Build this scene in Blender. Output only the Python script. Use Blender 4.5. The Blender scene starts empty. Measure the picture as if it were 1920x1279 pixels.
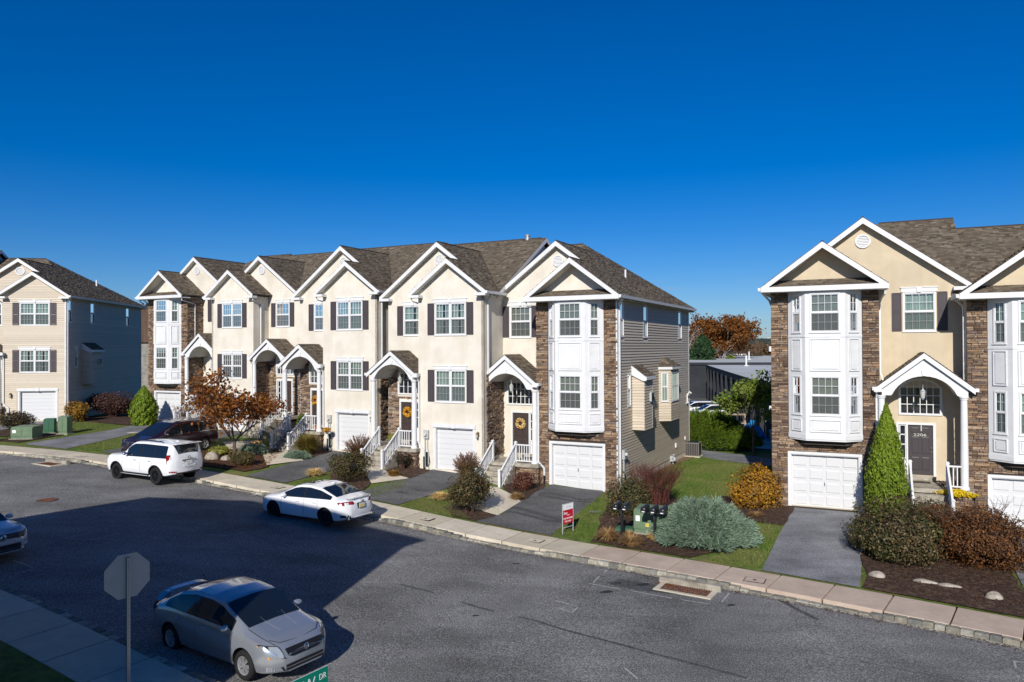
import bpy, bmesh, math, random
import numpy as np
from mathutils import Vector, Matrix
from mathutils.geometry import delaunay_2d_cdt
rnd = random.Random(7)
rng = np.random.default_rng(7)
sc = bpy.context.scene
COL = sc.collection
PI = math.pi
# ------------------------------------------------------------------ camera
cam_d = bpy.data.cameras.new('camera')
cam = bpy.data.objects.new('camera', cam_d); COL.objects.link(cam)
cam_d.sensor_width = 36.0; cam_d.lens = 1388.35 / 1920 * 36
cam_d.clip_start = 0.1; cam_d.clip_end = 9000
CAM = Vector((0, 0, 7.0))
cam.matrix_world = Matrix.Translation(CAM) @ Matrix.Rotation(PI/2 + 0.009, 4, 'X') @ Matrix.Rotation(-0.005, 4, 'Z')
sc.camera = cam
sc.render.resolution_x = 1024; sc.render.resolution_y = 682
# ------------------------------------------------------------------ sun and sky
SUN_AZ = math.radians(193.0)      # clockwise from +Y
SUN_EL = math.radians(29.0)
world = bpy.data.worlds.new('World'); sc.world = world; world.use_nodes = True
wn = world.node_tree; wn.nodes.clear()
sky = wn.nodes.new('ShaderNodeTexSky'); sky.sky_type = 'NISHITA'; sky.sun_disc = False
sky.sun_elevation = SUN_EL; sky.sun_rotation = SUN_AZ
sky.altitude = 100; sky.air_density = 1.0; sky.dust_density = 0.25; sky.ozone_density = 6.0
bgn = wn.nodes.new('ShaderNodeBackground'); bgn.inputs['Strength'].default_value = 0.052
hsv = wn.nodes.new('ShaderNodeHueSaturation'); hsv.inputs['Saturation'].default_value = 1.38
tnt = wn.nodes.new('ShaderNodeMix'); tnt.data_type = 'RGBA'; tnt.blend_type = 'MULTIPLY'; tnt.inputs[0].default_value = 1; tnt.inputs[7].default_value = (.88, 1.02, 1.33, 1)
won = wn.nodes.new('ShaderNodeOutputWorld')
wn.links.new(sky.outputs[0], hsv.inputs['Color']); wn.links.new(hsv.outputs[0], tnt.inputs[6]); 
# a few thin wisps low over the horizon
wtc = wn.nodes.new('ShaderNodeTexCoord'); wmp = wn.nodes.new('ShaderNodeMapping'); wmp.inputs['Scale'].default_value = (7, 7, 60); wmp.inputs['Location'].default_value = (.4, 1.1, .2)
wno = wn.nodes.new('ShaderNodeTexNoise'); wno.inputs['Scale'].default_value = 1.6; wno.inputs['Detail'].default_value = 5
wr = wn.nodes.new('ShaderNodeValToRGB'); wr.color_ramp.elements[0].position = .56; wr.color_ramp.elements[1].position = .74
wsp = wn.nodes.new('ShaderNodeSeparateXYZ'); wmr = wn.nodes.new('ShaderNodeValToRGB'); e_ = wmr.color_ramp.elements; e_[0].position = .012; e_[0].color = (0, 0, 0, 1); e_[1].position = .045; e_[1].color = (.5, .5, .5, 1); e3 = e_.new(.11); e3.color = (0, 0, 0, 1)
wmu = wn.nodes.new('ShaderNodeMath'); wmu.operation = 'MULTIPLY'; wcl = wn.nodes.new('ShaderNodeMix'); wcl.data_type = 'RGBA'; wcl.inputs[7].default_value = (5.2, 6.0, 7.6, 1)
wn.links.new(wtc.outputs['Generated'], wmp.inputs[0]); wn.links.new(wmp.outputs[0], wno.inputs['Vector']); wn.links.new(wno.outputs[0], wr.inputs[0])
wn.links.new(wtc.outputs['Generated'], wsp.inputs[0]); wn.links.new(wsp.outputs['Z'], wmr.inputs[0]); wn.links.new(wr.outputs[0], wmu.inputs[0]); wn.links.new(wmr.outputs[0], wmu.inputs[1])
wn.links.new(wmu.outputs[0], wcl.inputs[0]); wn.links.new(tnt.outputs[2], wcl.inputs[6]); wn.links.new(wcl.outputs[2], bgn.inputs['Color']); wn.links.new(bgn.outputs[0], won.inputs['Surface'])
sd = bpy.data.lights.new('sun', 'SUN'); sd.energy = 4.0; sd.angle = math.radians(0.5); sd.color = (1.0, 0.95, 0.87)
sun = bpy.data.objects.new('sun', sd); COL.objects.link(sun)
dirv = Vector((math.sin(SUN_AZ)*math.cos(SUN_EL), math.cos(SUN_AZ)*math.cos(SUN_EL), math.sin(SUN_EL)))
sun.rotation_euler = dirv.to_track_quat('Z', 'Y').to_euler(); sun.location = dirv*60
sc.view_settings.view_transform = 'Standard'; sc.view_settings.look = 'None'
sc.view_settings.exposure = 0.36; sc.view_settings.gamma = 1.0; sc.view_settings.use_curve_mapping = False
# ------------------------------------------------------------------ materials
MATS = {}
def N(nt, t, **kw):
    n = nt.nodes.new(t)
    for k, v in kw.items():
        if k in n.inputs: n.inputs[k].default_value = v
        else: setattr(n, k, v)
    return n
def base(name):
    m = bpy.data.materials.new(name); m.use_nodes = True
    nt = m.node_tree; b = nt.nodes['Principled BSDF']
    MATS[name] = m
    return m, nt, b
def flat(name, col, rough=.6, spec=.3, metal=0., coat=0.):
    m, nt, b = base(name)
    b.inputs['Base Color'].default_value = (*col, 1); b.inputs['Roughness'].default_value = rough
    b.inputs['Specular IOR Level'].default_value = spec; b.inputs['Metallic'].default_value = metal
    b.inputs['Coat Weight'].default_value = coat; b.inputs['Coat Roughness'].default_value = .04
    return m
def ramp(nt, fac, stops):
    r = nt.nodes.new('ShaderNodeValToRGB'); e = r.color_ramp.elements
    while len(e) < len(stops): e.new(.5)
    for i, (p, c) in enumerate(stops):
        e[i].position = p; e[i].color = (*c, 1)
    nt.links.new(fac, r.inputs[0]); return r.outputs[0]
def noise(nt, scale, detail=4, rough=.55, coord='Object', stretch=None):
    tc = nt.nodes.new('ShaderNodeTexCoord'); out = tc.outputs[coord]
    if stretch:
        mp = nt.nodes.new('ShaderNodeMapping'); mp.inputs['Scale'].default_value = stretch
        nt.links.new(out, mp.inputs[0]); out = mp.outputs[0]
    n = N(nt, 'ShaderNodeTexNoise'); n.inputs['Scale'].default_value = scale
    n.inputs['Detail'].default_value = detail; n.inputs['Roughness'].default_value = rough
    nt.links.new(out, n.inputs['Vector']); return n.outputs[0]
def mixc(nt, fac, a, b, mode='MIX'):
    m = nt.nodes.new('ShaderNodeMix'); m.data_type = 'RGBA'; m.blend_type = mode
    for sock, v in ((m.inputs[0], fac), (m.inputs[6], a), (m.inputs[7], b)):
        if isinstance(v, (int, float)): sock.default_value = v
        elif isinstance(v, tuple): sock.default_value = (*v, 1)
        else: nt.links.new(v, sock)
    return m.outputs[2]
def bump(nt, b, h, s=.3, d=.02):
    bp = nt.nodes.new('ShaderNodeBump'); bp.inputs['Strength'].default_value = s; bp.inputs['Distance'].default_value = d
    nt.links.new(h, bp.inputs['Height']); nt.links.new(bp.outputs[0], b.inputs['Normal'])
def noisy(name, c1, c2, scale, rough=.8, bs=.3, bd=.02, c3=None, scale2=None, spec=.2, stretch=None, lo=.35, hi=.65, detail=5):
    m, nt, b = base(name)
    n = noise(nt, scale, detail, .6, stretch=stretch)
    col = ramp(nt, n, [(lo, c1), (hi, c2)])
    if c3:
        n2 = noise(nt, scale2, 3, .5)
        f = ramp(nt, n2, [(.45, (0, 0, 0)), (.7, (1, 1, 1))])
        col = mixc(nt, f, col, c3)
    nt.links.new(col, b.inputs['Base Color']); b.inputs['Roughness'].default_value = rough
    b.inputs['Specular IOR Level'].default_value = spec
    if bs: bump(nt, b, n, bs, bd)
    return m
def rand_fac(nt):
    g = nt.nodes.new('ShaderNodeNewGeometry'); o = nt.nodes.new('ShaderNodeObjectInfo')
    a = nt.nodes.new('ShaderNodeMath'); a.operation = 'ADD'
    nt.links.new(g.outputs['Random Per Island'], a.inputs[0]); nt.links.new(o.outputs['Random'], a.inputs[1])
    f = nt.nodes.new('ShaderNodeMath'); f.operation = 'FRACT'; nt.links.new(a.outputs[0], f.inputs[0])
    return f.outputs[0]
def varied(name, stops, rough=.8, nscale=20, nstr=.25, bs=.2, bd=.01, spec=.2, big=None, trans=0.):
    m, nt, b = base(name)
    col = ramp(nt, rand_fac(nt), stops)
    n = noise(nt, nscale, 4, .6)
    nn = ramp(nt, n, [(.3, (1-nstr,)*3), (.7, (1.0,)*3)])
    col = mixc(nt, 1.0, col, nn, 'MULTIPLY')
    if big:
        n2 = noise(nt, big[0], 3, .5); f = ramp(nt, n2, [(.4, (0,)*3), (.65, (big[2],)*3)])
        col = mixc(nt, f, col, big[1])
    nt.links.new(col, b.inputs['Base Color']); b.inputs['Roughness'].default_value = rough
    b.inputs['Specular IOR Level'].default_value = spec
    if bs: bump(nt, b, n, bs, bd)
    if trans:
        # leaves let some light through
        tr = nt.nodes.new('ShaderNodeBsdfTranslucent'); nt.links.new(col, tr.inputs['Color'])
        mx = nt.nodes.new('ShaderNodeMixShader'); mx.inputs[0].default_value = trans
        out = nt.nodes['Material Output']
        nt.links.new(b.outputs[0], mx.inputs[1]); nt.links.new(tr.outputs[0], mx.inputs[2]); nt.links.new(mx.outputs[0], out.inputs['Surface'])
    return m
M_stucco = noisy('cream_stucco', (.645, .60, .52), (.715, .67, .585), 1.3, .9, 0, 0, (.60, .55, .46), .8)
nt = M_stucco.node_tree; bump(nt, nt.nodes['Principled BSDF'], noise(nt, 60, 3), .35, .01)
def streaks(nt):
    b = nt.nodes['Principled BSDF']; src = b.inputs['Base Color'].links[0].from_socket
    f = ramp(nt, noise(nt, 1.6, 5, .7, stretch=(2.2, 2.2, .16)), [(.28, (.95, .94, .92)), (.6, (1, 1, 1))])
    nt.links.new(mixc(nt, 1., src, f, 'MULTIPLY'), b.inputs['Base Color'])
streaks(nt)
M_stucco2 = noisy('tan_stucco', (.53, .445, .315), (.60, .505, .365), 1.6, .9, 0, 0, (.52, .44, .32), .7)
nt = M_stucco2.node_tree; bump(nt, nt.nodes['Principled BSDF'], noise(nt, 60, 3), .35, .01)
streaks(nt)
M_stone = varied('ledge_stone', [(0, (.10, .065, .05)), (.2, (.22, .14, .09)), (.4, (.38, .25, .15)), (.55, (.16, .11, .085)), (.72, (.46, .33, .22)), (.86, (.26, .20, .16)), (1, (.14, .10, .08))], .85, 14, .45, .5, .02)
M_joint = flat('stone_joint', (.045, .035, .03), .95)
M_shingle = varied('weathered_shingle', [(0, (.08, .062, .045)), (.22, (.20, .165, .12)), (.45, (.13, .10, .072)), (.62, (.28, .235, .175)), (.8, (.10, .078, .056)), (1, (.23, .19, .14))], .92, 90, .35, .3, .004, .12, (.6, (.10, .085, .07), .35))
M_deck = flat('shingle_dark', (.05, .042, .034), .95)
M_white = noisy('white_trim', (.64, .645, .65), (.70, .705, .705), 2.0, .45, 0, 0, spec=.4)
M_soffit = flat('soffit_vinyl', (.60, .57, .50), .6)
M_siding = varied('beige_siding', [(0, (.49, .42, .325)), (1, (.57, .49, .385))], .55, 3, .06, 0, 0, .35)
M_shutter = flat('charcoal_shutter', (.062, .052, .058), .5)
M_conc = noisy('old_concrete', (.30, .27, .22), (.42, .385, .32), 6, .9, .2, .01, (.20, .18, .14), 2.5)
M_walk = varied('sidewalk_concrete', [(0, (.56, .49, .37)), (.5, (.63, .56, .43)), (1, (.67, .60, .475))], .9, 5, .14, .15, .004, .2, (1.3, (.36, .32, .26), .35))
M_pink = varied('pink_sidewalk_concrete', [(0, (.49, .385, .30)), (.5, (.55, .44, .35)), (1, (.52, .41, .325))], .9, 5, .14, .15, .004, .2, (1.1, (.33, .25, .20), .4))
M_kerb = varied('granite_kerb', [(0, (.26, .24, .19)), (.3, (.48, .45, .36)), (.5, (.13, .135, .13)), (.6, (.34, .31, .24)), (.8, (.20, .20, .18)), (1, (.55, .52, .43))], .85, 9, .5, .4, .02)
def asphalt(name, c, grain, patch, bri):
    m, nt, b = base(name)
    n1 = noise(nt, grain, 3, .75); n2 = noise(nt, patch, 5, .6); n3 = noise(nt, grain*.9, 1, .5)
    n4 = noise(nt, .9, 4, .65, stretch=(.35, 1.2, 1)); n5 = noise(nt, .16, 3, .5)
    g = ramp(nt, n1, [(.39, tuple(x*.40 for x in c)), (.52, c), (.64, tuple(x*bri for x in c))])
    s = ramp(nt, n2, [(.3, (.62,)*3), (.65, (1.1,)*3)])
    col = mixc(nt, 1., g, s, 'MULTIPLY')
    col = mixc(nt, 1., col, ramp(nt, n4, [(.35, (.84,)*3), (.65, (1.14,)*3)]), 'MULTIPLY')
    col = mixc(nt, 1., col, ramp(nt, n5, [(.35, (.88,)*3), (.65, (1.10,)*3)]), 'MULTIPLY')
    sp = ramp(nt, n3, [(.64, (0,)*3), (.70, (.6,)*3)])
    col = mixc(nt, sp, col, (.42, .42, .43))
    nt.links.new(col, b.inputs['Base Color']); b.inputs['Roughness'].default_value = .85; b.inputs['Specular IOR Level'].default_value = .25
    bump(nt, b, n1, .6, .01)
    return m
M_road = asphalt('road_asphalt', (.176, .173, .168), 30, .35, 2.1)
M_drive = asphalt('dark_driveway_asphalt', (.124, .122, .120), 36, .6, 1.6)
M_drive2 = asphalt('pale_driveway_asphalt', (.225, .230, .240), 38, .7, 1.45)
M_mulch = noisy('brown_mulch', (.022, .012, .008), (.085, .05, .034), 24, .95, .8, .04, (.12, .075, .05), 6, detail=6)
M_turf = noisy('turf_soil', (.055, .09, .015), (.13, .185, .035), 4, .95, .5, .02, (.19, .165, .06), .55)
M_blade = varied('grass_blade', [(0, (.07, .14, .02)), (.5, (.12, .21, .03)), (.8, (.17, .25, .05)), (1, (.30, .27, .10))], .7, 1.2, .3, 0, 0, .2, big=(.45, (.24, .215, .09), .55), trans=.25)
M_soil = noisy('bare_soil', (.13, .09, .055), (.26, .18, .11), 5, .95, .4, .03)
M_paint = noisy('chalk_white_paint', (.24, .24, .25), (.50, .50, .49), 14, .85, 0, 0)
M_oil = flat('oil_stain', (.02, .02, .022), .6)
M_glassdark = flat('tinted_car_glass', (.008, .012, .018), .03, .8)
def wglass():
    m, nt, b = base('window_glass')
    out = nt.nodes['Material Output']
    tr = nt.nodes.new('ShaderNodeBsdfTransparent'); tr.inputs[0].default_value = (.78, .84, .82, 1)
    gl = nt.nodes.new('ShaderNodeBsdfGlossy'); gl.inputs['Roughness'].default_value = .02; gl.inputs[0].default_value = (.9, .95, 1, 1)
    fr = nt.nodes.new('ShaderNodeFresnel'); fr.inputs[0].default_value = 1.55
    ad = nt.nodes.new('ShaderNodeMath'); ad.operation = 'ADD'; ad.inputs[1].default_value = .05
    nt.links.new(fr.outputs[0], ad.inputs[0])
    mx = nt.nodes.new('ShaderNodeMixShader'); nt.links.new(ad.outputs[0], mx.inputs[0]); nt.links.new(tr.outputs[0], mx.inputs[1]); nt.links.new(gl.outputs[0], mx.inputs[2])
    nt.links.new(mx.outputs[0], out.inputs['Surface']); return m
M_glass = wglass()
def scr():
    m, nt, b = base('insect_screen')
    out = nt.nodes['Material Output']
    tr = nt.nodes.new('ShaderNodeBsdfTransparent'); df = nt.nodes.new('ShaderNodeBsdfDiffuse'); df.inputs[0].default_value = (.09, .095, .10, 1)
    mx = nt.nodes.new('ShaderNodeMixShader'); mx.inputs[0].default_value = .40
    nt.links.new(tr.outputs[0], mx.inputs[1]); nt.links.new(df.outputs[0], mx.inputs[2]); nt.links.new(mx.outputs[0], out.inputs['Surface']); return m
M_screen = scr()
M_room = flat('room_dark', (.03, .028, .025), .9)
M_curtain = noisy('pale_curtain', (.24, .31, .28), (.42, .49, .44), 3, .9, 0, 0, stretch=(6, 6, .3))
M_blind = flat('window_blind', (.30, .30, .27), .7)
M_doorw = flat('white_garage_steel', (.61, .615, .62), .4, .4)
M_doorb = flat('brown_door', (.05, .036, .033), .45)
M_doorg = flat('charcoal_door', (.060, .052, .056), .4)
M_metal = flat('galvanised_metal', (.42, .43, .44), .45, .5, .6)
M_greymetal = flat('grey_enclosure', (.40, .42, .42), .5, .4)
M_black = flat('black_plastic', (.012, .012, .014), .45, .4)
M_bronze = flat('aged_brass', (.20, .14, .06), .45, .5, .5)
M_lampglass = flat('lamp_glass', (.55, .55, .50), .15, .6)
M_green = noisy('utility_green', (.105, .165, .095), (.145, .21, .125), 3, .55, 0, 0, spec=.35)
M_green2 = flat('deep_green_enclosure', (.04, .12, .07), .5)
M_red = flat('sign_red', (.48, .012, .03), .4)
M_whites = flat('sign_white', (.80, .80, .80), .4)
M_signback = noisy('sign_aluminium', (.42, .385, .36), (.48, .44, .41), 3, .55, 0, 0, spec=.4)
M_signgreen = flat('street_sign_green', (.0, .20, .13), .4)
M_rust = noisy('rusty_grate', (.09, .03, .015), (.22, .09, .045), 8, .8, .3, .01)
M_dark = flat('dark_void', (.008, .008, .008), .95)
M_rock = noisy('pale_boulder', (.22, .19, .155), (.42, .37, .31), 5, .9, .5, .03)
M_bark = noisy('bark', (.06, .045, .035), (.16, .12, .09), 8, .9, .5, .02, stretch=(3, 3, .6))
M_palebark = noisy('pale_bark', (.35, .31, .26), (.58, .53, .46), 2, .9, .3, .02)
M_twig = flat('brown_twig', (.09, .05, .035), .8)
M_redtwig = varied('red_twig', [(0, (.07, .022, .018)), (.5, (.13, .035, .028)), (.8, (.10, .05, .035)), (1, (.16, .08, .06))], .6, 5, .2, 0, 0)
def leaf(name, cols, trans=.3):
    st = [(i/(len(cols)-1), c) for i, c in enumerate(cols)]
    return varied(name, st, .6, .9, .25, 0, 0, .3, trans=trans)
L_rose = leaf('rose_leaf', [(.02, .03, .010), (.05, .065, .018), (.075, .085, .025), (.03, .035, .014), (.26, .19, .08), (.08, .06, .025)], .2)
L_roseb = leaf('bronze_rose_leaf', [(.035, .025, .010), (.085, .06, .025), (.15, .09, .04), (.06, .075, .025), (.30, .21, .10)], .2)
L_spirea = leaf('spirea_leaf', [(.05, .022, .010), (.12, .05, .018), (.19, .08, .025), (.07, .033, .015), (.36, .15, .035)], .25)
L_junip = leaf('blue_juniper_leaf', [(.14, .22, .14), (.24, .34, .23), (.34, .45, .33), (.08, .12, .08)], .15)
L_arbor = leaf('arborvitae_leaf', [(.13, .20, .010), (.20, .30, .018), (.27, .36, .03), (.07, .12, .008)], .25)
L_hedge = leaf('hedge_leaf', [(.08, .14, .010), (.15, .24, .02), (.21, .30, .03), (.05, .08, .008)], .2)
L_yellow = leaf('golden_leaf', [(.48, .22, .012), (.60, .32, .015), (.42, .16, .012), (.30, .15, .03), (.55, .34, .03)], .3)
L_olive = leaf('tan_autumn_leaf', [(.22, .13, .03), (.34, .20, .05), (.14, .10, .03), (.42, .24, .05)], .3)
L_maple = leaf('rusty_maple_leaf', [(.16, .035, .01), (.30, .07, .012), (.40, .13, .015), (.12, .03, .012), (.45, .18, .02)], .35)
L_purple = leaf('purple_brown_leaf', [(.05, .025, .025), (.09, .04, .035), (.12, .06, .04), (.04, .02, .02)], .2)
L_straw = leaf('straw_blade', [(.36, .22, .09), (.50, .32, .14), (.28, .14, .05), (.58, .42, .20)], .3)
L_fgrass = leaf('fountain_grass_blade', [(.30, .15, .03), (.42, .22, .05), (.22, .14, .03), (.16, .14, .03)], .3)
L_plume = leaf('grass_plume', [(.22, .14, .10), (.32, .20, .14), (.16, .09, .07)], .3)
L_ygreen = leaf('yellow_green_leaf', [(.34, .34, .06), (.46, .44, .09), (.24, .28, .05)], .4)
L_fall = leaf('fallen_leaf', [(.40, .28, .14), (.30, .14, .05), (.50, .38, .22), (.34, .12, .03)], .1)
L_mulchchip = leaf('mulch_chip', [(.03, .018, .012), (.07, .04, .026), (.13, .085, .06), (.20, .14, .10)], 0.01)
L_pine = leaf('pine_needles', [(.018, .05, .018), (.03, .075, .025), (.05, .10, .035)], .15)
L_orange = leaf('orange_tree_leaf', [(.20, .07, .012), (.30, .11, .018), (.14, .055, .015), (.36, .15, .03)], .3)
L_lime = leaf('lime_tree_leaf', [(.20, .26, .05), (.32, .36, .09), (.12, .18, .03)], .45)
L_dkbush = leaf('dark_shrub_leaf', [(.02, .018, .012), (.045, .035, .02), (.07, .045, .03)], .2)
L_flower = leaf('yellow_flower', [(.75, .55, .01), (.85, .62, .02)], .2)
L_wreath = leaf('wreath_petal', [(.75, .32, .02), (.80, .50, .05), (.65, .18, .01)], .1)
L_wreath2 = leaf('pale_wreath_petal', [(.75, .50, .10), (.80, .68, .35), (.55, .22, .03)], .1)
L_wood = leaf('distant_wood', [(.10, .055, .03), (.15, .08, .035), (.07, .055, .035), (.18, .11, .04)], .1)
# ------------------------------------------------------------------ helpers
def props(o, label=None, cat=None, group=None, kind=None):
    if label: o['label'] = label
    if cat: o['category'] = cat
    if group: o['group'] = group
    if kind: o['kind'] = kind
    return o
def thing(name, label, cat, loc=(0, 0, 0), rz=0, group=None):
    o = bpy.data.objects.new(name, None); COL.objects.link(o)
    o.location = loc; o.rotation_euler = (0, 0, rz); o.empty_display_size = .2
    return props(o, label, cat, group)
def link(name, me, parent=None, kind=None):
    o = bpy.data.objects.new(name, me); COL.objects.link(o)
    if parent is not None: o.parent = parent
    if kind: o['kind'] = kind
    return o
ID = lambda p: p
class MB:
    """collects polygons; xf maps local points"""
    def __init__(s, xf=ID, flip=False): s.v = []; s.f = []; s.xf = xf; s.flip = flip
    def face(s, pts):
        n = len(s.v); s.v.extend(s.xf(p) for p in pts); s.f.append(tuple(range(n, n+len(pts))))
    def add(s, vs, fs):
        n = len(s.v); s.v.extend(s.xf(p) for p in vs); s.f.extend(tuple(i+n for i in f) for f in fs)
    def box(s, x0, x1, y0, y1, z0, z1):
        s.add([(x0,y0,z0),(x1,y0,z0),(x1,y1,z0),(x0,y1,z0),(x0,y0,z1),(x1,y0,z1),(x1,y1,z1),(x0,y1,z1)],
              [(0,3,2,1),(4,5,6,7),(0,1,5,4),(1,2,6,5),(2,3,7,6),(3,0,4,7)])
    def prism(s, poly, y0, y1):
        """poly in (x,z), extruded along y"""
        n = len(poly)
        s.add([(x, y0, z) for x, z in poly]+[(x, y1, z) for x, z in poly],
              [tuple(range(n)), tuple(range(2*n-1, n-1, -1))]+[(i, n+i, n+(i+1) % n, (i+1) % n) for i in range(n)])
    def prismx(s, poly, x0, x1):
        """poly in (y,z), extruded along x"""
        n = len(poly)
        s.add([(x0, y, z) for y, z in poly]+[(x1, y, z) for y, z in poly],
              [tuple(range(n-1, -1, -1)), tuple(range(n, 2*n))]+[(i, (i+1) % n, n+(i+1) % n, n+i) for i in range(n)])
    def prismz(s, poly, z0, z1):
        n = len(poly)
        s.add([(x, y, z0) for x, y in poly]+[(x, y, z1) for x, y in poly],
              [tuple(range(n-1, -1, -1)), tuple(range(n, 2*n))]+[(i, (i+1) % n, n+(i+1) % n, n+i) for i in range(n)])
    def tube(s, path, r, n=8, cap=True):
        path = [Vector(p) for p in path]; rs = r if isinstance(r, (list, tuple)) else [r]*len(path)
        vs = []; prev = None
        for i, p in enumerate(path):
            d = (path[min(i+1, len(path)-1)]-path[max(i-1, 0)]); d = d.normalized() if d.length > 1e-9 else Vector((0, 0, 1))
            a = prev if prev is not None else (Vector((0, 0, 1)) if abs(d.z) < .9 else Vector((1, 0, 0)))
            u = d.cross(a)
            if u.length < 1e-6: u = d.cross(Vector((1, .3, 0)))
            u.normalize(); w = u.cross(d).normalized(); prev = w
            for k in range(n):
                t = 2*PI*(k+.5)/n
                q = p+(u*math.cos(t)+w*math.sin(t))*rs[i]; vs.append(tuple(q))
        fs = []
        for i in range(len(path)-1):
            for k in range(n): fs.append((i*n+k, i*n+(k+1) % n, (i+1)*n+(k+1) % n, (i+1)*n+k))
        if cap: fs.append(tuple(range(n-1, -1, -1))); fs.append(tuple(range((len(path)-1)*n, len(path)*n)))
        s.add(vs, fs)
    def lathe(s, prof, cx, cy, n=16, z0=0):
        vs = [(cx+r*math.cos(2*PI*k/n), cy+r*math.sin(2*PI*k/n), z0+z) for r, z in prof for k in range(n)]
        fs = [(i*n+k, i*n+(k+1) % n, (i+1)*n+(k+1) % n, (i+1)*n+k) for i in range(len(prof)-1) for k in range(n)]
        fs += [tuple(range(n-1, -1, -1)), tuple(range((len(prof)-1)*n, len(prof)*n))]
        s.add(vs, fs)
    def build(s, name, mat, parent=None, kind=None, smooth=False):
        me = bpy.data.meshes.new(name)
        f = [t[::-1] for t in s.f] if s.flip else s.f
        me.from_pydata([tuple(p) for p in s.v], [], f); me.materials.append(mat)
        if smooth: me.shade_smooth()
        return link(name, me, parent, kind)
def np_mesh(name, V, F, mat, parent=None, kind=None, smooth=False):
    """V (n,3), F (m,k) all the same k"""
    me = bpy.data.meshes.new(name); V = np.ascontiguousarray(V, dtype=np.float32); F = np.ascontiguousarray(F, dtype=np.int32)
    k = F.shape[1]
    me.vertices.add(len(V)); me.vertices.foreach_set('co', V.ravel())
    me.loops.add(F.size); me.loops.foreach_set('vertex_index', F.ravel())
    me.polygons.add(len(F)); me.polygons.foreach_set('loop_start', np.arange(len(F), dtype=np.int32)*k)
    me.polygons.foreach_set('loop_total', np.full(len(F), k, dtype=np.int32))
    me.update(calc_edges=True); me.materials.append(mat)
    if smooth: me.shade_smooth()
    return link(name, me, parent, kind)
# ------------------------------------------------------------------ terrain functions
CT, ST = math.cos(.46), math.sin(.46)
KS = [-60, -30, -10, 0, 5, 12, 18, 27, 38, 50, 60, 90]; KZ = [-.5, -.4, -.22, -.12, -.09, -.07, .42, .85, 1.2, 1.45, 1.6, 1.8]
TBs = [-60, -30, -10, -3, 0, 5, 10, 18, 28, 38, 46, 53, 60, 70, 85]; TBt = [16, 19, 21.7, 22.8, 23.4, 24.2, 24.8, 25.2, 25.8, 26.2, 25.3, 23.9, 22.0, 18, 10]
def st(X, Y): return -X*CT+Y*ST, X*ST+Y*CT
def xy(s, t): return -s*CT+t*ST, s*ST+t*CT
def zr(X, Y):
    s, t = st(X, Y); return sum(np.interp(s+d, KS, KZ) for d in (-3, -1.5, 0, 1.5, 3))/5
def tb(s): return sum(np.interp(s+d, TBs, TBt) for d in (-2, -1, 0, 1, 2))/5
def G(X, Y):
    s, t = st(X, Y); d = t-tb(s)
    return zr(X, Y)+.17+.03*min(max(d, 0), 8)-.065*min(max(t-50, 0), 40)
def drape(name, poly, mat, off=0., step=1.5, fn=G, kind='structure', parent=None, jitter=0.):
    pts = [Vector(p) for p in poly]
    P = []
    for i, a in enumerate(pts):     # densify the outline
        b = pts[(i+1) % len(pts)]; n = max(1, int((b-a).length/step))
        for k in range(n):
            q = a.lerp(b, k/n)
            if jitter and k: q = q+Vector((rnd.uniform(-1, 1), rnd.uniform(-1, 1)))*jitter
            P.append(q)
    nb = len(P)
    x0, x1 = min(p.x for p in P), max(p.x for p in P); y0, y1 = min(p.y for p in P), max(p.y for p in P)
    def inside(x, y):
        c = False; j = nb-1
        for i in range(nb):
            a, b = P[i], P[j]
            if (a.y > y) != (b.y > y) and x < (b.x-a.x)*(y-a.y)/(b.y-a.y)+a.x: c = not c
            j = i
        return c
    x = x0+step*.5
    inner = []
    while x < x1:
        y = y0+step*.5
        while y < y1:
            if inside(x, y): inner.append(Vector((x, y)))
            y += step
        x += step
    V, _, F, _, _, _ = delaunay_2d_cdt(P+inner, [], [list(range(nb))], 1, 1e-4)
    me = bpy.data.meshes.new(name)
    vs = [(v.x, v.y, fn(v.x, v.y)+off) for v in V]
    fs = []
    for f in F:
        a, b, c = [V[i] for i in f[:3]]
        fs.append(tuple(f) if (b-a).cross(c-a) > 0 else tuple(reversed(f)))
    me.from_pydata(vs, [], fs); me.materials.append(mat); me.shade_smooth()
    o = link(name, me, parent, kind); return o, inside, (x0, x1, y0, y1)
# ================================================================== SETTING
def sty(pts): return [xy(s, t) for s, t in pts]
ss = [-60+2.5*i for i in range(61)]
kf = lambda s: tb(s)-1.75
drape('road', sty([(-60, -30), (90, -30)]+[(s, kf(s)+.05) for s in reversed(ss)]), M_road, 0, 2.0, zr)
drape('lawn', sty([(s, tb(s)-.05) for s in ss]+[(90, 250), (-60, 250)]), M_turf, 0, 3.0, G)
# far land, one sheet to the horizon
m = MB()
rings = [140, 260, 500, 1000, 2000, 4500]
for i in range(len(rings)-1):
    for k in range(48):
        a0, a1 = 2*PI*k/48, 2*PI*(k+1)/48
        m.face([(r*math.sin(a), 40+r*math.cos(a), -3.0-(.6 if r > 900 else 0)) for r, a in ((rings[i], a0), (rings[i], a1), (rings[i+1], a1), (rings[i+1], a0))][::-1])
m.face([(140*math.sin(2*PI*k/48), 40+140*math.cos(2*PI*k/48), -3.0) for k in range(48)][::-1])
m.build('ground', noisy('far_land', (.07, .09, .035), (.13, .11, .06), .02, .95, 0, 0), None, 'structure')
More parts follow.
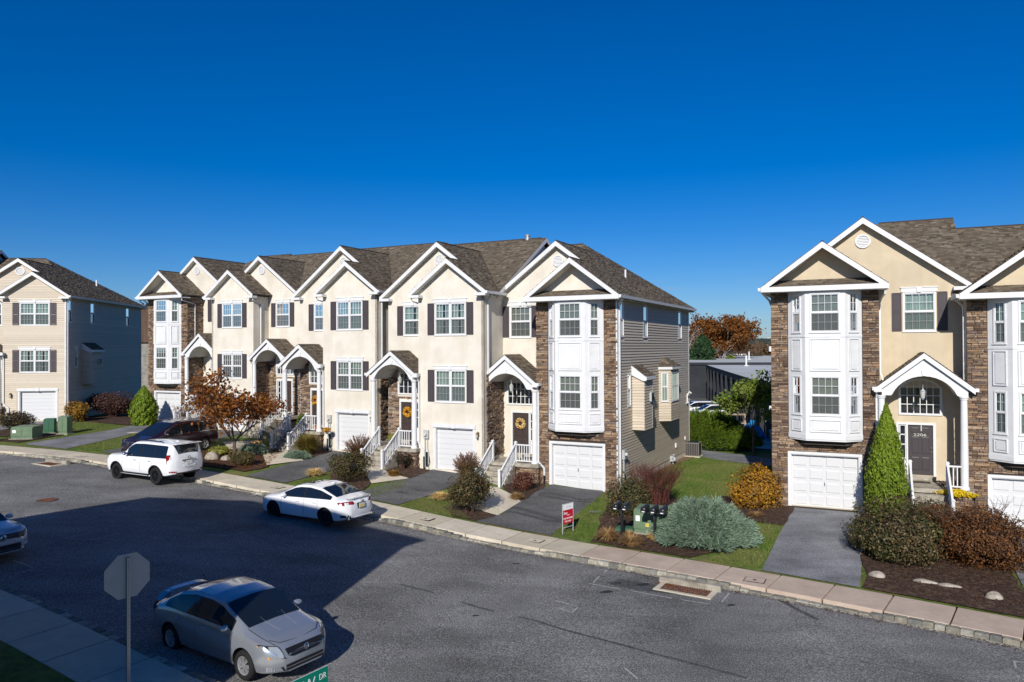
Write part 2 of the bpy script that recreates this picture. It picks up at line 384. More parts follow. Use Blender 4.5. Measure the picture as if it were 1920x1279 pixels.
# long blue ridge on the horizon
V = []; F = []
nx = 160
for j, (dy, hh) in enumerate([(0, 0), (150, .55), (330, .9), (500, 1.0), (900, .8)]):
    for i in range(nx):
        x = -3600+7800*i/(nx-1)
        h = 46+9*math.sin(x*.0011+1.0)+3*math.sin(x*.004)+1.2*math.sin(x*.013+2)
        V.append((x, 3000+dy, -4+h*hh))
for j in range(4):
    for i in range(nx-1): F.append((j*nx+i, j*nx+i+1, (j+1)*nx+i+1, (j+1)*nx+i))
np_mesh('hills', V, F, noisy('ridge_forest', (.035, .055, .045), (.06, .07, .05), .004, 1, 0, 0), None, 'structure', True)
# ---- near corner block: kerb, pavement slabs, verge in shade
nk = [(75, 13.2), (60, 12.9), (40, 12.5), (30, 12.2), (21.3, 11.8), (16.3, 11.4), (12.5, 11.05), (8, 10.75), (4, 10.4), (1.2, 9.6), (-.4, 8.2), (-1, 6), (-1, -10), (-1, -28)]
def resample(line, step, jit=0):
    out = [Vector(line[0])]; acc = 0
    for i in range(len(line)-1):
        a, b = Vector(line[i]), Vector(line[i+1]); L = (b-a).length; pos = 0
        while True:
            need = step*(1+rnd.uniform(-jit, jit)) - acc
            if pos+need > L: acc += L-pos; break
            pos += need; acc = 0; out.append(a.lerp(b, pos/L))
    return out
def side(line, d):
    """shift a polyline (Vectors in world xy) to its left by d"""
    out = []
    for i, p in enumerate(line):
        a = line[max(i-1, 0)]; b = line[min(i+1, len(line)-1)]; n = (b-a).normalized()
        out.append(Vector((p.x-n.y*d, p.y+n.x*d)))
    return out
def smooth_line(pts, it=2):
    for _ in range(it):
        q = [pts[0]]
        for i in range(len(pts)-1):
            a, b = Vector(pts[i]), Vector(pts[i+1]); q += [a.lerp(b, .25), a.lerp(b, .75)]
        q.append(Vector(pts[-1])); pts = q
    return [Vector(p) for p in pts]
def slabs(line, width, leftside, parent, matf, zf, step, top=.16, name='slab', gap=.045, thick=.16):
    """paving slabs between a line and its offset; each slab an object"""
    P = resample(line, step); Q = side(P, width*leftside)
    for i in range(len(P)-1):
        a, b, c, d = P[i], P[i+1], Q[i+1], Q[i]
        u = (b-a).normalized()*gap*.5
        cs = [a+u, b-u, c-u, d+u]
        if leftside < 0: cs = cs[::-1]
        cx = sum((q for q in cs), Vector((0, 0)))/4
        e = rnd.uniform(-.004, .004)
        tops = [(q.x, q.y, zf(q.x, q.y)+top+e+rnd.uniform(-.002, .002)) for q in cs]
        ins = [(cx.x+(q.x-cx.x)*.985, cx.y+(q.y-cx.y)*.985, z+.0) for q, (_, _, z) in zip(cs, tops)]
        low = [(x, y, z-.010) for x, y, z in tops]; bot = [(x, y, z-thick) for x, y, z in tops]
        mb = MB(); mb.add(ins+low+bot, [(0, 1, 2, 3)]+[(j, 4+j, 4+(j+1) % 4, (j+1) % 4) for j in range(4)]+[(4+j, 8+j, 8+(j+1) % 4, 4+(j+1) % 4) for j in range(4)])
        mb.build(name, matf(cx), parent)
def kerbstones(line, w, leftside, parent, zf, hf, step=.30):
    P = resample(line, step, .25); Q = side(P, w*leftside)
    for i in range(len(P)-1):
        a, b, c, d = P[i], P[i+1], Q[i+1], Q[i]
        u = (b-a).normalized()*.008
        cs = [a+u, b-u, c-u, d+u]; h = hf(*((a+b)/2))
        if leftside < 0: cs = cs[::-1]
        cx = sum(cs, Vector((0, 0)))/4
        zt = zf(cx.x, cx.y)+h+rnd.uniform(-.008, .008)
        mb = MB()
        k = .90
        top = [(cx.x+(q.x-cx.x)*k+rnd.uniform(-.006, .006), cx.y+(q.y-cx.y)*k+rnd.uniform(-.006, .006), zt) for q in cs]
        mid = [(q.x+rnd.uniform(-.008, .008), q.y+rnd.uniform(-.008, .008), zt-.02) for q in cs]
        bot = [(q.x, q.y, zf(q.x, q.y)-.08) for q in cs]
        mb.add(top+mid+bot, [(0, 1, 2, 3)]+[(j, 4+j, 4+(j+1) % 4, (j+1) % 4) for j in range(4)]+[(4+j, 8+j, 8+(j+1) % 4, 4+(j+1) % 4) for j in range(4)])
        mb.build('kerb_stone', M_kerb, parent)
def struct(name, me_parent=None):
    o = bpy.data.objects.new(name, None); COL.objects.link(o); o['kind'] = 'structure'; return o
# driveways: (s-range at the kerb) lower the kerb
DRIVES = [(-6.2, -3.6), (0.4, 3.4), (10.6, 13.6), (17.4, 20.6), (24.2, 27.2), (33.2, 36.2), (42.0, 45.5)]
def kh(x, y):
    s, t = st(x, y); h = .14
    for a, b in DRIVES:
        d = max(a-s, s-b, 0); h = min(h, .05+.09*min(d/.7, 1))
    return h
far_line = [Vector(xy(s, kf(s))) for s in np.arange(-9, 56, 1.0)]       # kerb face
kerb = struct('kerb')
# orientation: s grows to the left (up-road); right of travel is the lot side -> use side -1
kerbstones(far_line, .20, -1, kerb, zr, kh, .31)
sidewalk = struct('sidewalk')
inner = side(far_line, -.205)
slabs(inner, 1.54, -1, sidewalk, lambda c: M_pink if st(c.x, c.y)[0] < 8.9 else M_walk, zr, 1.52, .155)
# pale gutter strip along the kerb
g0 = side(far_line, .02); g1 = side(far_line, .13)
m = MB()
for i in range(len(g0)-1):
    m.face([(p.x, p.y, zr(p.x, p.y)+.006+e) for p, e in ((g1[i], 0), (g0[i], .012), (g0[i+1], .012), (g1[i+1], 0))])
m.build('gutter', M_conc, None, 'structure')
nkw = smooth_line([xy(*p) for p in nk])
nkerb = struct('near_kerb')
kerbstones([p for p in nkw if -26 < p.x < 3 and p.y > 6], .20, -1, nkerb, zr, lambda x, y: .14, .34)
nwalk = struct('near_sidewalk')
sel = [p for p in nkw if -26 < p.x < 3 and p.y > 6]
sidewalk2 = side(sel, -.205)
slabs(sidewalk2, 1.5, -1, nwalk, lambda c: M_walk, zr, 1.5, .155)
back = side(sel, -1.72)
drape('near_verge', [(p.x, p.y) for p in back]+[(1.2, -20), (-32, -20)], M_turf, .16, 1.5, zr)
# ---- driveways (world xy, read off the lots)
def dd(name, poly, mat, off=.03, step=1.2): return drape(name, poly, mat, off, step, G)
ed = lambda s: xy(s, tb(s)+.02)
def rowpt(o, th, a, b): return (o[0]+a*math.cos(th)+b*math.sin(th), o[1]-a*math.sin(th)+b*math.cos(th))
HO = dict(D=((1.826, 35.126, .31), .466), C=((-3.865, 37.187, .72), .466), B=((-9.834, 41.58, 1.11), .466),
          A=((-19.29, 49.32, 1.49), .466), E=((-25.779, 53.67, 1.76), .466), R=((11.58, 30.82, .38), .433), R2=((17.985, 27.85, -.12), .433))
drape('driveway', [(1.80, 35.1), ed(14.0), ed(12.6), ed(10.75), (4.25, 34.0)], M_drive, .03, 1., G)
drape('driveway', [(-3.95, 37.4), ed(20.4), ed(19.2), ed(17.75), (-3.6, 32.2), (-1.75, 36.4)], M_drive, .03, 1., G)
drape('driveway', [(-10.0, 41.7), ed(26.8), ed(25.5), ed(24.2), (-8.9, 36.4), (-7.7, 40.6)], M_drive, .03, 1., G)
drape('driveway', [(-19.4, 49.4), (-22.6, 40.65), (-20.0, 39.25), (-17.0, 48.2)], M_drive, .03, 1., G)
drape('driveway', [(-25.9, 53.7), (-26.3, 48.5), (-28.4, 43.2), (-27.9, 42.75), (-25.0, 41.5), (-24.0, 47.3), (-23.4, 52.5)], M_drive2, .03, 1., G)
drape('driveway', [(-35.0, 52.3), (-35.5, 46.0), (-31.9, 44.0), (-32.2, 52.6)], M_drive2, .03, 1., G)
drape('driveway', [(11.58, 30.7), ed(3.3), ed(2.0), ed(.55), (14.1, 29.6)], M_drive2, .03, 1., G)
drape('driveway', [(17.9, 27.8), ed(-3.6), ed(-5), ed(-6.4), (20.4, 26.6)], M_drive2, .03, 1., G)
drape('back_lane', [(8.5, 49.5), (11.7, 47.9), (13.6, 46.0), (16.0, 43.2), (20, 40.5), (28, 36.0), (27, 33.5), (18.5, 38.0), (14.4, 41.0), (11.9, 43.6), (10.8, 45.6), (7.5, 47.6)], M_drive2, .03, 1.2, G)
drape('parking_lot', [(12, 62), (10, 135), (40, 140), (62, 62), (40, 48), (24, 52)], M_drive, .04, 4, G)
# front walks: pale concrete beside the driveways
def fwalk(poly): return drape('front_walk', poly, M_walk, .05, .8, G)
fwalk([(-1.9, 30.6), (-.6, 29.5), (.35, 31.75), (-.1, 33.0), (-.7, 34.0), (-1.5, 34.5)])
fwalk([(-7.5, 37.0), (-6.45, 33.9), (-4.9, 35.1), (-6.1, 36.3), (-6.6, 37.3)])
fwalk([(-13.6, 40.3), (-12.4, 37.4), (-10.9, 38.7), (-11.7, 40.1), (-12.5, 41.2)])
fwalk([(-17.2, 44.0), (-15.9, 41.6), (-14.2, 42.8), (-15.3, 44.6)])
fwalk([(-23.9, 47.3), (-21.8, 46.3), (-21.3, 47.5), (-23.6, 48.6)])
# mulch beds
def bed(poly, jit=.12): return drape('mulch_bed', poly, M_mulch, .045, .6, G, jitter=jit)
bed([(.36, 31.9), (1.55, 34.9), (.9, 35.6), (-.5, 34.6), (-.2, 32.9)])
bed([(-2.9, 30.4), ed(15.1), ed(14.05), (-.5, 29.7), (-1.0, 30.9), (-1.9, 31.2)])
bed([ed(9.2), (3.2, 27.9), (3.6, 30.0), (4.4, 32.6), (5.3, 36.0), (7.0, 35.6), (7.3, 31.5), (6.7, 29.5), (8.2, 28.3), (8.6, 26.8), (7.6, 25.2), ed(5.6), ed(7.4)])
bed([(8.4, 30.4), (9.3, 33.0), (11.0, 32.2), (11.65, 30.7), (10.2, 27.9), (8.9, 28.6)])
bed([ed(.5), (14.15, 29.8), (15.0, 29.5), (18.0, 28.3), ed(-3.55), ed(-2), ed(-.8)])
bed([(-6.7, 37.4), (-5.0, 34.9), (-4.1, 37.0), (-5.3, 38.0)])
bed([(-8.9, 36.8), (-8.2, 33.3), (-6.6, 32.6), (-6.5, 34.2), (-7.4, 36.9), (-7.9, 39.9)])
bed([(-12.4, 41.0), (-11.1, 38.5), (-10.1, 41.4), (-11.2, 42.2)])
bed([(-17.4, 41.2), (-17.0, 38.0), (-13.0, 35.8), (-12.2, 36.9), (-13.3, 39.6), (-13.9, 41.6), (-15.8, 42.2)])
bed([(-30.9, 44.3), (-29.0, 43.5), (-27.7, 48.0), (-29.5, 48.4)])
bed([(-32.3, 53.6), (-25.6, 50.4), (-25.3, 53.8), (-30.0, 57.5), (-32.0, 56.0)])
bed([(-33.4, 46.5), (-31.2, 45.6), (-31.0, 49.6), (-32.2, 51.4), (-33.0, 51)])
drape('bare_soil', [(5.5, 37.6), (11.6, 46.9), (11.9, 46.2), (6.3, 36.9)], M_soil, .04, .8, G, jitter=.1)
# grass blades on the lawns that show
def sample_poly(poly, n):
    poly = [Vector(p) for p in poly]; x0, x1 = min(p.x for p in poly), max(p.x for p in poly); y0, y1 = min(p.y for p in poly), max(p.y for p in poly)
    X = rng.uniform(x0, x1, n*4); Y = rng.uniform(y0, y1, n*4); c = np.zeros(n*4, bool); j = len(poly)-1
    for i in range(len(poly)):
        a, b = poly[i], poly[j]
        with np.errstate(divide='ignore', invalid='ignore'):
            c ^= ((a.y > Y) != (b.y > Y)) & (X < (b.x-a.x)*(Y-a.y)/(b.y-a.y+1e-12)+a.x)
        j = i
    return X[c][:n], Y[c][:n]
def Gv(X, Y):
    S = -X*CT+Y*ST; T = X*ST+Y*CT
    tbv = sum(np.interp(S+d, TBs, TBt) for d in (-2, -1, 0, 1, 2))/5
    z = sum(np.interp(S+d, KS, KZ) for d in (-3, -1.5, 0, 1.5, 3))/5
    return z+.17+.03*np.clip(T-tbv, 0, 8)-.065*np.clip(T-50, 0, 40)
def blades(poly, n, h=.07, w=.010, off=0.):
    X, Y = sample_poly(poly, n); n = len(X); Z = Gv(X, Y)+off
    a = rng.uniform(0, 2*PI, n); hh = h*rng.uniform(.5, 1.2, n); lean = rng.uniform(0, .8, n)*hh; la = rng.uniform(0, 2*PI, n)
    V = np.empty((n, 3, 3)); dx = np.cos(a)*w; dy = np.sin(a)*w
    V[:, 0] = np.stack([X-dx, Y-dy, Z-.01], 1); V[:, 1] = np.stack([X+dx, Y+dy, Z-.01], 1)
    V[:, 2] = np.stack([X+np.cos(la)*lean, Y+np.sin(la)*lean, Z+hh], 1)
    o = np_mesh('grass', V.reshape(-1, 3), np.arange(3*n).reshape(-1, 3), M_blade, None, 'stuff')
    props(o, 'short green lawn grass between driveways and beds', 'grass'); return o
LAWNS = [([(1.45, 27.35), (3.0, 26.4), (3.2, 27.9), (4.6, 33.0), (4.2, 33.8)], 9000),
         ([(7.3, 31.5), (7.1, 35.4), (6.4, 37.2), (11.3, 45.4), (12.6, 42.8), (14.0, 41.0), (12.0, 37.0), (9.4, 33.0), (8.4, 30.4), (6.7, 29.6)], 42000),
         ([(8.2, 28.3), (8.9, 28.6), (10.2, 27.9), (7.6, 23.1), (6.2, 24.0), (7.3, 25.0), (8.7, 26.4)], 9000),
         ([(-3.9, 31.8), (-4.6, 30.4), (-1.55, 28.8), (-2.8, 31.2)], 9000), ([(-1.3, 30.5), (-.6, 29.6), (-.2, 29.5), (-.8, 31)], 800),
         ([(-10.1, 33.75), (-6.6, 31.8), (-6.6, 32.7), (-8.2, 33.4), (-8.8, 36)], 8000), ([(-6.5, 33.8), (-6.0, 31.4), (-4.9, 33.6), (-5.0, 35)], 3500),
         ([(-24.9, 41.6), (-22.7, 40.7), (-19.6, 48.8), (-23.2, 51.8), (-23.9, 47.4)], 16000),
         ([(-28.6, 43.4), (-26.4, 48.5), (-26.0, 50.3), (-30.6, 52.9), (-31.0, 49.0), (-29.4, 48.5), (-27.6, 48.0)], 14000),
         ([(-17.2, 41.3), (-19.3, 39.6), (-17.0, 37.9)], 2500)]
for poly, n in LAWNS: blades(poly, n)
blades([(1.45, 27.35), (3.0, 26.4), (3.2, 27.9), (4.6, 33.0), (4.2, 33.8)], 350, .16, .012)
blades([(8.2, 28.3), (8.9, 28.6), (10.2, 27.9), (7.6, 23.1), (6.2, 24.0), (7.3, 25.0), (8.7, 26.4)], 350, .16, .012)
# fallen leaves and litter on beds and lawns
def litter(poly, n, mat, size, name, label, cat, off=.05):
    X, Y = sample_poly(poly, n); n = len(X); Z = Gv(X, Y)+off; a = rng.uniform(0, 2*PI, n); s = size*rng.uniform(.5, 1.3, n)
    q = []
    for k in range(4):
        t = a+k*PI/2; r = s*(1 if k % 2 else .55)
        q.append(np.stack([X+np.cos(t)*r, Y+np.sin(t)*r, Z+rng.uniform(0, .6, n)*s], 1))
    V = np.stack(q, 1).reshape(-1, 3)
    return props(np_mesh(name, V, np.arange(4*n).reshape(-1, 4), mat, None, 'stuff'), label, cat)
litter([(1.45, 27.35), (3.0, 26.4), (4.3, 25.6), (4.6, 33.0), (4.2, 33.8)], 260, L_fall, .035, 'fallen_leaves', 'dry fallen leaves scattered on the lawn beside the sale sign', 'leaves', .06)
litter([(7.3, 31.5), (6.4, 37.2), (11.3, 45.4), (14.0, 41.0), (9.4, 33.0), (6.7, 29.6)], 260, L_fall, .035, 'fallen_leaves', 'pale fallen leaves on the lawn between the two buildings', 'leaves', .06)
litter([(8.2, 28.3), (10.2, 27.9), (7.6, 23.1), (6.2, 24.0), (7.3, 25.0)], 160, L_fall, .035, 'fallen_leaves', 'fallen leaves on the grass strip beside the blue juniper', 'leaves', .06)
litter([(10.6, 21.4), (13.2, 26.5), (17.2, 27.2), (13.7, 19.0)], 1100, L_spirea, .035, 'fallen_leaves', 'rusty fallen leaves under the brown bush by the boulders', 'leaves', .06)
litter([(-17.4, 41.2), (-17.0, 38.0), (-13.0, 35.8), (-12.2, 36.9), (-12.6, 39.6), (-12.9, 41.6), (-15.8, 42.2)], 2600, L_maple, .045, 'fallen_leaves', 'orange maple leaves covering the ground under the small maple', 'leaves', .06)
litter([(10.15, 21.7), (14.15, 29.8), (18.0, 28.3), (13.55, 18.75)], 9000, L_mulchchip, .022, 'mulch_chips', 'dark bark chips in the bed at the right', 'mulch', .05)
litter([(2.7, 26.45), (3.2, 27.9), (3.6, 30.0), (5.3, 36.0), (7.0, 35.6), (7.3, 31.5), (8.2, 28.3), (8.7, 26.4), (7.3, 25.0), (5.2, 24.75)], 9000, L_mulchchip, .02, 'mulch_chips', 'dark bark chips around the mailboxes and juniper', 'mulch', .05)
litter([(.36, 31.9), (1.55, 34.9), (.9, 35.6), (-.5, 34.6), (-.2, 32.9)], 2200, L_mulchchip, .02, 'mulch_chips', 'bark chips in the small bed by the stone porch pier', 'mulch', .05)
litter([(8.4, 30.4), (9.3, 33.0), (11.0, 32.2), (11.65, 30.7), (10.2, 27.9), (8.9, 28.6)], 2500, L_mulchchip, .02, 'mulch_chips', 'bark chips around the golden bush', 'mulch', .05)
# ---- road marks and details
def mark(pts, w, mat=M_paint, name='paint_mark', off=.004, label=None):
    m = MB()
    for i in range(len(pts)-1):
        a, b = Vector(pts[i]), Vector(pts[i+1]); n = (b-a).normalized(); q = Vector((-n.y, n.x))*w*.5
        k = max(1, int((b-a).length/.8))
        for j in range(k):
            c, d = a.lerp(b, j/k), a.lerp(b, (j+1)/k)
            m.face([(p.x, p.y, zr(p.x, p.y)+off) for p in (c-q, d-q, d+q, c+q)])
    o = m.build(name, mat); o['kind'] = 'structure'; return o
def patch(name, cx, cy, rx, ry, ang, mat, off, n=28, irr=.25, kind='structure', fn=zr):
    ca, sa = math.cos(ang), math.sin(ang); pts = []
    ph = [rnd.uniform(0, 6) for _ in range(3)]
    for k in range(n):
        t = 2*PI*k/n; r = 1+irr*(math.sin(3*t+ph[0])*.5+math.sin(5*t+ph[1])*.3+math.sin(9*t+ph[2])*.2)
        x, y = rx*r*math.cos(t), ry*r*math.sin(t); X, Y = cx+x*ca-y*sa, cy+x*sa+y*ca; pts.append((X, Y, fn(X, Y)+off))
    m = MB(); c = (cx, cy, fn(cx, cy)+off)
    for k in range(n): m.face([c, pts[k], pts[(k+1) % n]])
    o = m.build(name, mat); o['kind'] = kind; return o
MARKS = [[(3.06, 23.75), (2.85, 23.33)], [(2.67, 22.99), (2.42, 22.35)], [(2.27, 22.25), (3.16, 21.73)], [(3.41, 21.61), (4.48, 20.95)], [(4.71, 20.84), (5.42, 20.47)], [(6.2, 21.35), (5.99, 20.98), (5.79, 20.64)], [(1.18, 20.78), (1.75, 20.32)], [(1.76, 20.23), (1.56, 19.84)], [(1.55, 19.86), (1.23, 20.2)], [(-2.99, 23.59), (-2.29, 23.28)], [(-1.45, 22.58), (-0.86, 22.28)], [(-0.32, 21.85), (0.45, 21.36)], [(0.38, 20.84), (0.98, 20.39)], [(2.45, 16.45), (2.65, 15.9)], [(11.12, 16.45), (11.31, 16.8)], [(11.33, 16.8), (11.49, 16.74)], [(4.68, 21.7), (4.56, 21.4)], [(4.7, 21.61), (4.76, 21.65), (4.81, 21.58), (4.68, 21.37), (4.79, 21.32)], [(-15.04, 22.33), (-14.07, 21.76)], [(-14.21, 21.16), (-13.99, 21.64)]]
FAINT = [[(-14.99, 24.67), (-14.47, 25.45)], [(-14.18, 24.44), (-13.5, 25.49)], [(-13.68, 26.41), (-13.48, 26.64), (-13.19, 26.98)], [(-13.17, 25.72), (-12.63, 26.27)], [(-10.56, 25.81), (-9.92, 25.73), (-9.4, 26.37)], [(-16.19, 28.78), (-15.63, 28.97), (-15.12, 29.41)], [(-10.54, 29.9), (-10.14, 29.92)], [(-24.57, 35.55), (-24.41, 35.76)], [(-23.19, 35.13), (-23.12, 35.44)], [(-4.24, 26.01), (-3.76, 25.91), (-3.2, 25.89)]]
SEAMS = [[(-4.22, 22.39), (-2.5, 21.44), (-0.91, 20.18), (0.52, 19.3), (1.3, 18.61), (2.16, 18.0), (3.5, 17.01), (5.0, 15.94)], [(7.43, 20.95), (7.66, 20.1), (7.92, 19.31)]]
for i, p in enumerate(MARKS):
    if not 9 <= i <= 12: mark(p, .04)
M_faint = noisy('pale_streak', (.13, .14, .15), (.26, .27, .28), 9, .85, 0, 0)
for p in FAINT: mark(p, .09, M_faint, 'pale_mark')  # pale streaks, lighter than the asphalt around them
M_seam = noisy('dark_asphalt_seam', (.05, .05, .05), (.105, .105, .105), 9, .9, 0, 0)
mark(SEAMS[0], .10, M_seam, 'asphalt_seam'); mark(SEAMS[1], .14, M_seam, 'asphalt_seam')
for (x, y), r in (((2.70, 21.5), .2), ((3.15, 22.3), .14), ((3.87, 22.15), .22), ((5.98, 20.4), .12), ((.1, 24.2), .14), ((-1.0, 19.6), .1)):
    patch('oil_spot', x, y, r, r*.5, .3, M_oil, .006)
patch('damp_stain', 3.75, 22.0, 1.0, .38, -.55, M_seam, .0045)
# tyre scuffs on the nearest driveway: dark curved bands
def scuff(pts, w):
    m = MB(); P = smooth_line(pts, 3)
    for i in range(len(P)-1):
        a, b = P[i], P[i+1]; n = (b-a).normalized(); q = Vector((-n.y, n.x))*w*.5
        m.face([(p.x, p.y, G(p.x, p.y)+.042) for p in (a-q, b-q, b+q, a+q)])
    o = m.build('tyre_scuff', M_seam); o['kind'] = 'structure'
scuff([(1.2, 33.1), (1.5, 33.6), (2.3, 33.0), (3.1, 32.2), (3.5, 32.6)], .26)
scuff([(1.15, 32.9), (1.9, 32.6), (2.9, 31.9), (3.7, 32.1)], .22)
scuff([(-.3, 30.6), (.1, 30.9), (.9, 30.1), (1.9, 29.0), (2.35, 29.3)], .32)
scuff([(-.3, 30.3), (.5, 29.8), (1.4, 28.9), (2.2, 28.8)], .22)
patch('tyre_scuff', -4.85, 32.5, .35, .12, -.4, M_seam, .042, fn=G); patch('tyre_scuff', -4.1, 33.0, .4, .12, -.4, M_seam, .042, fn=G)
# utility covers let into the pavement
for (x, y) in ((-22.93, 39.4), (-10.45, 32.91), (-3.38, 28.75), (.78, 26.44), (7.18, 22.07)):
    t = thing('valve_cover', 'x', 'cover', (x, y, zr(x, y)+.158), -.50, 'small square covers set in the pavement')
    m = MB(); m.box(-.30, .30, -.22, .22, -.05, .004); m.build('surround', M_dark, t)
    m = MB(); m.box(-.275, .275, -.195, .195, -.05, .008); m.build('plate', M_walk if x < 2 else M_pink, t)
    m = MB(); m.lathe([(.055, 0), (.055, .012), (.03, .014)], 0, 0, 12); m.build('cap', M_black, t)
    t['label'] = {-22.93: 'square cover in the pavement beyond the white SUV by the far storm drain', -10.45: 'square cover in the pavement ahead of the white sedan', -3.38: 'square cover in the pavement just behind the white sedan',
                  .78: 'square cover in the pavement in front of the driveway with tyre scuffs', 7.18: 'square cover in the pinkish pavement right of the storm drain'}[x]
t = thing('manhole', 'rusty round manhole cover in the road left of the shadow', 'manhole', (-18.77, 29.9, zr(-18.77, 29.9)+.002))
m = MB(); m.lathe([(.40, 0), (.40, .012), (.36, .014)], 0, 0, 28); m.build('rim', M_seam, t)
m = MB(); m.lathe([(.35, 0), (.35, .018), (.30, .020)], 0, 0, 28); m.build('cover', M_rust, t)
for X, Y, lab, rz in ((5.02, 21.62, 'rusty storm drain grate in a concrete frame on the near kerb', -.545), (-23.6, 37.75, 'storm drain grate at the far left kerb beyond the white SUV', -.50)):
    t = thing('storm_drain', lab, 'drain', (X, Y, zr(X, Y)), rz, 'storm drains along the kerb')
    m = MB(); m.box(-.85, .85, -.42, -.30, -.05, .03); m.box(-.85, -.70, -.30, .33, -.05, .03); m.box(.70, .85, -.30, .33, -.05, .03); m.build('frame', M_walk, t)
    m = MB(); m.box(-.92, .92, .33, .56, -.05, .168); m.build('inlet_hood', M_conc, t)
    m = MB(); m.box(-.7, .7, -.3, .33, -.05, -.01); m.build('pit', M_dark, t)
    for k in range(20):
        m = MB(); m.box(-.69+k*.071, -.69+k*.071+.03, -.29, .32, -.01, .018); m.build('grate_bar', M_rust, t)
    m = MB(); m.box(-.7, .7, -.1, -.07, -.01, .016); m.box(-.7, .7, .12, .15, -.01, .016); m.build('cross_bar', M_rust, t)
patch('leaf_litter', 4.55, 22.15, .35, .09, -.5, M_rust, .02); patch('leaf_litter', 7.7, 20.95, .3, .07, -.6, M_rust, .015)
patch('leaf_litter', 9.2, 20.0, .2, .05, -.6, M_rust, .015)

M_wear = noisy('worn_lane', (.19, .195, .20), (.25, .255, .26), 20, .9, 0, 0)
for pts in MARKS[9:13]: mark(pts, .06, M_wear, 'pale_mark')
for pts in ([(-9.5, 26.4), (-8.0, 25.0), (-6.2, 23.9), (-4.2, 22.4)], [(6.5, 17.6), (8.4, 16.4), (10.4, 15.3)], [(3.4, 19.2), (3.9, 18.3), (4.6, 17.9)], [(-12, 31.2), (-10.2, 30.2), (-8.8, 29.9)]):
    q = smooth_line(pts, 2); q = [p+Vector((rnd.uniform(-.05, .05), rnd.uniform(-.05, .05))) for p in q]; mark(q, .022, M_seam, 'crack')
# grit and litter gathered along the kerb
n_ = 5200; S_ = rng.uniform(-6, 50, n_); T_ = np.array([kf(s) for s in S_])-.03-np.abs(rng.normal(size=n_))*.16
X_ = -S_*CT+T_*ST; Y_ = S_*ST+T_*CT; Z_ = np.array([zr(a, b) for a, b in zip(X_, Y_)])+.012; a_ = rng.uniform(0, 6.28, n_); s_ = rng.uniform(.006, .028, n_)
V_ = np.stack([np.stack([X_+np.cos(a_+k*PI/2)*s_, Y_+np.sin(a_+k*PI/2)*s_, Z_+.004*k], 1) for k in range(4)], 1).reshape(-1, 3)
props(np_mesh('grit', V_, np.arange(4*n_).reshape(-1, 4), L_mulchchip, None, 'stuff'), 'dark grit and leaf crumbs gathered along the kerb foot', 'grit')
# ================================================================== HOUSES
class House:
    def __init__(s, name, label, cat, o, th, c=None, group=None, near=True):
        s.t = thing(name, label, cat, o, -th, group); s.o = o; s.th = th; s.c = c; s.near = near
        s.M = Matrix.Translation(o) @ Matrix.Rotation(-th, 4, 'Z')
    def mb(s, F=None):
        c = s.c
        if c is None:
            return MB(F if F else ID, F is not None and F.flip)
        if F: return MB(lambda p: (lambda q: (c-q[0], q[1], q[2]))(F(p)), not F.flip)
        return MB(lambda p: (c-p[0], p[1], p[2]), True)
    def world(s, p):
        if s.c is not None: p = (s.c-p[0], p[1], p[2])
        return s.M @ Vector(p)
class Frame:
    """local (u, n, z): u along the wall, n outward, z up"""
    def __init__(s, ox, oy, oz, ux, uy):
        s.o = (ox, oy, oz); L = math.hypot(ux, uy); s.u = (ux/L, uy/L); s.n = (s.u[1], -s.u[0]); s.flip = True
    def __call__(s, p):
        u, n, z = p; return (s.o[0]+s.u[0]*u+s.n[0]*n, s.o[1]+s.u[1]*u+s.n[1]*n, s.o[2]+z)
    def sub(s, u, n, z):
        a = s((u, n, z)); return Frame(a[0], a[1], a[2], *s.u)
def cells(u0, u1, z0, z1, holes):
    us = sorted({u0, u1, *[h[0] for h in holes], *[h[1] for h in holes]}); us = [u for u in us if u0 <= u <= u1]
    out = []
    for a, b in zip(us, us[1:]):
        m = (a+b)/2; zz = [(h[2], h[3]) for h in holes if h[0] < m < h[1]]; z = z0
        for c, d in sorted(zz):
            if c > z: out.append((a, b, z, c))
            z = max(z, d)
        if z < z1: out.append((a, b, z, z1))
    return out
def intervals(u0, u1, za, zb, holes):
    iv = [(u0, u1)]
    for h in holes:
        if h[2] < zb-1e-4 and h[3] > za+1e-4:
            nv = []
            for a, b in iv:
                if h[1] <= a or h[0] >= b: nv.append((a, b)); continue
                if h[0] > a: nv.append((a, h[0]))
                if h[1] < b: nv.append((h[1], b))
            iv = nv
    return [i for i in iv if i[1]-i[0] > .015]
def wall(H, F, u0, u1, z0, z1, holes, mat, th=.12, name='wall', back=0.):
    m = H.mb(F)
    for a, b, c, d in cells(u0, u1, z0, z1, holes): m.box(a, b, -th-back, -back, c, d)
    return m.build(name, mat, H.t)
def emit(H, pieces, name, mat, parent, limit, stuffname):
    """pieces: (verts in house coords already mapped, faces, centre). nearest ones become objects"""
    pieces.sort(key=lambda p: (H.M @ Vector(p[2])-CAM).length)
    for v, f, c in pieces[:limit]:
        me = bpy.data.meshes.new(name); me.from_pydata(v, [], f); me.materials.append(mat); link(name, me, parent)
    rest = pieces[limit:]
    if rest:
        V = []; Fs = []
        for v, f, c in rest:
            n = len(V); V.extend(v); Fs.extend([tuple(i+n for i in q) for q in f])
        me = bpy.data.meshes.new(stuffname); me.from_pydata(V, [], Fs); me.materials.append(mat); link(stuffname, me, parent, 'stuff')
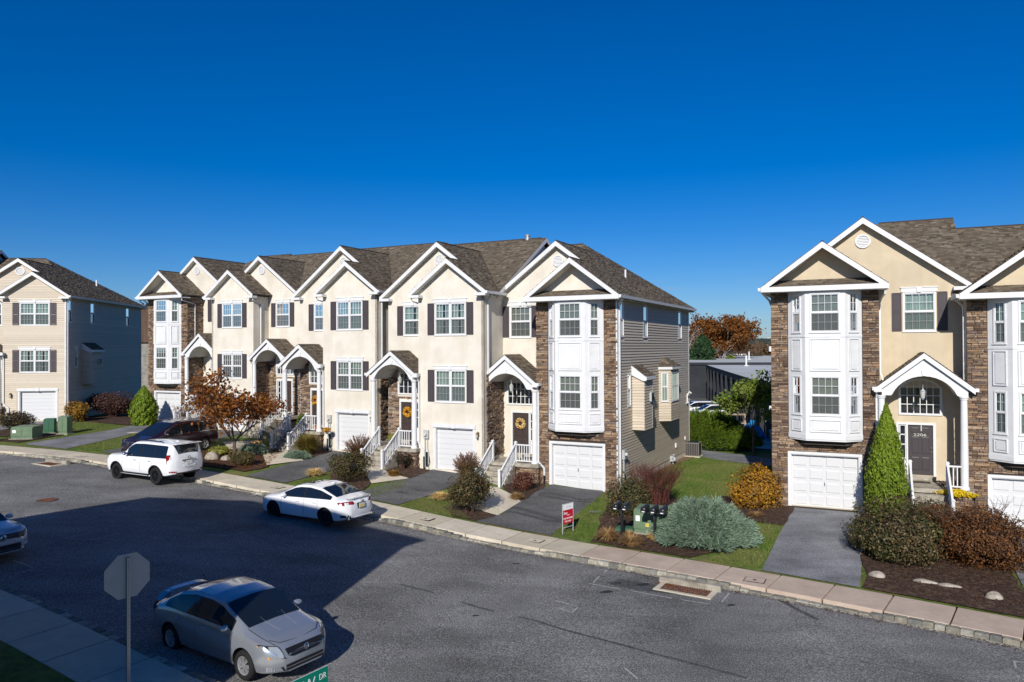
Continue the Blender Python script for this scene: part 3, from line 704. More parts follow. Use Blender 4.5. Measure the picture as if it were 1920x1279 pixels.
def stone_pieces(H, F, u0, u1, z0, z1, holes, wrap=False):
    out = []; z = z0; mm = H.mb(F)
    BH = [(0, 3, 2, 1), (4, 5, 6, 7), (0, 1, 5, 4), (1, 2, 6, 5), (2, 3, 7, 6), (3, 0, 4, 7)]
    while z < z1-.03:
        h = min(rnd.choice([.05, .06, .075, .085, .10, .12]), z1-z)
        for a, b in intervals(u0, u1, z, z+h, holes):
            u = a
            while u < b-.02:
                w = rnd.choice([.10, .14, .20, .26, .34, .46])*rnd.uniform(.8, 1.2)
                if b-(u+w) < .12: w = b-u
                e = rnd.choice([.008, .02, .035, .05, .07]); g = .005; dz = rnd.uniform(-.006, .006)
                x0, x1 = u+g, u+w-g; y0, y1 = z+g*.6, z+h-g*.6
                k = .012
                vs = [(x0, -.01, y0), (x1, -.01, y0), (x1, -.01, y1), (x0, -.01, y1),
                      (x0+k*rnd.random(), e, y0+k*rnd.random()), (x1-k*rnd.random(), e*rnd.uniform(.7, 1.1), y0+k*rnd.random()), (x1-k*rnd.random(), e*rnd.uniform(.7, 1.1), y1-k*rnd.random()), (x0+k*rnd.random(), e, y1-k*rnd.random())]
                v = [mm.xf(p) for p in vs]; f = [q if not mm.flip else q[::-1] for q in BH]
                out.append((v, f, v[4])); u += w
        z += h
    return out
def siding_pieces(H, F, u0, u1, z0, z1, holes, h=.135):
    out = []; mm = H.mb(F); z = z0
    while z < z1-.02:
        hh = min(h, z1-z)
        for a, b in intervals(u0, u1, z, z+hh, holes):
            vs = [(a, .036, z), (b, .036, z), (b, .004, z+hh), (a, .004, z+hh), (a, 0, z), (b, 0, z)]
            fs = [(0, 1, 2, 3), (4, 5, 1, 0), (4, 0, 3), (5, 2, 1)]
            v = [mm.xf(p) for p in vs]; out.append((v, [q if not mm.flip else q[::-1] for q in fs], v[0]))
        z += hh
    return out
def gable_siding(H, F, tri, z0, h=.115):
    """tri: function z -> (u0,u1)"""
    out = []; mm = H.mb(F); z = z0
    while True:
        r = tri(z); r2 = tri(z+h)
        if r[1]-r[0] < .05: break
        vs = [(r[0], .022, z), (r[1], .022, z), (max(r2[1], r2[0]), .004, z+h), (min(r2[0], (r2[0]+r2[1])/2) if r2[1] < r2[0] else r2[0], .004, z+h), (r[0], 0, z), (r[1], 0, z)]
        v = [mm.xf(p) for p in vs]; out.append((v, [q if not mm.flip else q[::-1] for q in [(0, 1, 2, 3), (4, 5, 1, 0)]], v[0])); z += h
    return out
def shingle_pieces(H, poly, ex=.145):
    P = [Vector(p) for p in poly]; n = (P[1]-P[0]).cross(P[2]-P[0])
    for i in range(2, len(P)-1):
        if n.length < 1e-6: n = (P[i]-P[0]).cross(P[i+1]-P[0])
    n.normalize()
    if n.z < 0: n = -n
    e = Vector((0, 0, 1)).cross(n).normalized(); d = n.cross(e)
    if d.z < 0: d = -d
    O = P[0]; Q = [((p-O).dot(e), (p-O).dot(d)) for p in P]
    q0, q1 = min(q[1] for q in Q), max(q[1] for q in Q)
    def iv(q):
        xs = []
        for i in range(len(Q)):
            a, b = Q[i], Q[(i+1) % len(Q)]
            if abs(a[1]-b[1]) < 1e-9: continue
            if min(a[1], b[1])-1e-7 <= q <= max(a[1], b[1])+1e-7: xs.append(a[0]+(b[0]-a[0])*(q-a[1])/(b[1]-a[1]))
        return (min(xs), max(xs)) if len(xs) >= 2 else None
    out = []; q = q0+1e-4
    flip = H.c is not None
    mx = (lambda p: (H.c-p[0], p[1], p[2])) if flip else (lambda p: tuple(p))
    rndn = rnd.random
    while q < q1-.02:
        t = min(q+ex, q1-1e-4); A, B = iv(q), iv(t)
        if A and B:
            p = min(A[0], B[0])-rndn()*.2; pe = max(A[1], B[1])
            while p < pe:
                w = .09+.19*rndn(); a, b = p, p+w; p = b
                a0, b0 = max(a, A[0]), min(b, A[1]); a1, b1 = max(a, B[0]), min(b, B[1])
                if b0-a0 < .004 and b1-a1 < .004: continue
                if b0 < a0: a0 = b0 = min(max(a, A[0]), A[1])
                if b1 < a1: a1 = b1 = min(max(a, B[0]), B[1])
                hi = .014 if rndn() < .5 else .030
                W = lambda x, y, z: O+e*x+d*y+n*z
                vs = [W(a0, q, hi), W(b0, q, hi), W(b1, t+.01, .008), W(a1, t+.01, .008), W(a0, q, 0), W(b0, q, 0)]
                fs = [(0, 1, 2, 3), (4, 5, 1, 0), (4, 0, 3), (5, 2, 1)]
                vs = [mx(v) for v in vs]
                out.append((vs, [f[::-1] for f in fs] if flip else fs, tuple(vs[0])))
        q += ex
    return out
def window(H, F, w, h, nx=4, ny=2, cover='curtain', twin=False, header=True, parent=None, trim=.06, screen=True, depth=.10, lites=True, tint=None):
    """F origin at the lower left of the outer frame, on the wall face"""
    P = parent or H.t
    m = H.mb(F); o = .03
    m.box(0, w, -.02, o, 0, trim); m.box(0, w, -.02, o, h-trim, h); m.box(0, trim, -.02, o, trim, h-trim); m.box(w-trim, w, -.02, o, trim, h-trim)
    units = [(trim, w-trim)]
    if twin:
        c = w/2; m.box(c-.05, c+.05, -.02, o, trim, h-trim); units = [(trim, c-.05), (c+.05, w-trim)]
    m.box(-.03, w+.03, -.02, o+.015, -.035, 0)
    mid = h*.5
    for a, b in units:
        m.box(a, b, -.045, .012, mid-.025, mid+.03)
        for z0, z1, n in ((trim, mid-.025, -.045), (mid+.03, h-trim, -.02)):
            m.box(a, a+.03, n, n+.03, z0, z1); m.box(b-.03, b, n, n+.03, z0, z1); m.box(a, b, n, n+.03, z0, z0+.03); m.box(a, b, n, n+.03, z1-.03, z1)
    win = m.build('window', M_white, P)
    sub = parent is None
    W = win if sub else P
    if header:
        m = H.mb(F); m.box(-.06, w+.06, 0, .05, h+.002, h+.17); m.box(-.09, w+.09, 0, .075, h+.17, h+.205)
        c = w/2; m.prism([(c-.07, h-.01), (c+.07, h-.01), (c+.10, h+.22), (c-.10, h+.22)], .051, .085)
        m.build('window_header', M_white, W if sub else P)
    # dark panel, its colour standing in for the unlit room
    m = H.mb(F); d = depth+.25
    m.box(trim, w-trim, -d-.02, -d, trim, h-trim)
    m.build('room_shade_panel', M_room, W)
    for a, b in units:
        for z0, z1, n, low in ((trim+.03, mid-.025-.03, -.03, True), (mid+.06, h-trim-.03, -.005, False)):
            gx0, gx1 = a+.03, b-.03
            if lites:
                mu = H.mb(F); t = .0075
                for i in range(1, nx): x = gx0+(gx1-gx0)*i/nx; mu.box(x-t, x+t, n-.004, n+.010, z0, z1)
                for j in range(1, ny): z = z0+(z1-z0)*j/ny; mu.box(gx0, gx1, n-.003, n+.009, z-t, z+t)
                mu.build('glazing_bars', M_white, W)
            if H.near and lites:
                for i in range(nx):
                    for j in range(ny):
                        p = H.mb(F); xa, xb = gx0+(gx1-gx0)*i/nx, gx0+(gx1-gx0)*(i+1)/nx; za, zb = z0+(z1-z0)*j/ny, z0+(z1-z0)*(j+1)/ny
                        ti = rnd.uniform(-.0012, .0012); tj = rnd.uniform(-.0012, .0012)
                        p.face([(xa, n-.006+ti, za), (xb, n-.006+tj, za), (xb, n-.006+tj-ti, zb), (xa, n-.006, zb)]); p.build('pane', M_glass, W)
            else:
                p = H.mb(F); p.face([(gx0, n-.006, z0), (gx1, n-.006, z0), (gx1, n-.006, z1), (gx0, n-.006, z1)]); p.build('pane', M_glass, W)
            if low and screen:
                p = H.mb(F); p.face([(gx0-.02, n+.025, z0-.02), (gx1+.02, n+.025, z0-.02), (gx1+.02, n+.025, z1+.02), (gx0-.02, n+.025, z1+.02)]); p.build('insect_screen', M_screen, W)
        if cover in ('curtain', 'part'):
            m = H.mb(F); spans = [(a+.02, b-.02)] if cover == 'curtain' else [(a+.02, a+(b-a)*.42), (a+(b-a)*.62, b-.02)]
            for sa, sb in spans:
                K = max(6, int((sb-sa)/.035)); pts = []
                for i in range(K+1): pts.append((sa+(sb-sa)*i/K, -depth+.02*math.sin(i*1.9)+.006*math.sin(i*.7)))
                for p, q in zip(pts, pts[1:]): m.face([(p[0], p[1], trim), (q[0], q[1], trim), (q[0], q[1], h-trim), (p[0], p[1], h-trim)])
            m.build('curtain', M_curtain, W)
        elif cover == 'blind':
            m = H.mb(F); z = trim
            zt = h-trim
            while z < zt-.02:
                m.face([(a+.01, -depth+.02, z), (b-.01, -depth+.02, z), (b-.01, -depth-.012, z+.034), (a+.01, -depth-.012, z+.034)]); z += .045
            m.build('blind', M_blind, W)
    return win
def shutter(H, F, w, h):
    m = H.mb(F); m.box(0, w, 0, .03, 0, h)
    k = .045
    m.box(0, k, .03, .045, 0, h); m.box(w-k, w, .03, .045, 0, h)
    for z in (0, h*.5-k*.6, h-k): m.box(k, w-k, .03, .045, z, z+k*1.2)
    for z0, z1 in ((k*1.2, h*.5-k*.6), (h*.5+k*.6, h-k)):
        m.box(k+.02, w-k-.02, .03, .040, z0+.03, z1-.03)
    m.build('shutter', M_shutter, H.t)
def rounded_vent(H, F, r=.27):
    m = H.mb(F); n = 28
    vo = [(r*1.18*math.cos(2*PI*k/n), r*1.18*math.sin(2*PI*k/n)) for k in range(n)]; vi = [(r*.92*math.cos(2*PI*k/n), r*.92*math.sin(2*PI*k/n)) for k in range(n)]
    vs = [(x, .06, z) for x, z in vo]+[(x, .06, z) for x, z in vi]+[(x, 0, z) for x, z in vo]+[(x, .01, z) for x, z in vi]
    fs = []
    for k in range(n):
        j = (k+1) % n; fs += [(k, j, n+j, n+k), (2*n+k, 2*n+j, j, k), (n+k, n+j, 3*n+j, 3*n+k)]
    fs.append(tuple(range(3*n, 4*n))); m.add(vs, [f[::-1] for f in fs]); v = m.build('gable_vent', M_white, H.t)
    for i in range(7):
        z = -r*.78+i*r*.26; x = math.sqrt(max((r*.9)**2-z*z, 0))
        if x < .05: continue
        m = H.mb(F); m.add([(-x, .045, z), (x, .045, z), (x, .015, z+.05), (-x, .015, z+.05)], [(0, 1, 2, 3)]); m.build('louvre', M_white, v)
def garage(H, F, w, h, kind='raised', casing=.11):
    """F at the lower-left corner of the opening; wall opening w x h"""
    m = H.mb(F)
    m.box(-casing, 0, 0, .03, 0, h+casing); m.box(w, w+casing, 0, .03, 0, h+casing); m.box(0, w, 0, .03, h, h+casing)
    if kind != 'raised':
        m.box(-casing-.03, w+casing+.03, .03, .07, h+.02, h+casing+.10)
        c = w/2; m.prism([(c-.08, h), (c+.08, h), (c+.11, h+casing+.14), (c-.11, h+casing+.14)], .071, .10)
    m.box(0, .03, -.20, 0, 0, h); m.box(w-.03, w, -.20, 0, 0, h); m.box(0, w, -.20, 0, h-.03, h)
    m.build('garage_frame', M_white, H.t)
    m = H.mb(F); m.box(.03, w-.03, -.22, -.18, 0, h-.03); g = m.build('garage_door', M_doorw, H.t)
    sh = (h-.03)/4
    for r in range(4):
        if kind == 'raised':
            for c in range(4):
                cw = (w-.06)/4; x0 = .03+c*cw; p = H.mb(F)
                a, b, z0, z1 = x0+.055, x0+cw-.055, r*sh+.075, (r+1)*sh-.075
                pass
                k = .03
                p.add([(a, -.1699, z0), (b, -.1699, z0), (b, -.1699, z1), (a, -.1699, z1), (a+k, -.148, z0+k), (b-k, -.148, z0+k), (b-k, -.148, z1-k), (a+k, -.148, z1-k)],
                      [q[::-1] for q in [(0, 1, 5, 4), (1, 2, 6, 5), (2, 3, 7, 6), (3, 0, 4, 7), (4, 5, 6, 7)]])
                p.build('panel', M_doorw, g)
            p = H.mb(F); p.box(.03, w-.03, -.18, -.170, r*sh+.014, (r+1)*sh-.014); p.build('section', M_doorw, g)
        else:
            p = H.mb(F); p.box(.03, w-.03, -.18, -.160, r*sh+.016, (r+.5)*sh-.009); p.box(.03, w-.03, -.18, -.160, (r+.5)*sh+.009, (r+1)*sh-.016)
            p.build('panel', M_doorw, g)
    m = H.mb(F); m.box(w/2-.012, w/2+.012, -.17, -.14, .88, 1.02) if kind == 'raised' else m.box(w/2-.05, w/2+.05, -.167, -.15, .06, .09); m.build('handle', M_black, g)
    m = H.mb(F); m.box(0, w, -.2, -.02, -.02, .02); m.build('threshold', M_walk, H.t)
    return g
def downspout(H, pts, r=.04, mat=None):
    m = H.mb()
    P = [Vector(p) for p in pts]
    m.tube(P, r*1.15, 4); m.build('downspout', mat or M_white, H.t)
def arch_pts(cx, half, z0, rise, n=14):
    return [(cx-half*math.cos(PI*k/n), z0+rise*math.sin(PI*k/n)) for k in range(n+1)]
def seg_arch(cx, half, z0, rise, n=12):
    R = (half*half+rise*rise)/(2*rise); out = []
    a = math.asin(min(1, half/R))
    for k in range(n+1):
        t = -a+2*a*k/n; out.append((cx+R*math.sin(t), z0-(R-rise)+R*math.cos(t)))
    return out
def porch(H, ac=-2.27, half=1.68, ze=5.0, pk=6.35, bf=-.35, mw=1.35, zs=1.15, colx=(-3.6, -.80), stx=(-2.95, -1.85), z0=0., rail_left=True, stoneface=True, rich=True, lantern=False, slab_l=None, spout=True, wallr=None):
    sl = (pk-ze)/half
    aL, aR = ac-half, ac+half
    # roof: two slopes
    m = H.mb(); t = .07
    m.add([(aL, bf, ze), (ac, bf, pk), (aR, bf, ze), (aL, mw, ze), (ac, mw, pk), (aR, mw, ze), (aL, bf, ze-t), (ac, bf, pk-t), (aR, bf, ze-t), (aL, mw, ze-t), (ac, mw, pk-t), (aR, mw, ze-t)],
          [(0, 1, 4, 3), (1, 2, 5, 4), (6, 9, 10, 7), (7, 10, 11, 8), (0, 3, 9, 6), (2, 8, 11, 5)])
    pr = m.build('porch_roof', M_deck, H.t)
    pc = shingle_pieces(H, [(aR, bf-.02, ze+.005), (ac, bf-.02, pk+.005), (ac, mw, pk+.005), (aR, mw, ze+.005)])+shingle_pieces(H, [(aL, bf-.02, ze+.005), (ac, bf-.02, pk+.005), (ac, mw, pk+.005), (aL, mw, ze+.005)])
    emit(H, pc, 'shingle', M_shingle, pr, 60 if rich else 0, 'shingles')
    m = H.mb(); d = .21; e = t+.0
    for s_ in (-1, 1):
        a = ac+s_*half; m.prism([(a, ze-.02), (ac, pk-.02), (ac, pk-.02-d), (a, ze-.02-d)][::s_], bf-.035, bf)
    m.build('rake_board', M_white, H.t)
    # arched front panel
    rh = 1.10; zsq = ze-.18
    out = [(ac-half+.22, ze-.32)]
    out += [(ac-half+.22, ze+.0), (ac, pk-.24), (ac+half-.22, ze+.0), (ac+half-.22, ze-.32), (ac+rh+.06, ze-.32)]
    out += [(x, z) for x, z in reversed(seg_arch(ac, rh, zsq-.10, .72, 14))]
    out += [(ac-rh-.06, ze-.32)]
    m = H.mb(); m.prism(out, bf+.10, bf+.18); m.prism([(ac-.06, zsq+.63), (ac+.06, zsq+.63), (ac+.085, zsq+.83), (ac-.085, zsq+.83)], bf+.06, bf+.099); m.build('arched_panel', M_white, H.t)
    # barrel ceiling
    A = seg_arch(ac, rh, zsq-.10, .72, 14); m = H.mb()
    for p, q in zip(A, A[1:]): m.face([(p[0], bf+.18, p[1]), (p[0], mw, p[1]), (q[0], mw, q[1]), (q[0], bf+.18, q[1])])
    m.face([(A[0][0]-.0, bf+.18, A[0][1]), (A[0][0], bf+.18, ze-.32), (A[0][0], mw, ze-.32), (A[0][0], mw, A[0][1])]); m.face([(A[-1][0], bf+.18, A[-1][1]), (A[-1][0], mw, A[-1][1]), (A[-1][0], mw, ze-.32), (A[-1][0], bf+.18, ze-.32)])
    m.build('porch_ceiling', M_soffit, H.t)
    m = H.mb()
    for s_ in (-1, 1):   # side beams with small gutters
        x0 = ac+s_*(half-.22); x1 = ac+s_*rh
        m.box(min(x0, x1), max(x0, x1), bf+.181, mw, ze-.32, ze-.06)
        g = ac+s_*half; m.box(min(g, g+s_*.12), max(g, g+s_*.12), bf-.02, mw, ze-.13, ze+.0)
    m.build('porch_beam', M_white, H.t)
    # columns
    for x in colx:
        m = H.mb(); h = ze-.32-zs
        m.lathe([(.17, 0), (.17, .06), (.145, .10), (.135, .13), (.135, h*.33), (.115, h-.20), (.115, h-.14), (.14, h-.12), (.14, h-.08), (.165, h-.06), (.165, h)], x, bf+.24, 20, zs)
        m.build('column', M_white, H.t, smooth=False)
    # slab and pier
    sl0 = slab_l if slab_l is not None else colx[0]-.28; sr = colx[1]+.30
    m = H.mb(); m.prismz([(sl0, bf-.08), (sr-.06, bf-.08), (sr, bf-.02), (sr, mw), (sl0, mw)], zs-.16, zs); m.build('porch_slab', M_conc, H.t)
    m = H.mb(); m.box(sl0+.08, sr-.10, bf+.05, mw, z0-.5, zs-.16); pier = m.build('pier', M_joint if stoneface else M_stucco, H.t)
    if stoneface:
        pcs = stone_pieces(H, Frame(sl0+.08, bf+.05, 0, 1, 0), 0, sr-sl0-.18, z0-.3, zs-.165, [(stx[0]-sl0-.2, stx[1]-sl0+.05, -2, 3)])
        pcs += stone_pieces(H, Frame(sr-.10, bf+.05, 0, 0, 1), 0, mw-bf-.05, z0-.3, zs-.165, [])
        emit(H, pcs, 'stone', M_stone, pier, 70 if rich else 0, 'stones')
    # steps with stepped cheek walls
    n = max(3, int(round((zs-z0)/.19))); rise = (zs-z0)/n; run = .27
    x0, x1 = stx
    for k in range(1, n):
        z = zs-rise*k; y1 = bf-.08-run*(k-1); y0 = y1-run
        m = H.mb(); m.box(x0, x1, y0-.02, y1, z0-.6, z); m.build('step', M_conc, H.t)
    m = H.mb()
    for x in (x0-.16, x1):
        for k in range(1, n+1):
            z = zs-rise*(k-1)-.02; y1 = bf-.081-run*(k-1); y0 = y1-run
            if k < n or True: m.box(x+.001, x+.159, y0, y1, z0-.6, max(z-rise*.4, z0+.05))
    m.build('cheek_wall', M_conc, H.t)
    # railings
    yb = bf-.08-run*(n-1)-.12; yt = bf+.16
    def post(x, y, zb, h=1.02):
        m = H.mb(); m.box(x-.055, x+.055, y-.055, y+.055, zb, zb+h); m.box(x-.07, x+.07, y-.07, y+.07, zb+h, zb+h+.035); m.prismx([(y-.05, zb+h+.035), (y+.05, zb+h+.035), (y, zb+h+.075)], x-.05, x+.05); return m
    for x in (x0-.08, x1+.08):
        r = post(x, yb, z0-.1, 1.10).build('railing', M_white, H.t)
        post(x, yt, zs, .96).build('railing_post', M_white, H.t)
        zt0, zt1 = z0+.88, zs+.88
        m = H.mb(); dx = .035
        for (za, zb_), th in (((zt0, zt1), .06), ((zt0-.72, zt1-.78), .05)):
            m.add([(x-dx, yb+.05, za), (x+dx, yb+.05, za), (x+dx, yt-.05, zb_), (x-dx, yt-.05, zb_), (x-dx, yb+.05, za+th), (x+dx, yb+.05, za+th), (x+dx, yt-.05, zb_+th), (x-dx, yt-.05, zb_+th)],
                  [(0, 3, 2, 1), (4, 5, 6, 7), (0, 1, 5, 4), (1, 2, 6, 5), (2, 3, 7, 6), (3, 0, 4, 7)])
        m.build('handrail', M_white, r)
        L = yt-yb-.1; k = max(4, int(L/.125))
        for i in range(1, k):
            y = yb+.05+L*i/k; f = i/k; zb2 = z0+.16+(zs-z0-.06)*f+.04; zt2 = zt0+(zt1-zt0)*f
            m = H.mb(); m.box(x-.018, x+.018, y-.018, y+.018, zb2, zt2); m.build('baluster', M_white, r)
    # level rail from stair to column
    for xa, xb in (((x1+.14, colx[1]-.12)), ((colx[0]+.12, x0-.14))):
        if xb-xa < .25: continue
        if xa < x0 and not rail_left: continue
        m = H.mb(); y = yt; m.box(xa, xb, y-.035, y+.035, zs+.84, zs+.90); m.box(xa, xb, y-.025, y+.025, zs+.08, zs+.13); r = m.build('railing', M_white, H.t)
        k = max(2, int((xb-xa)/.12))
        for i in range(1, k):
            x = xa+(xb-xa)*i/k; m = H.mb(); m.box(x-.018, x+.018, y-.018, y+.018, zs+.13, zs+.84); m.build('baluster', M_white, r)
    if lantern:
        pass
def arched_window(H, F, w, h, rise, nx, ny):
    """F lower-left of the outer frame, h to the crown"""
    c = w/2; hs = h-rise
    m = H.mb(F)
    A = seg_arch(c, c, hs, rise, 16); B = seg_arch(c, c-.09, hs, rise-.085, 16)
    m.box(0, w, -.02, .05, 0, .08); m.box(0, .09, -.02, .05, .08, hs); m.box(w-.09, w, -.02, .05, .08, hs)
    for i in range(16):
        a, b, p, q = A[i], A[i+1], B[i], B[i+1]
        m.add([(a[0], .05, a[1]), (b[0], .05, b[1]), (q[0], .05, q[1]), (p[0], .05, p[1]), (a[0], -.02, a[1]), (b[0], -.02, b[1]), (q[0], -.02, q[1]), (p[0], -.02, p[1])],
              [(0, 1, 2, 3), (0, 4, 5, 1), (3, 2, 6, 7)])
    W = m.build('arched_window', M_white, H.t)
    def top(x):
        for i in range(16):
            if B[i][0] <= x <= B[i+1][0]: return B[i][1]+(B[i+1][1]-B[i][1])*(x-B[i][0])/(B[i+1][0]-B[i][0])
        return hs
    x0, x1 = .09, w-.09; zs = [.08+(hs-.02)*j/(ny-1)*1.0 for j in range(ny)]
    m = H.mb(F)
    for i in range(1, nx):
        x = x0+(x1-x0)*i/nx; m.box(x-.014, x+.014, -.012, .014, .08, top(x))
    for z in zs[1:]: m.box(x0, x1, -.011, .013, z-.014, z+.014)
    m.build('glazing_bars', M_white, W)
    for i in range(nx):
        xa, xb = x0+(x1-x0)*i/nx, x0+(x1-x0)*(i+1)/nx
        for j in range(ny):
            za = zs[j]; 
            if j < ny-1: pts = [(xa, -.01, za), (xb, -.01, za), (xb, -.01, zs[j+1]), (xa, -.01, zs[j+1])]
            else: pts = [(xa, -.01, za), (xb, -.01, za), (xb, -.01, max(top(xb), za+.01)), ((xa+xb)/2, -.01, top((xa+xb)/2)), (xa, -.01, max(top(xa), za+.01))]
            p = H.mb(F); p.face(pts); p.build('pane', M_glass, W)
    m = H.mb(F); m.box(.0, w, -.62, -.6, 0, h); m.build('room_shade_panel', M_room, W)  # dark panel behind the glass, painted for the room's shade
    return A
def front_door(H, F, w=.93, h=2.03, side='right', mat=None, number=None):
    """door plus narrow sidelight; F at door lower-left"""
    sw = .30 if side else 0
    x0, x1 = (-sw if side == 'left' else 0), (w+sw if side == 'right' else w)
    m = H.mb(F); c = .09
    m.box(x0-c, x0, 0, .05, -.02, h+c); m.box(x1, x1+c, 0, .05, -.02, h+c); m.box(x0, x1, 0, .05, h, h+c)
    if side: xm = 0 if side == 'left' else w; m.box(xm-.03, xm+.03, 0, .05, 0, h)
    m.build('door_frame', M_white, H.t)
    m = H.mb(F); m.box(.03 if side == 'left' else 0, w-.03 if side == 'right' else w, -.06, -.02, 0, h); D = m.build('door', mat, H.t)
    for zz in ((.20, .72), (.86, 1.55), (1.68, 1.92)):
        for k in range(2):
            a = .14+k*.36; b = a+.27; z0, z1 = zz; p = H.mb(F); q = .03
            p.add([(a, -.0195, z0), (b, -.0195, z0), (b, -.0195, z1), (a, -.0195, z1), (a+q, -.006, z0+q), (b-q, -.006, z0+q), (b-q, -.006, z1-q), (a+q, -.006, z1-q)],
                  [t[::-1] for t in [(0, 1, 5, 4), (1, 2, 6, 5), (2, 3, 7, 6), (3, 0, 4, 7), (4, 5, 6, 7)]])
            p.build('panel', mat, D)
    m = H.mb(F); kx = .07 if side != 'left' else .10
    for z in (.95, 1.12): m.tube([(kx, -.02, z), (kx, .035, z)], [.03, .032], 10)
    m.build('handle', M_bronze, D)
    if side:
        a, b = (x0+.02, -.03) if side == 'left' else (w+.03, x1-.02)
        m = H.mb(F); m.box(a, b, -.04, -.02, 0, .62); m.box(a, b, -.04, -.0, .62, .68); m.box(a, a+.04, -.04, 0, .68, h-.05); m.box(b-.04, b, -.04, 0, .68, h-.05); m.box(a, b, -.04, 0, h-.05, h)
        m.box(a, b, -.04, 0, 1.2, 1.24); m.box(a, b, -.04, 0, 1.6, 1.64); S = m.build('sidelight', M_white, H.t)
        m = H.mb(F); m.face([(a+.04, -.02, .68), (b-.04, -.02, .68), (b-.04, -.02, h-.05), (a+.04, -.02, h-.05)]); m.build('pane', M_glassdark, S)
    m = H.mb(F); m.box(x0-c, x1+c, -.02, .04, -.20, -.021); m.build('kick_panel', M_conc, H.t)
    return D
def bay_window(H, o, cover='blind', rich=True):
    """two-storey angled bay on the stone wall; o = (a0, b0)"""
    xl, xr, fl, fr, fb = -.12, 2.66, .49, 1.97, -.60
    z0, z1 = 2.86, 8.78
    base_poly = [(xl, .02), (fl, fb), (fr, fb), (xr, .02)]
    facets = [((xl, .0), (fl, fb)), ((fl, fb), (fr, fb)), ((fr, fb), (xr, .0))]
    B = None
    for k, (p, q) in enumerate(facets):
        w = math.hypot(q[0]-p[0], q[1]-p[1]); F = Frame(p[0], p[1], 0, q[0]-p[0], q[1]-p[1])
        ww = 1.12 if k == 1 else .46; a = (w-ww)/2; b = a+ww
        holes = [(a, b, 7.18, 8.76), (a, b, 3.84, 5.42)]
        m = H.mb(F)
        for c in cells(0, w, z0, z1+.2, holes): m.box(c[0], c[1], -.09, 0, c[2], c[3])
        m.box(-.0, w, 0, .02, 2.86, 3.06); m.box(0, w, 0, .02, 6.98, 7.05)
        f = m.build('bay_window' if k == 1 else 'bay_side', M_white, H.t)
        for wz in (7.18, 3.84):
            window(H, F.sub(a, 0, wz), ww, 1.58, 4 if k == 1 else 2, 2, cover if rich else 'blind', False, False, None, .05, True, .08)
        for pz0, pz1 in ((5.62, 6.92), (3.16, 3.66)):
            m = H.mb(F); t = .035; u0, u1 = a-.02, b+.02
            m.box(u0, u1, 0, .045, pz0, pz0+t); m.box(u0, u1, 0, .045, pz1-t, pz1); m.box(u0, u0+t, 0, .045, pz0+t, pz1-t); m.box(u1-t, u1, 0, .045, pz0+t, pz1-t)
            m.box(u0+.085, u1-.085, 0, .038, pz0+.085, pz1-.085)
            m.build('moulded_panel', M_white, f)
    m = H.mb(); m.prismz([(x, y) for x, y in base_poly], 2.80, 2.858); m.build('bay_base', M_white, H.t)
    m = H.mb(); m.prismz([(fl-.05, -.35), (fr+.05, -.35), (xr-.35, -.02), (xl+.35, -.02)], 2.62, 2.799); m.build('bay_corbel', M_deck, H.t)
ZE = 9.05; SL = .75
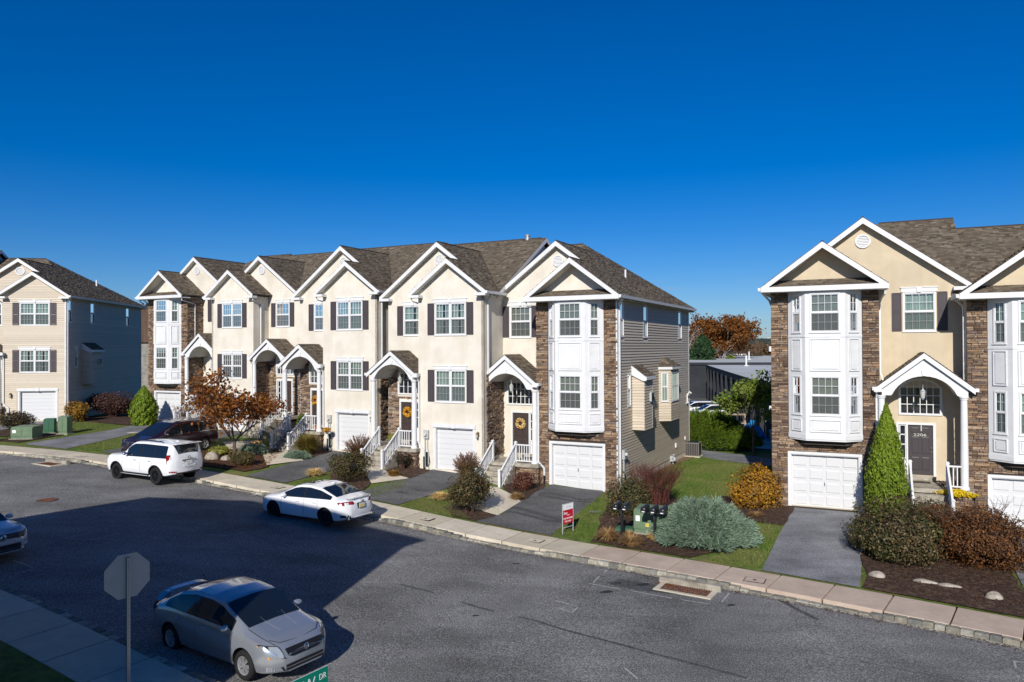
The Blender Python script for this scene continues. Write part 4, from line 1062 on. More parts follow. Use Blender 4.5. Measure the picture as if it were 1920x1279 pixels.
def townhouse(key, kind, label, c=None, end=False, mwl=-3.7, wall_m=None, side_wall='stucco', door=None, blinds='blind', porch_kw=None, near=True, rich=True, stone_entry=False,
              limits=(300, 300), zg=0., lower_ext=.5, group=None, depth=13.6, no_porch=False, side_detail=False, side_stone=False, spouts=True, extra_main=0., tw='curtain', mainwin='blind', vent_white=True, side_holes=True):
    o, th = HO[key]
    H = House('townhouse', label, 'house', o, th, c, group, near); T = H.t
    M = wall_m or M_stucco
    S = kind == 'stone'
    aL, aR = (-.73, 3.32) if S else (-1.0, 2.78)
    mw = 1.35; main0 = mwl-extra_main
    oh = .33; fo = .75 if S else .38          # side and front overhang
    eR = aR+oh; bR = depth; zb = zg-lower_ext
    gb = (aL-oh+eR)/2; gp = ZE+SL*(eR-gb)      # bay gable apex
    gm = (mwl-oh+eR)/2; mp = ZE+SL*(eR-gm)     # main gable apex
    rb = (mw+depth)/2-.6; rz = 12.5             # main ridge line
    s2 = (rz-ZE)/(rb-(mw-oh))
    F0 = Frame(0, 0, 0, 1, 0)
    # --- bay front wall
    gw, gh = (2.58, 2.16) if S else (2.18, 2.1)
    holes = [(.02, .02+gw, zg, zg+gh)] if S else [(0, gw, zg, zg+gh)]
    gz = zg
    if not S:
        wx = 0.0
        holes += [(.06, 1.74, 6.98, 8.49), (.06, 1.74, 3.64, 5.14)]
    lap = kind == 'siding'
    pieces = []
    wall(H, F0, aL, aR, zb, ZE-.15, holes, M_joint if S else M, .12, 'stone_wall' if S else 'wall')
    if S:
        sw = H.t.children[-1] if False else [x for x in H.t.children if x.name.startswith('stone_wall')][-1]
        hs = [(.02-.11, .02+gw+.11, zg-1, zg+gh+.11), (-.14, 2.68, 2.80, 9.2)]
        pcs = stone_pieces(H, F0, aL-.02, aR+.02, zb+.25, ZE-.12, hs)
        if side_stone: pcs += stone_pieces(H, Frame(aL, mw, 0, 0, -1), -.0, mw+.03, zb+.25, ZE-.12, [])
        emit(H, pcs, 'stone', M_stone, sw, limits[0] if rich else 0, 'stones')
        bay_window(H, None, blinds, True)
    if lap: pieces += siding_pieces(H, F0, aL, aR, zg-.3, ZE-.15, [(-.15, gw+.15, zg-1, zg+gh+.1), (-.03, 1.83, 6.88, 8.6), (-.03, 1.83, 3.54, 5.25)])
    garage(H, F0.sub(.02 if S else 0, 0, zg), gw, gh, 'raised' if S else 'flat')
    if not S:
        for z, tw_ in ((6.92, tw), (3.58, {'curtain': 'part', 'part': 'curtain'}.get(tw, tw) if key != 'B' else 'curtain')):
            window(H, F0.sub(0, 0, z), 1.80, 1.62, 4, 2, tw_, True, True)
            shutter(H, F0.sub(-.42, 0, z+.02), .38, 1.58); shutter(H, F0.sub(1.84, 0, z+.02), .38, 1.58)
    # --- bay side walls
    Fr = Frame(aR, 0, 0, 0, 1)
    if side_detail:
        sh = [(.10, .86, 7.18, 8.78), (3.95, 4.75, 7.18, 8.78), (11.0, 11.85, 7.18, 8.78), (1.35, 1.85, 3.9, 5.45)] if side_holes else []
        wall(H, Fr, 0, bR, zb, ZE-.1, sh, M, .12, 'side_wall')
        pieces += siding_pieces(H, Fr, .0, bR, zg+.42, ZE-.12, [(a-.02, b+.02, c_-.05, d+.02) for a, b, c_, d in sh])
        for a, b, z0, z1 in sh: window(H, Fr.sub(a, 0, z0), b-a, z1-z0, 3, 2, 'curtain', False, False, None, .05, True, .1, lites=False)
        m = H.mb(); m.box(aR-.01, aR+.035, -.045, .06, zg-.1, ZE-.15); m.box(aR-.06, aR+.035, -.045, -.0, zg-.1, ZE-.15); m.box(aR-.01, aR+.035, bR-.06, bR+.04, zg+.2, ZE-.15); m.build('corner_board', M_white, T)
    else:
        wall(H, Fr, 0, bR, zb, ZE-.1, [], M, .12, 'side_wall')
    Fl = Frame(aL, mw, 0, 0, -1); wall(H, Fl, 0, mw-.121, zb, ZE-.1, [], M, .12, 'side_wall')
    if not S and kind != 'siding':
        Fs = Fl if c is not None else Fr; u1 = mw if c is not None else mw+.9
        sw2 = [x for x in H.t.children if x.name.startswith('side_wall')][-1 if c is not None else 0]
        emit(H, stone_pieces(H, Fs, 0 if c is not None else .25, u1, .9, 5.0, []), 'stone', M_stone, sw2, 40 if rich else 0, 'stones')
    # --- main wall
    Fm = Frame(0, mw, 0, 1, 0); mwid = main0
    wz = 7.2 if S else 6.95; dz = zg+1.38 if S else 1.38
    awx, aww = (-3.02, 1.56); pc_ = -2.27 if S else -2.5
    if not S: awx = -3.22
    zq = 3.80
    mh = [(-2.80, -1.68, wz+.05, wz+1.55), (awx+.05, awx+aww-.05, zq+.04, zq+1.1)]
    dx = pc_-.42 if S else pc_-.52
    dside = 'left' if c is not None else 'right'
    dside = 'right'
    mh2 = mh+[(dx, dx+.93+.30, dz, dz+2.03)]
    wall(H, Fm, mwid, aL, zb, ZE-.1, mh2, M, .12, 'main_wall')
    spd = H.mb(Fm); A = seg_arch(awx+aww/2, aww/2-.05, zq+1.1, .38, 12)   # wall above the arch springing
    spd_h = zq+1.1
    if lap:
        pieces += siding_pieces(H, Fm, mwid, aL, zg-.3, ZE-.1, mh2)
    window(H, Fm.sub(-2.83, 0, wz), 1.18, 1.6, 4, 2, mainwin, False, True)
    shutter(H, Fm.sub(-3.24, 0, wz+.02), .36, 1.56); shutter(H, Fm.sub(-1.61, 0, wz+.02), .36, 1.56)
    if not no_porch:
        arched_window(H, Fm.sub(awx, 0, zq), aww, 1.50, .40, 6 if S else 5, 4)
        front_door(H, Fm.sub(dx, 0, dz), side=dside, mat=door or M_doorb)
        if stone_entry:
            F1 = Fm.sub(0, .0, 0)
            pcs = stone_pieces(H, F1, mwid+.02, aL, zg, 5.6, [(awx-.02, awx+aww+.02, zq-.04, zq+1.5), (dx-.12, dx+1.35, 0, dz+2.14)])
            mw_o = [x for x in H.t.children if x.name.startswith('main_wall')][-1]
            emit(H, pcs, 'stone', M_stone, mw_o, 120 if rich else 0, 'stones')
        kw = dict(ac=pc_, z0=zg, zs=zg+1.15 if S else 1.2, mw=mw)
        if not S: kw.update(half=1.52, pk=6.15, colx=(-3.75, -1.2), stx=(-3.25, -2.15))
        kw.update(porch_kw or {}); porch(H, rich=rich, **kw)
        # kitchen-height lamp by the garage
    # --- other walls
    m = H.mb(); m.box(mwid, mwid+.12, mw+.001, bR, zb, ZE-.1); m.box(mwid, aR, bR-.12, bR-.001, zb, ZE-.1); m.build('back_wall', M, T)
    # --- gable walls
    z0 = ZE-.15
    m = H.mb(); k = SL; pz = lambda a, g, p: p-abs(a-g)*k
    top = gp-.20; bz = z0 if not S else ZE+.30
    w2 = (top-bz)/k
    m.prism([(gb-w2, bz), (gb+w2, bz), (gb, top)], .001, .12); m.build('gable_wall', M, T)
    top2 = mp-.20; bz2 = ZE-.1; w3 = (top2-bz2)/k
    m = H.mb(); m.prism([(gm-w3, bz2), (gm+w3, bz2), (gm, top2)], mw+.001, mw+.12); m.build('gable_wall', M, T)
    if lap:
        pieces += gable_siding(H, Frame(gb, 0, 0, 1, 0), lambda z: (-(top-z)/k, (top-z)/k), bz)
        pieces += gable_siding(H, Frame(gm, mw, 0, 1, 0), lambda z: (-(top2-z)/k, (top2-z)/k), bz2)
    if pieces:
        pw = [x for x in H.t.children if x.name.startswith('side_wall')][0]
        emit(H, pieces, 'siding_board', M_siding, pw, 300 if rich else 150, 'siding_boards')
    rounded_vent(H, Frame(gm, mw, mp-.95 if S else mp-.9, 1, 0), .25)
    # --- roofs
    bf = -fo; mf = mw-oh
    P = []   # visible planes
    tk = .06
    brear = mf+(mp-ZE)/s2
    R1 = [(eR, bf, ZE), (gb, bf, gp), (gb, mf, gp), (eR, mf, ZE)]                       # right slope over the bay
    L1 = [(2*gb-eR, bf, ZE), (gb, bf, gp), (gb, mw, gp), (2*gb-eR, mw, ZE)]
    L2 = [(2*gm-eR, mf, ZE), (gm, mf, mp), (gm, brear, mp)]
    P += [L1]
    mR = main0
    if end:
        ap_a = eR-(rz-ZE)/SL
        R2 = [(eR, mf, ZE), (gm, mf, mp), (gm, brear+.15, mp), (eR-(mp-ZE)/SL, brear+.15, mp), (eR, bR+.33, ZE)]
        R2 = [(eR, mf, ZE), (gm, mf, mp), (gm, bR+.33-(mp-ZE)*(bR+.33-rb)/(rz-ZE), mp), (eR, bR+.33, ZE)]
        R3 = [(gm, brear, mp), (ap_a, rb, rz), (gm, bR+.33-(mp-ZE)*(bR+.33-rb)/(rz-ZE), mp)]
        FR = [(2*gm-eR, mf, ZE), (gm, brear, mp), (ap_a, rb, rz), (2*gm-eR-.0, rb, rz)]
        P += [R1, R2, R3, L2, FR]
        others = [[(eR, bR+.33, ZE), (ap_a, rb, rz), (2*gm-eR, rb, rz), (2*gm-eR, bR+.33, ZE)]]
    else:
        ap_a = eR-.33
        R2 = [(eR, mf, ZE), (gm, mf, mp), (gm, brear, mp)]
        FR1 = [(2*gm-eR, mf, ZE), (gm, brear, mp), (gm, rb, rz), (2*gm-eR, rb, rz)]
        FR2 = [(eR, mf, ZE), (gm, brear, mp), (gm, rb, rz), (eR, rb, rz)]
        P += [R1, R2, L2, FR1, FR2]
        others = [[(eR, bR+.33, ZE), (eR, rb, rz), (2*gm-eR, rb, rz), (2*gm-eR, bR+.33, ZE)]]
    m = H.mb()
    for poly in P+others:
        n = len(poly); m.add(poly+[(a, b, z-tk) for a, b, z in poly], [tuple(range(n)), tuple(range(2*n-1, n-1, -1))]+[(i, n+i, n+(i+1) % n, (i+1) % n) for i in range(n)])
    roof = m.build('roof', M_deck, T)
    sp = []
    for poly in P: sp += shingle_pieces(H, [(a, b, z+.003) for a, b, z in poly])
    if S:   # pent roof strip under the gable
        x0, x1 = 2*gb-eR+.12, eR-.12; y0, y1 = bf+.02, .0; za, zb2 = ZE-.02, ZE+.30
        poly = [(x0, y0, za), (x1, y0, za), (x1-.55, y1, zb2), (x0+.55, y1, zb2)]
        m = H.mb(); m.face(poly); m.build('pent_roof', M_deck, T); sp += shingle_pieces(H, [(a, b, z+.004) for a, b, z in poly])
    emit(H, sp, 'shingle', M_shingle, roof, limits[1] if rich else 0, 'shingles')
    # ridge caps
    m = H.mb()
    for p, q in (((gb, bf, gp), (gb, mf, gp)), ((gm, mf, mp), (gm, brear, mp)), ((ap_a, rb, rz), (2*gm-eR, rb, rz))):
        m.tube([(p[0], p[1], p[2]+.012), (q[0], q[1], q[2]+.012)], .045, 6)
    m.build('ridge_cap', M_deck, T)
    # rake boards, fascias, soffits
    d = .21
    m = H.mb()
    for g, p, y in ((gb, gp, bf), (gm, mp, mf)):
        e0, e1 = 2*g-eR, eR
        m.prism([(e0, ZE-.01), (g, p-.01), (g, p-.01-d*1.15), (e0, ZE-.01-d)], y-.03, y-.0)
        m.prism([(g, p-.01), (e1, ZE-.01), (e1, ZE-.01-d), (g, p-.01-d*1.15)], y-.031, y-.001)
    m.build('rake_board', M_white, T)
    m = H.mb()
    for g, p, y0, y1 in ((gb, gp, bf, 0.), (gm, mp, mf, mw)):
        e0, e1 = 2*g-eR, eR; q = .20
        m.face([(e0, y0, ZE-q), (g, y0, p-q), (g, y1, p-q), (e0, y1, ZE-q)]); m.face([(g, y0, p-q), (e1, y0, ZE-q), (e1, y1, ZE-q), (g, y1, p-q)])
    m.face([(eR, bf, ZE-.2), (aR, bf, ZE-.2), (aR, bR+.3, ZE-.2), (eR, bR+.3, ZE-.2)])
    m.build('soffit', M_soffit, T)
    bx = []
    if S: bx += [(2*gb-eR-.02, eR, bf-.05, bf, ZE-.20, ZE), (2*gb-eR, eR-.02, bf+.001, 0, ZE-.205, ZE-.155)]
    else:      # boxed returns
        for e, sgn in ((2*gb-eR, 1), (eR, -1)):
            x0, x1 = (e, e+.62) if sgn > 0 else (e-.62, e); bx.append((x0, x1, bf-.045, 0, ZE-.24, ZE-.10))
    e = 2*gm-eR; bx.append((e, e+.62, mf-.04, mw, ZE-.24, ZE-.10))
    if end: bx.append((aR+.02, eR-.03, bR, bR+.33, ZE-.24, ZE-.10))
    for q in bx:
        m = H.mb(); m.box(*q); m.build('cornice', M_white, T)
    m = H.mb()
    yend = bR+.38 if end else mw+.3
    m.prism([(eR-.02, ZE-.17), (eR+.10, ZE-.15), (eR+.12, ZE-.02), (eR-.02, ZE-.02)], bf-.05, yend); m.build('gutter', M_white, T)
    if not end:   # raised gable end of the main roof above the lower neighbour
        m = H.mb(); x = eR-.02
        for s0, s1 in (((mf, ZE), (rb, rz)), ((bR+.33, ZE), (rb, rz))):
            m.add([(x, s0[0], s0[1]-.02), (x, s1[0], s1[1]-.02), (x, s1[0], s1[1]-.24), (x, s0[0], s0[1]-.22), (x+.03, s0[0], s0[1]-.02), (x+.03, s1[0], s1[1]-.02), (x+.03, s1[0], s1[1]-.24), (x+.03, s0[0], s0[1]-.22)],
                  [(0, 1, 2, 3), (7, 6, 5, 4), (0, 4, 5, 1), (3, 2, 6, 7)])
        m.build('rake_board', M_white, T)
        m = H.mb(); x = aR+.05; m.prismx([(mw, ZE-.3), (bR, ZE-.3), (rb, rz-.28)], x-.1, x); m.build('gable_wall', M_white, T)
    if spouts:
        x = aR-.02 if not S else aR+.0
        if end and c is None: downspout(H, [(eR+.02, -.28, ZE-.16), (aR+.08, .02, ZE-.5), (aR+.075, .05, ZE-.7), (aR+.075, .05, zg+.1)])
        elif end: downspout(H, [(eR+.02, -.28, ZE-.16), (aR+.08, .10, ZE-.5), (aR+.02, .35, ZE-.7)])
        else: downspout(H, [(eR+.02, .25, ZE-.16), (aR+.09, .33, ZE-.42), (aR+.08, .33, ZE-.6), (aR+.08, .33, 5.0 if not S else 5.0)])
        # left front corner: from the bay gable down to the porch gutter, then past the column
        yl = .1
        pe = 4.95
        downspout(H, [(2*gb-eR+.1, bf+.1, ZE-.22), (2*gb-eR+.12, bf+.12, ZE-.38), (aL-.06, yl+.5, ZE-.6), (aL-.06, yl+.5, 5.55), (aL-.16, yl+.35, 5.2), (aL-.18, yl+.3, 5.05)], .036)
        xp = aL+.06 if S else aL+.02
        downspout(H, [(xp+.02, -.32, pe), (xp+.04, -.16, pe-.25), (xp+.05, -.07, pe-.4), (xp+.05, -.07, zg+1.25), (xp+.35, -.07, zg+.95), (xp+.35, -.07, zg+.62)], .042)
        m = H.mb(); m.box(xp-.14, xp+.14, -.40, -.20, pe-.14, pe+.06); m.build('gutter_box', M_white, T)
        m = H.mb(); m.tube([(xp+.35, -.07, zg+.62), (xp+.35, -.07, zg-.1)], .055, 8); m.build('drain_boot', M_black, T)
    H.info = dict(aL=aL, aR=aR, gm=gm, mp=mp, rb=rb, rz=rz, eR=eR, mw=mw, dx=dx, dz=dz, pc=pc_, zg=zg, Fm=Fm, F0=F0, Fr=Fr, s2=s2)
    return H
def wall_lamp(H, F):
    m = H.mb(F); m.box(-.05, .05, 0, .025, -.10, .12); m.tube([(0, .02, .05), (0, .10, .16), (0, .15, .10)], .012, 6); L = m.build('wall_lamp', M_bronze, H.t)
    m = H.mb(F); m.lathe([(.02, .13), (.075, .06), (.07, .04)], 0, .15, 8); m.lathe([(.055, -.14), (.03, -.17), (.008, -.22)], 0, .15, 8)
    for k in range(4): a = PI/4+k*PI/2; m.tube([(.05*math.cos(a), .15+.05*math.sin(a), -.14), (.065*math.cos(a), .15+.065*math.sin(a), .05)], .008, 4)
    m.build('cage', M_bronze, L)
    m = H.mb(F); m.lathe([(.042, -.13), (.052, .04)], 0, .15, 8); m.build('lamp_glass', M_lampglass, L)
def meter(H, F):
    m = H.mb(F); m.box(-.14, .14, 0, .13, -.22, .20); L = m.build('electric_meter', M_greymetal, H.t)
    m = H.mb(F); m.tube([(0, .13, .0), (0, .24, 0)], [.085, .08], 14); m.build('dial_cover', M_lampglass, L)
    m = H.mb(F); m.tube([(-.08, .06, -.2), (-.08, .06, -1.7)], .03, 8); m.tube([(.06, .05, -.2), (.06, .05, -.7), (.12, .05, -.9), (.12, .05, -1.75)], .022, 8); m.build('conduit', M_greymetal, L)
    m = H.mb(F); m.tube([(.02, .08, -.9), (.02, .08, -1.6)], .05, 8); m.tube([(.15, .06, -1.1), (.2, .09, -1.4), (.1, .07, -1.65)], .015, 6); m.build('cable', M_black, L)
def porch_lantern(H, x, y, z, label):
    t = thing('porch_lantern', label, 'lantern', tuple(H.world((x, y, z))), 0)
    m = MB(); m.tube([(0, 0, 0), (0, 0, .75)], .008, 6); m.lathe([(.10, -.02), (.03, .06), (.01, .12)], 0, 0, 10); m.lathe([(.06, -.30), (.03, -.34), (.01, -.37)], 0, 0, 8)
    for k in range(4): a = k*PI/2; m.tube([(.06*math.cos(a), .06*math.sin(a), -.30), (.10*math.cos(a), .10*math.sin(a), -.02)], .008, 4)
    m.build('frame', M_greymetal, t)
    m = MB(); m.lathe([(.05, -.29), (.085, -.03)], 0, 0, 8); m.build('glass', M_lampglass, t)
    return t
def wreath(H, F, x, z, mat, label, r=.2):
    t = thing('wreath', label, 'wreath', tuple(H.world(F((x, .08, z)))), -H.th)
    n = 520; V = []; Fc = []
    for i in range(n):
        a = rnd.uniform(0, 2*PI); b = rnd.uniform(0, 2*PI); R = r+.075*math.cos(b)*rnd.uniform(.5, 1.2); d = .06*math.sin(b)
        c = Vector((R*math.cos(a), -d, R*math.sin(a))); q = Vector((rnd.uniform(-1, 1), rnd.uniform(-1, 1), rnd.uniform(-1, 1))).normalized(); e = q.cross(Vector((.3, .8, .5))).normalized(); f_ = q.cross(e)
        s = rnd.uniform(.03, .055); k = len(V)
        V += [c-e*s, c-f_*s*.6, c+e*s, c+f_*s*.6]; Fc.append((k, k+1, k+2, k+3))
    np_mesh('petals', np.array([tuple(v) for v in V]), np.array(Fc), mat, t)
    m = MB(); m.tube([(r*math.cos(2*PI*k/20), 0, r*math.sin(2*PI*k/20)) for k in range(21)], .02, 6); m.build('ring', M_twig, t)
    return t
ROW = 'townhouses standing in rows along the street'
HD = townhouse('D', 'stone', 'stone-fronted end townhouse with white two-storey bay and grey vinyl side wall', end=True, wall_m=M_stucco, side_detail=True, door=M_doorb, group=ROW, mwl=-3.62, tw='curtain')
HC = townhouse('C', 'stucco', 'cream stucco townhouse directly left of the stone-fronted end house', mwl=-3.85, zg=.2, group=ROW, stone_entry=True, tw='part', limits=(200, 300), mainwin='part')
HB = townhouse('B', 'stucco', 'cream stucco townhouse in the middle of the row with orange mums on its porch', mwl=-3.95, zg=.2, group=ROW, stone_entry=True, limits=(150, 250), mainwin='curtain')
HA = townhouse('A', 'stucco', 'cream stucco townhouse behind the rusty maple tree', c=1.8, mwl=-3.6, zg=.2, group=ROW, stone_entry=True, limits=(60, 120), near=False, mainwin='dark', extra_main=2.2)
HE = townhouse('E', 'stone', 'far left end townhouse of the row with white bay and brown stone', c=2.5, end=True, mwl=-3.6, group=ROW, limits=(120, 120), near=False, side_stone=True, blinds='curtain')
HR = townhouse('R', 'stone', 'stone townhouse at the right with door number 2206 and tall arborvitae', c=2.58, end=True, wall_m=M_stucco2, mwl=-3.72, door=M_doorg, group=ROW, mainwin='curtain', blinds='blind')
HR2 = townhouse('R2', 'stone', 'stone townhouse cut off by the right edge of the picture', c=2.58, wall_m=M_stucco2, mwl=-3.72, door=M_doorg, group=ROW, blinds='curtain', limits=(150, 150))
HO['L'] = ((-34.84, 52.4, 1.83), -.132)
HL = townhouse('L', 'siding', 'beige vinyl townhouse at the far left with its side wall in blue shade', end=True, wall_m=M_siding, side_detail=True, mwl=-3.9, zg=.15, group=ROW, limits=(0, 200), near=False, depth=14.6, no_porch=False, side_holes=True)
HL.t.scale = (1.1, 1, 1)
HO['L2'] = ((-42.6, 51.4, 2.45), -.132)
HL2 = townhouse('L2', 'siding', 'beige townhouse whose roof just shows at the left edge', wall_m=M_siding, mwl=-3.9, zg=.15, group=ROW, limits=(0, 0), near=False, rich=False, no_porch=True, spouts=False)
# ---- things fixed to the near end house
def protrusion(H, b0, b1, d, z0, z1, style):
    aR = H.info['aR']; m = H.mb()
    if style == 'chase':
        m.box(aR+.0, aR+d, b0, b1, z0, z1)
        w = m.build('chimney_chase', M_siding, H.t)
        F = Frame(aR, b0, 0, 1, 0); pcs = siding_pieces(H, F, 0, d, z0, z1, []); F2 = Frame(aR+d, b0, 0, 0, 1); pcs += siding_pieces(H, F2, 0, b1-b0, z0, z1, [])
        emit(H, pcs, 'siding_board', M_siding, w, 60, 'siding_boards')
        poly = [(aR+d+.14, b0-.1, z1-.14), (aR+d+.14, b1+.1, z1-.14), (aR-.0, b1+.1, z1+.42), (aR-.0, b0-.1, z1+.42)]
        m = H.mb(); m.face(poly); m.face([(a, b, z-.05) for a, b, z in reversed(poly)]); r = m.build('chase_roof', M_deck, H.t)
        emit(H, shingle_pieces(H, [(a, b, z+.005) for a, b, z in poly]), 'shingle', M_shingle, r, 60, 'shingles')
        m = H.mb(); m.prism([(aR, z1+.40), (aR+d+.14, z1-.16), (aR+d+.14, z1-.34), (aR+d-.04, z1-.34), (aR, z1-.06)], b0-.12, b0-.095); m.box(aR+d+.135, aR+d+.16, b0-.1, b1+.1, z1-.30, z1-.13); m.build('fascia', M_white, H.t)
        m = H.mb(); m.box(aR+d-.02, aR+d+.03, b1-.03, b1+.02, z0, z1-.1); m.build('corner_board', M_white, H.t)
        F = Frame(aR+d, b0+(b1-b0)*.62, 0, 0, 1); m = H.mb(F); m.box(0, .42, 0, .12, 4.05, 4.5); v = m.build('flue_vent', M_greymetal, H.t)
        m = H.mb(F)
        for k in range(5): m.box(.04, .38, .12, .14, 4.10+k*.075, 4.14+k*.075)
        m.build('louvre', M_black, v)
    else:
        p = [(aR, b0), (aR+d, b0+.42), (aR+d, b1-.42), (aR, b1)]
        m = H.mb(); m.prismz(p, z0, z1); w = m.build('side_bay', M_siding, H.t)
        fs = [Frame(p[i][0], p[i][1], 0, p[i+1][0]-p[i][0], p[i+1][1]-p[i][1]) for i in range(3)]; ls = [math.hypot(p[i+1][0]-p[i][0], p[i+1][1]-p[i][1]) for i in range(3)]
        wz0, wz1 = z0+1.05, z1-.30; pcs = []
        for F, L in zip(fs, ls):
            a, b = (.14, L-.14)
            pcs += siding_pieces(H, F, 0, L, z0, z1, [(a-.02, b+.02, wz0-.04, wz1+.03)])
            window(H, F.sub(a, .012, wz0), b-a, wz1-wz0, 2, 2, 'curtain', False, False, None, .05, True, .0, lites=True)
        emit(H, pcs, 'siding_board', M_siding, w, 90, 'siding_boards')
        e = .12; ring = [(aR, b0-e), (aR+d+e, b0+.42-e*.5), (aR+d+e, b1-.42+e*.5), (aR, b1+e)]
        top = [(aR, (b0+b1)/2-.35), (aR, (b0+b1)/2+.35)]
        m = H.mb(); zt = z1+.5
        faces = [[(*ring[0], z1), (*ring[1], z1), (*top[0], zt)], [(*ring[1], z1), (*ring[2], z1), (*top[1], zt), (*top[0], zt)], [(*ring[2], z1), (*ring[3], z1), (*top[1], zt)]]
        for f in faces: m.face(f)
        r = m.build('bay_roof', M_deck, H.t); pc = []
        for f in faces: pc += shingle_pieces(H, [(a, b, z+.006) for a, b, z in f])
        emit(H, pc, 'shingle', M_shingle, r, 60, 'shingles')
        m = H.mb(); m.prismz(ring, z1-.14, z1-.003); m.build('fascia', M_white, H.t)
protrusion(HD, 2.10, 3.45, .60, 2.73, 5.42, 'chase')
protrusion(HD, 6.75, 9.3, .55, 2.72, 5.62, 'bay')
protrusion(HL, 2.6, 4.6, .55, 2.6, 5.3, 'chase')
I = HD.info; F = I['Fr']
meter(HD, F.sub(.62, .02, 1.75))
m = HD.mb(F); m.box(9.0, 9.35, .02, .2, .25, .55); m.tube([(9.15, .14, .25), (9.15, .14, -.2)], .03, 8); m.tube([(9.3, .14, .5), (9.6, .12, .55), (9.6, .02, .55)], .03, 8); m.build('gas_meter', M_greymetal, HD.t)
m = HD.mb(F); m.tube([(9.0, .22, .4), (9.22, .22, .4)], .11, 12); m.build('gas_regulator', M_greymetal, HD.t)
m = HD.mb(F); m.box(10.1, 10.35, .02, .09, .9, 1.15); m.build('dryer_vent', M_white, HD.t)
m = HD.mb(F); m.tube([(13.0, .05, 3.2), (13.0, .05, 3.75), (13.0, .2, 3.95), (13.0, .3, 3.85)], .05, 8); m.tube([(12.75, .02, 3.25), (13.0, .12, 3.3)], .045, 8); m.build('vent_pipe', M_white, HD.t)
m = HD.mb(F); m.box(12.35, 12.5, .02, .08, 1.1, 1.3); m.build('outlet_box', M_white, HD.t)
for H_ in (HB, HC):
    meter(H_, H_.info['F0'].sub(-.50, .0, 1.95)); wall_lamp(H_, H_.info['F0'].sub(2.48, 0, 2.05))
wall_lamp(HL, HL.info['F0'].sub(-.5, 0, 2.0)); wall_lamp(HE, HE.info['Fm'].sub(-1.3, 0, 3.9) if False else HE.info['Fm'].sub(-.95, 0, 3.9))
porch_lantern(HD, -2.27, .35, 4.85, 'glass lantern hanging in the porch of the end stone house')
porch_lantern(HR, -2.27, .35, 4.85, 'glass lantern hanging in the porch above door 2206')
porch_lantern(HC, -2.5, .5, 4.75, 'glass lantern hanging in the porch beside the middle garage')
wreath(HD, HD.info['Fm'], HD.info['dx']+.46, HD.info['dz']+1.5, L_wreath2, 'pale orange flower wreath on the brown door of the end stone house', .19)
wreath(HC, HC.info['Fm'], HC.info['dx']+.46, HC.info['dz']+1.5, L_wreath, 'bright orange wreath on the door in the middle porch', .2)
wreath(HB, HB.info['Fm'], HB.info['dx']+.3, HB.info['dz']+1.45, L_wreath, 'orange autumn wreath on the door left of the fountain grass', .2)
# house number on the charcoal door (real lettering)
def text_mesh(s, size, name, mat, parent, M, ext=.004, font_scale=(1, 1)):
    cu = bpy.data.curves.new(name, 'FONT'); cu.body = s; cu.size = size; cu.extrude = ext; cu.align_x = 'CENTER'; cu.align_y = 'CENTER'
    tmp = bpy.data.objects.new(name, cu); COL.objects.link(tmp); bpy.context.view_layer.update()
    me = bpy.data.meshes.new_from_object(tmp.evaluated_get(bpy.context.evaluated_depsgraph_get())); bpy.data.objects.remove(tmp)
    for v in me.vertices: v.co = M @ Vector((v.co.x*font_scale[0], v.co.y*font_scale[1], v.co.z))
    me.materials.clear(); me.materials.append(mat); return link(name, me, parent)
Hc = HR.c; xm = Hc-(HR.info['dx']+.465)
Mt = Matrix.Translation((xm, 1.35+.018, HR.info['dz']+1.62)) @ Matrix.Rotation(PI/2, 4, 'X')
text_mesh('2206', .19, 'house_number', M_lampglass, HR.t, Mt, .012, (1.25, .8))
m = HR.mb(HR.info['Fm']); m.box(HR.info['dx']+.40, HR.info['dx']+.44, -.02, .02, HR.info['dz']+1.78, HR.info['dz']+2.02); m.build('door_hook', M_lampglass, HR.t)
# roof furniture
def roof_pipe(H, a, b, z, r, h, mat, name, cap=True):
    m = H.mb(); m.lathe([(r, 0), (r, h)]+([(r*1.3, h), (r*1.3, h+.05), (r*.3, h+.12)] if cap else []), a, b, 14, z); m.build(name, mat, H.t)
roof_pipe(HC, 1.9, HC.info['rb'], 12.4, .14, .28, M_metal, 'flue_cap')
roof_pipe(HD, -.1+2.0, 5.6, 10.3, .05, .5, M_white, 'vent_stack', False)
roof_pipe(HL, 1.2, 9.5, 10.4, .06, .6, M_white, 'vent_stack', False)
roof_pipe(HR2, -2.4, HR2.info['rb']-.2, 12.35, .27, .55, M_black, 'flue_cap')
roof_pipe(HD, -2.4, 3.2, 10.2, .05, .4, M_greymetal, 'vent_stack', False)
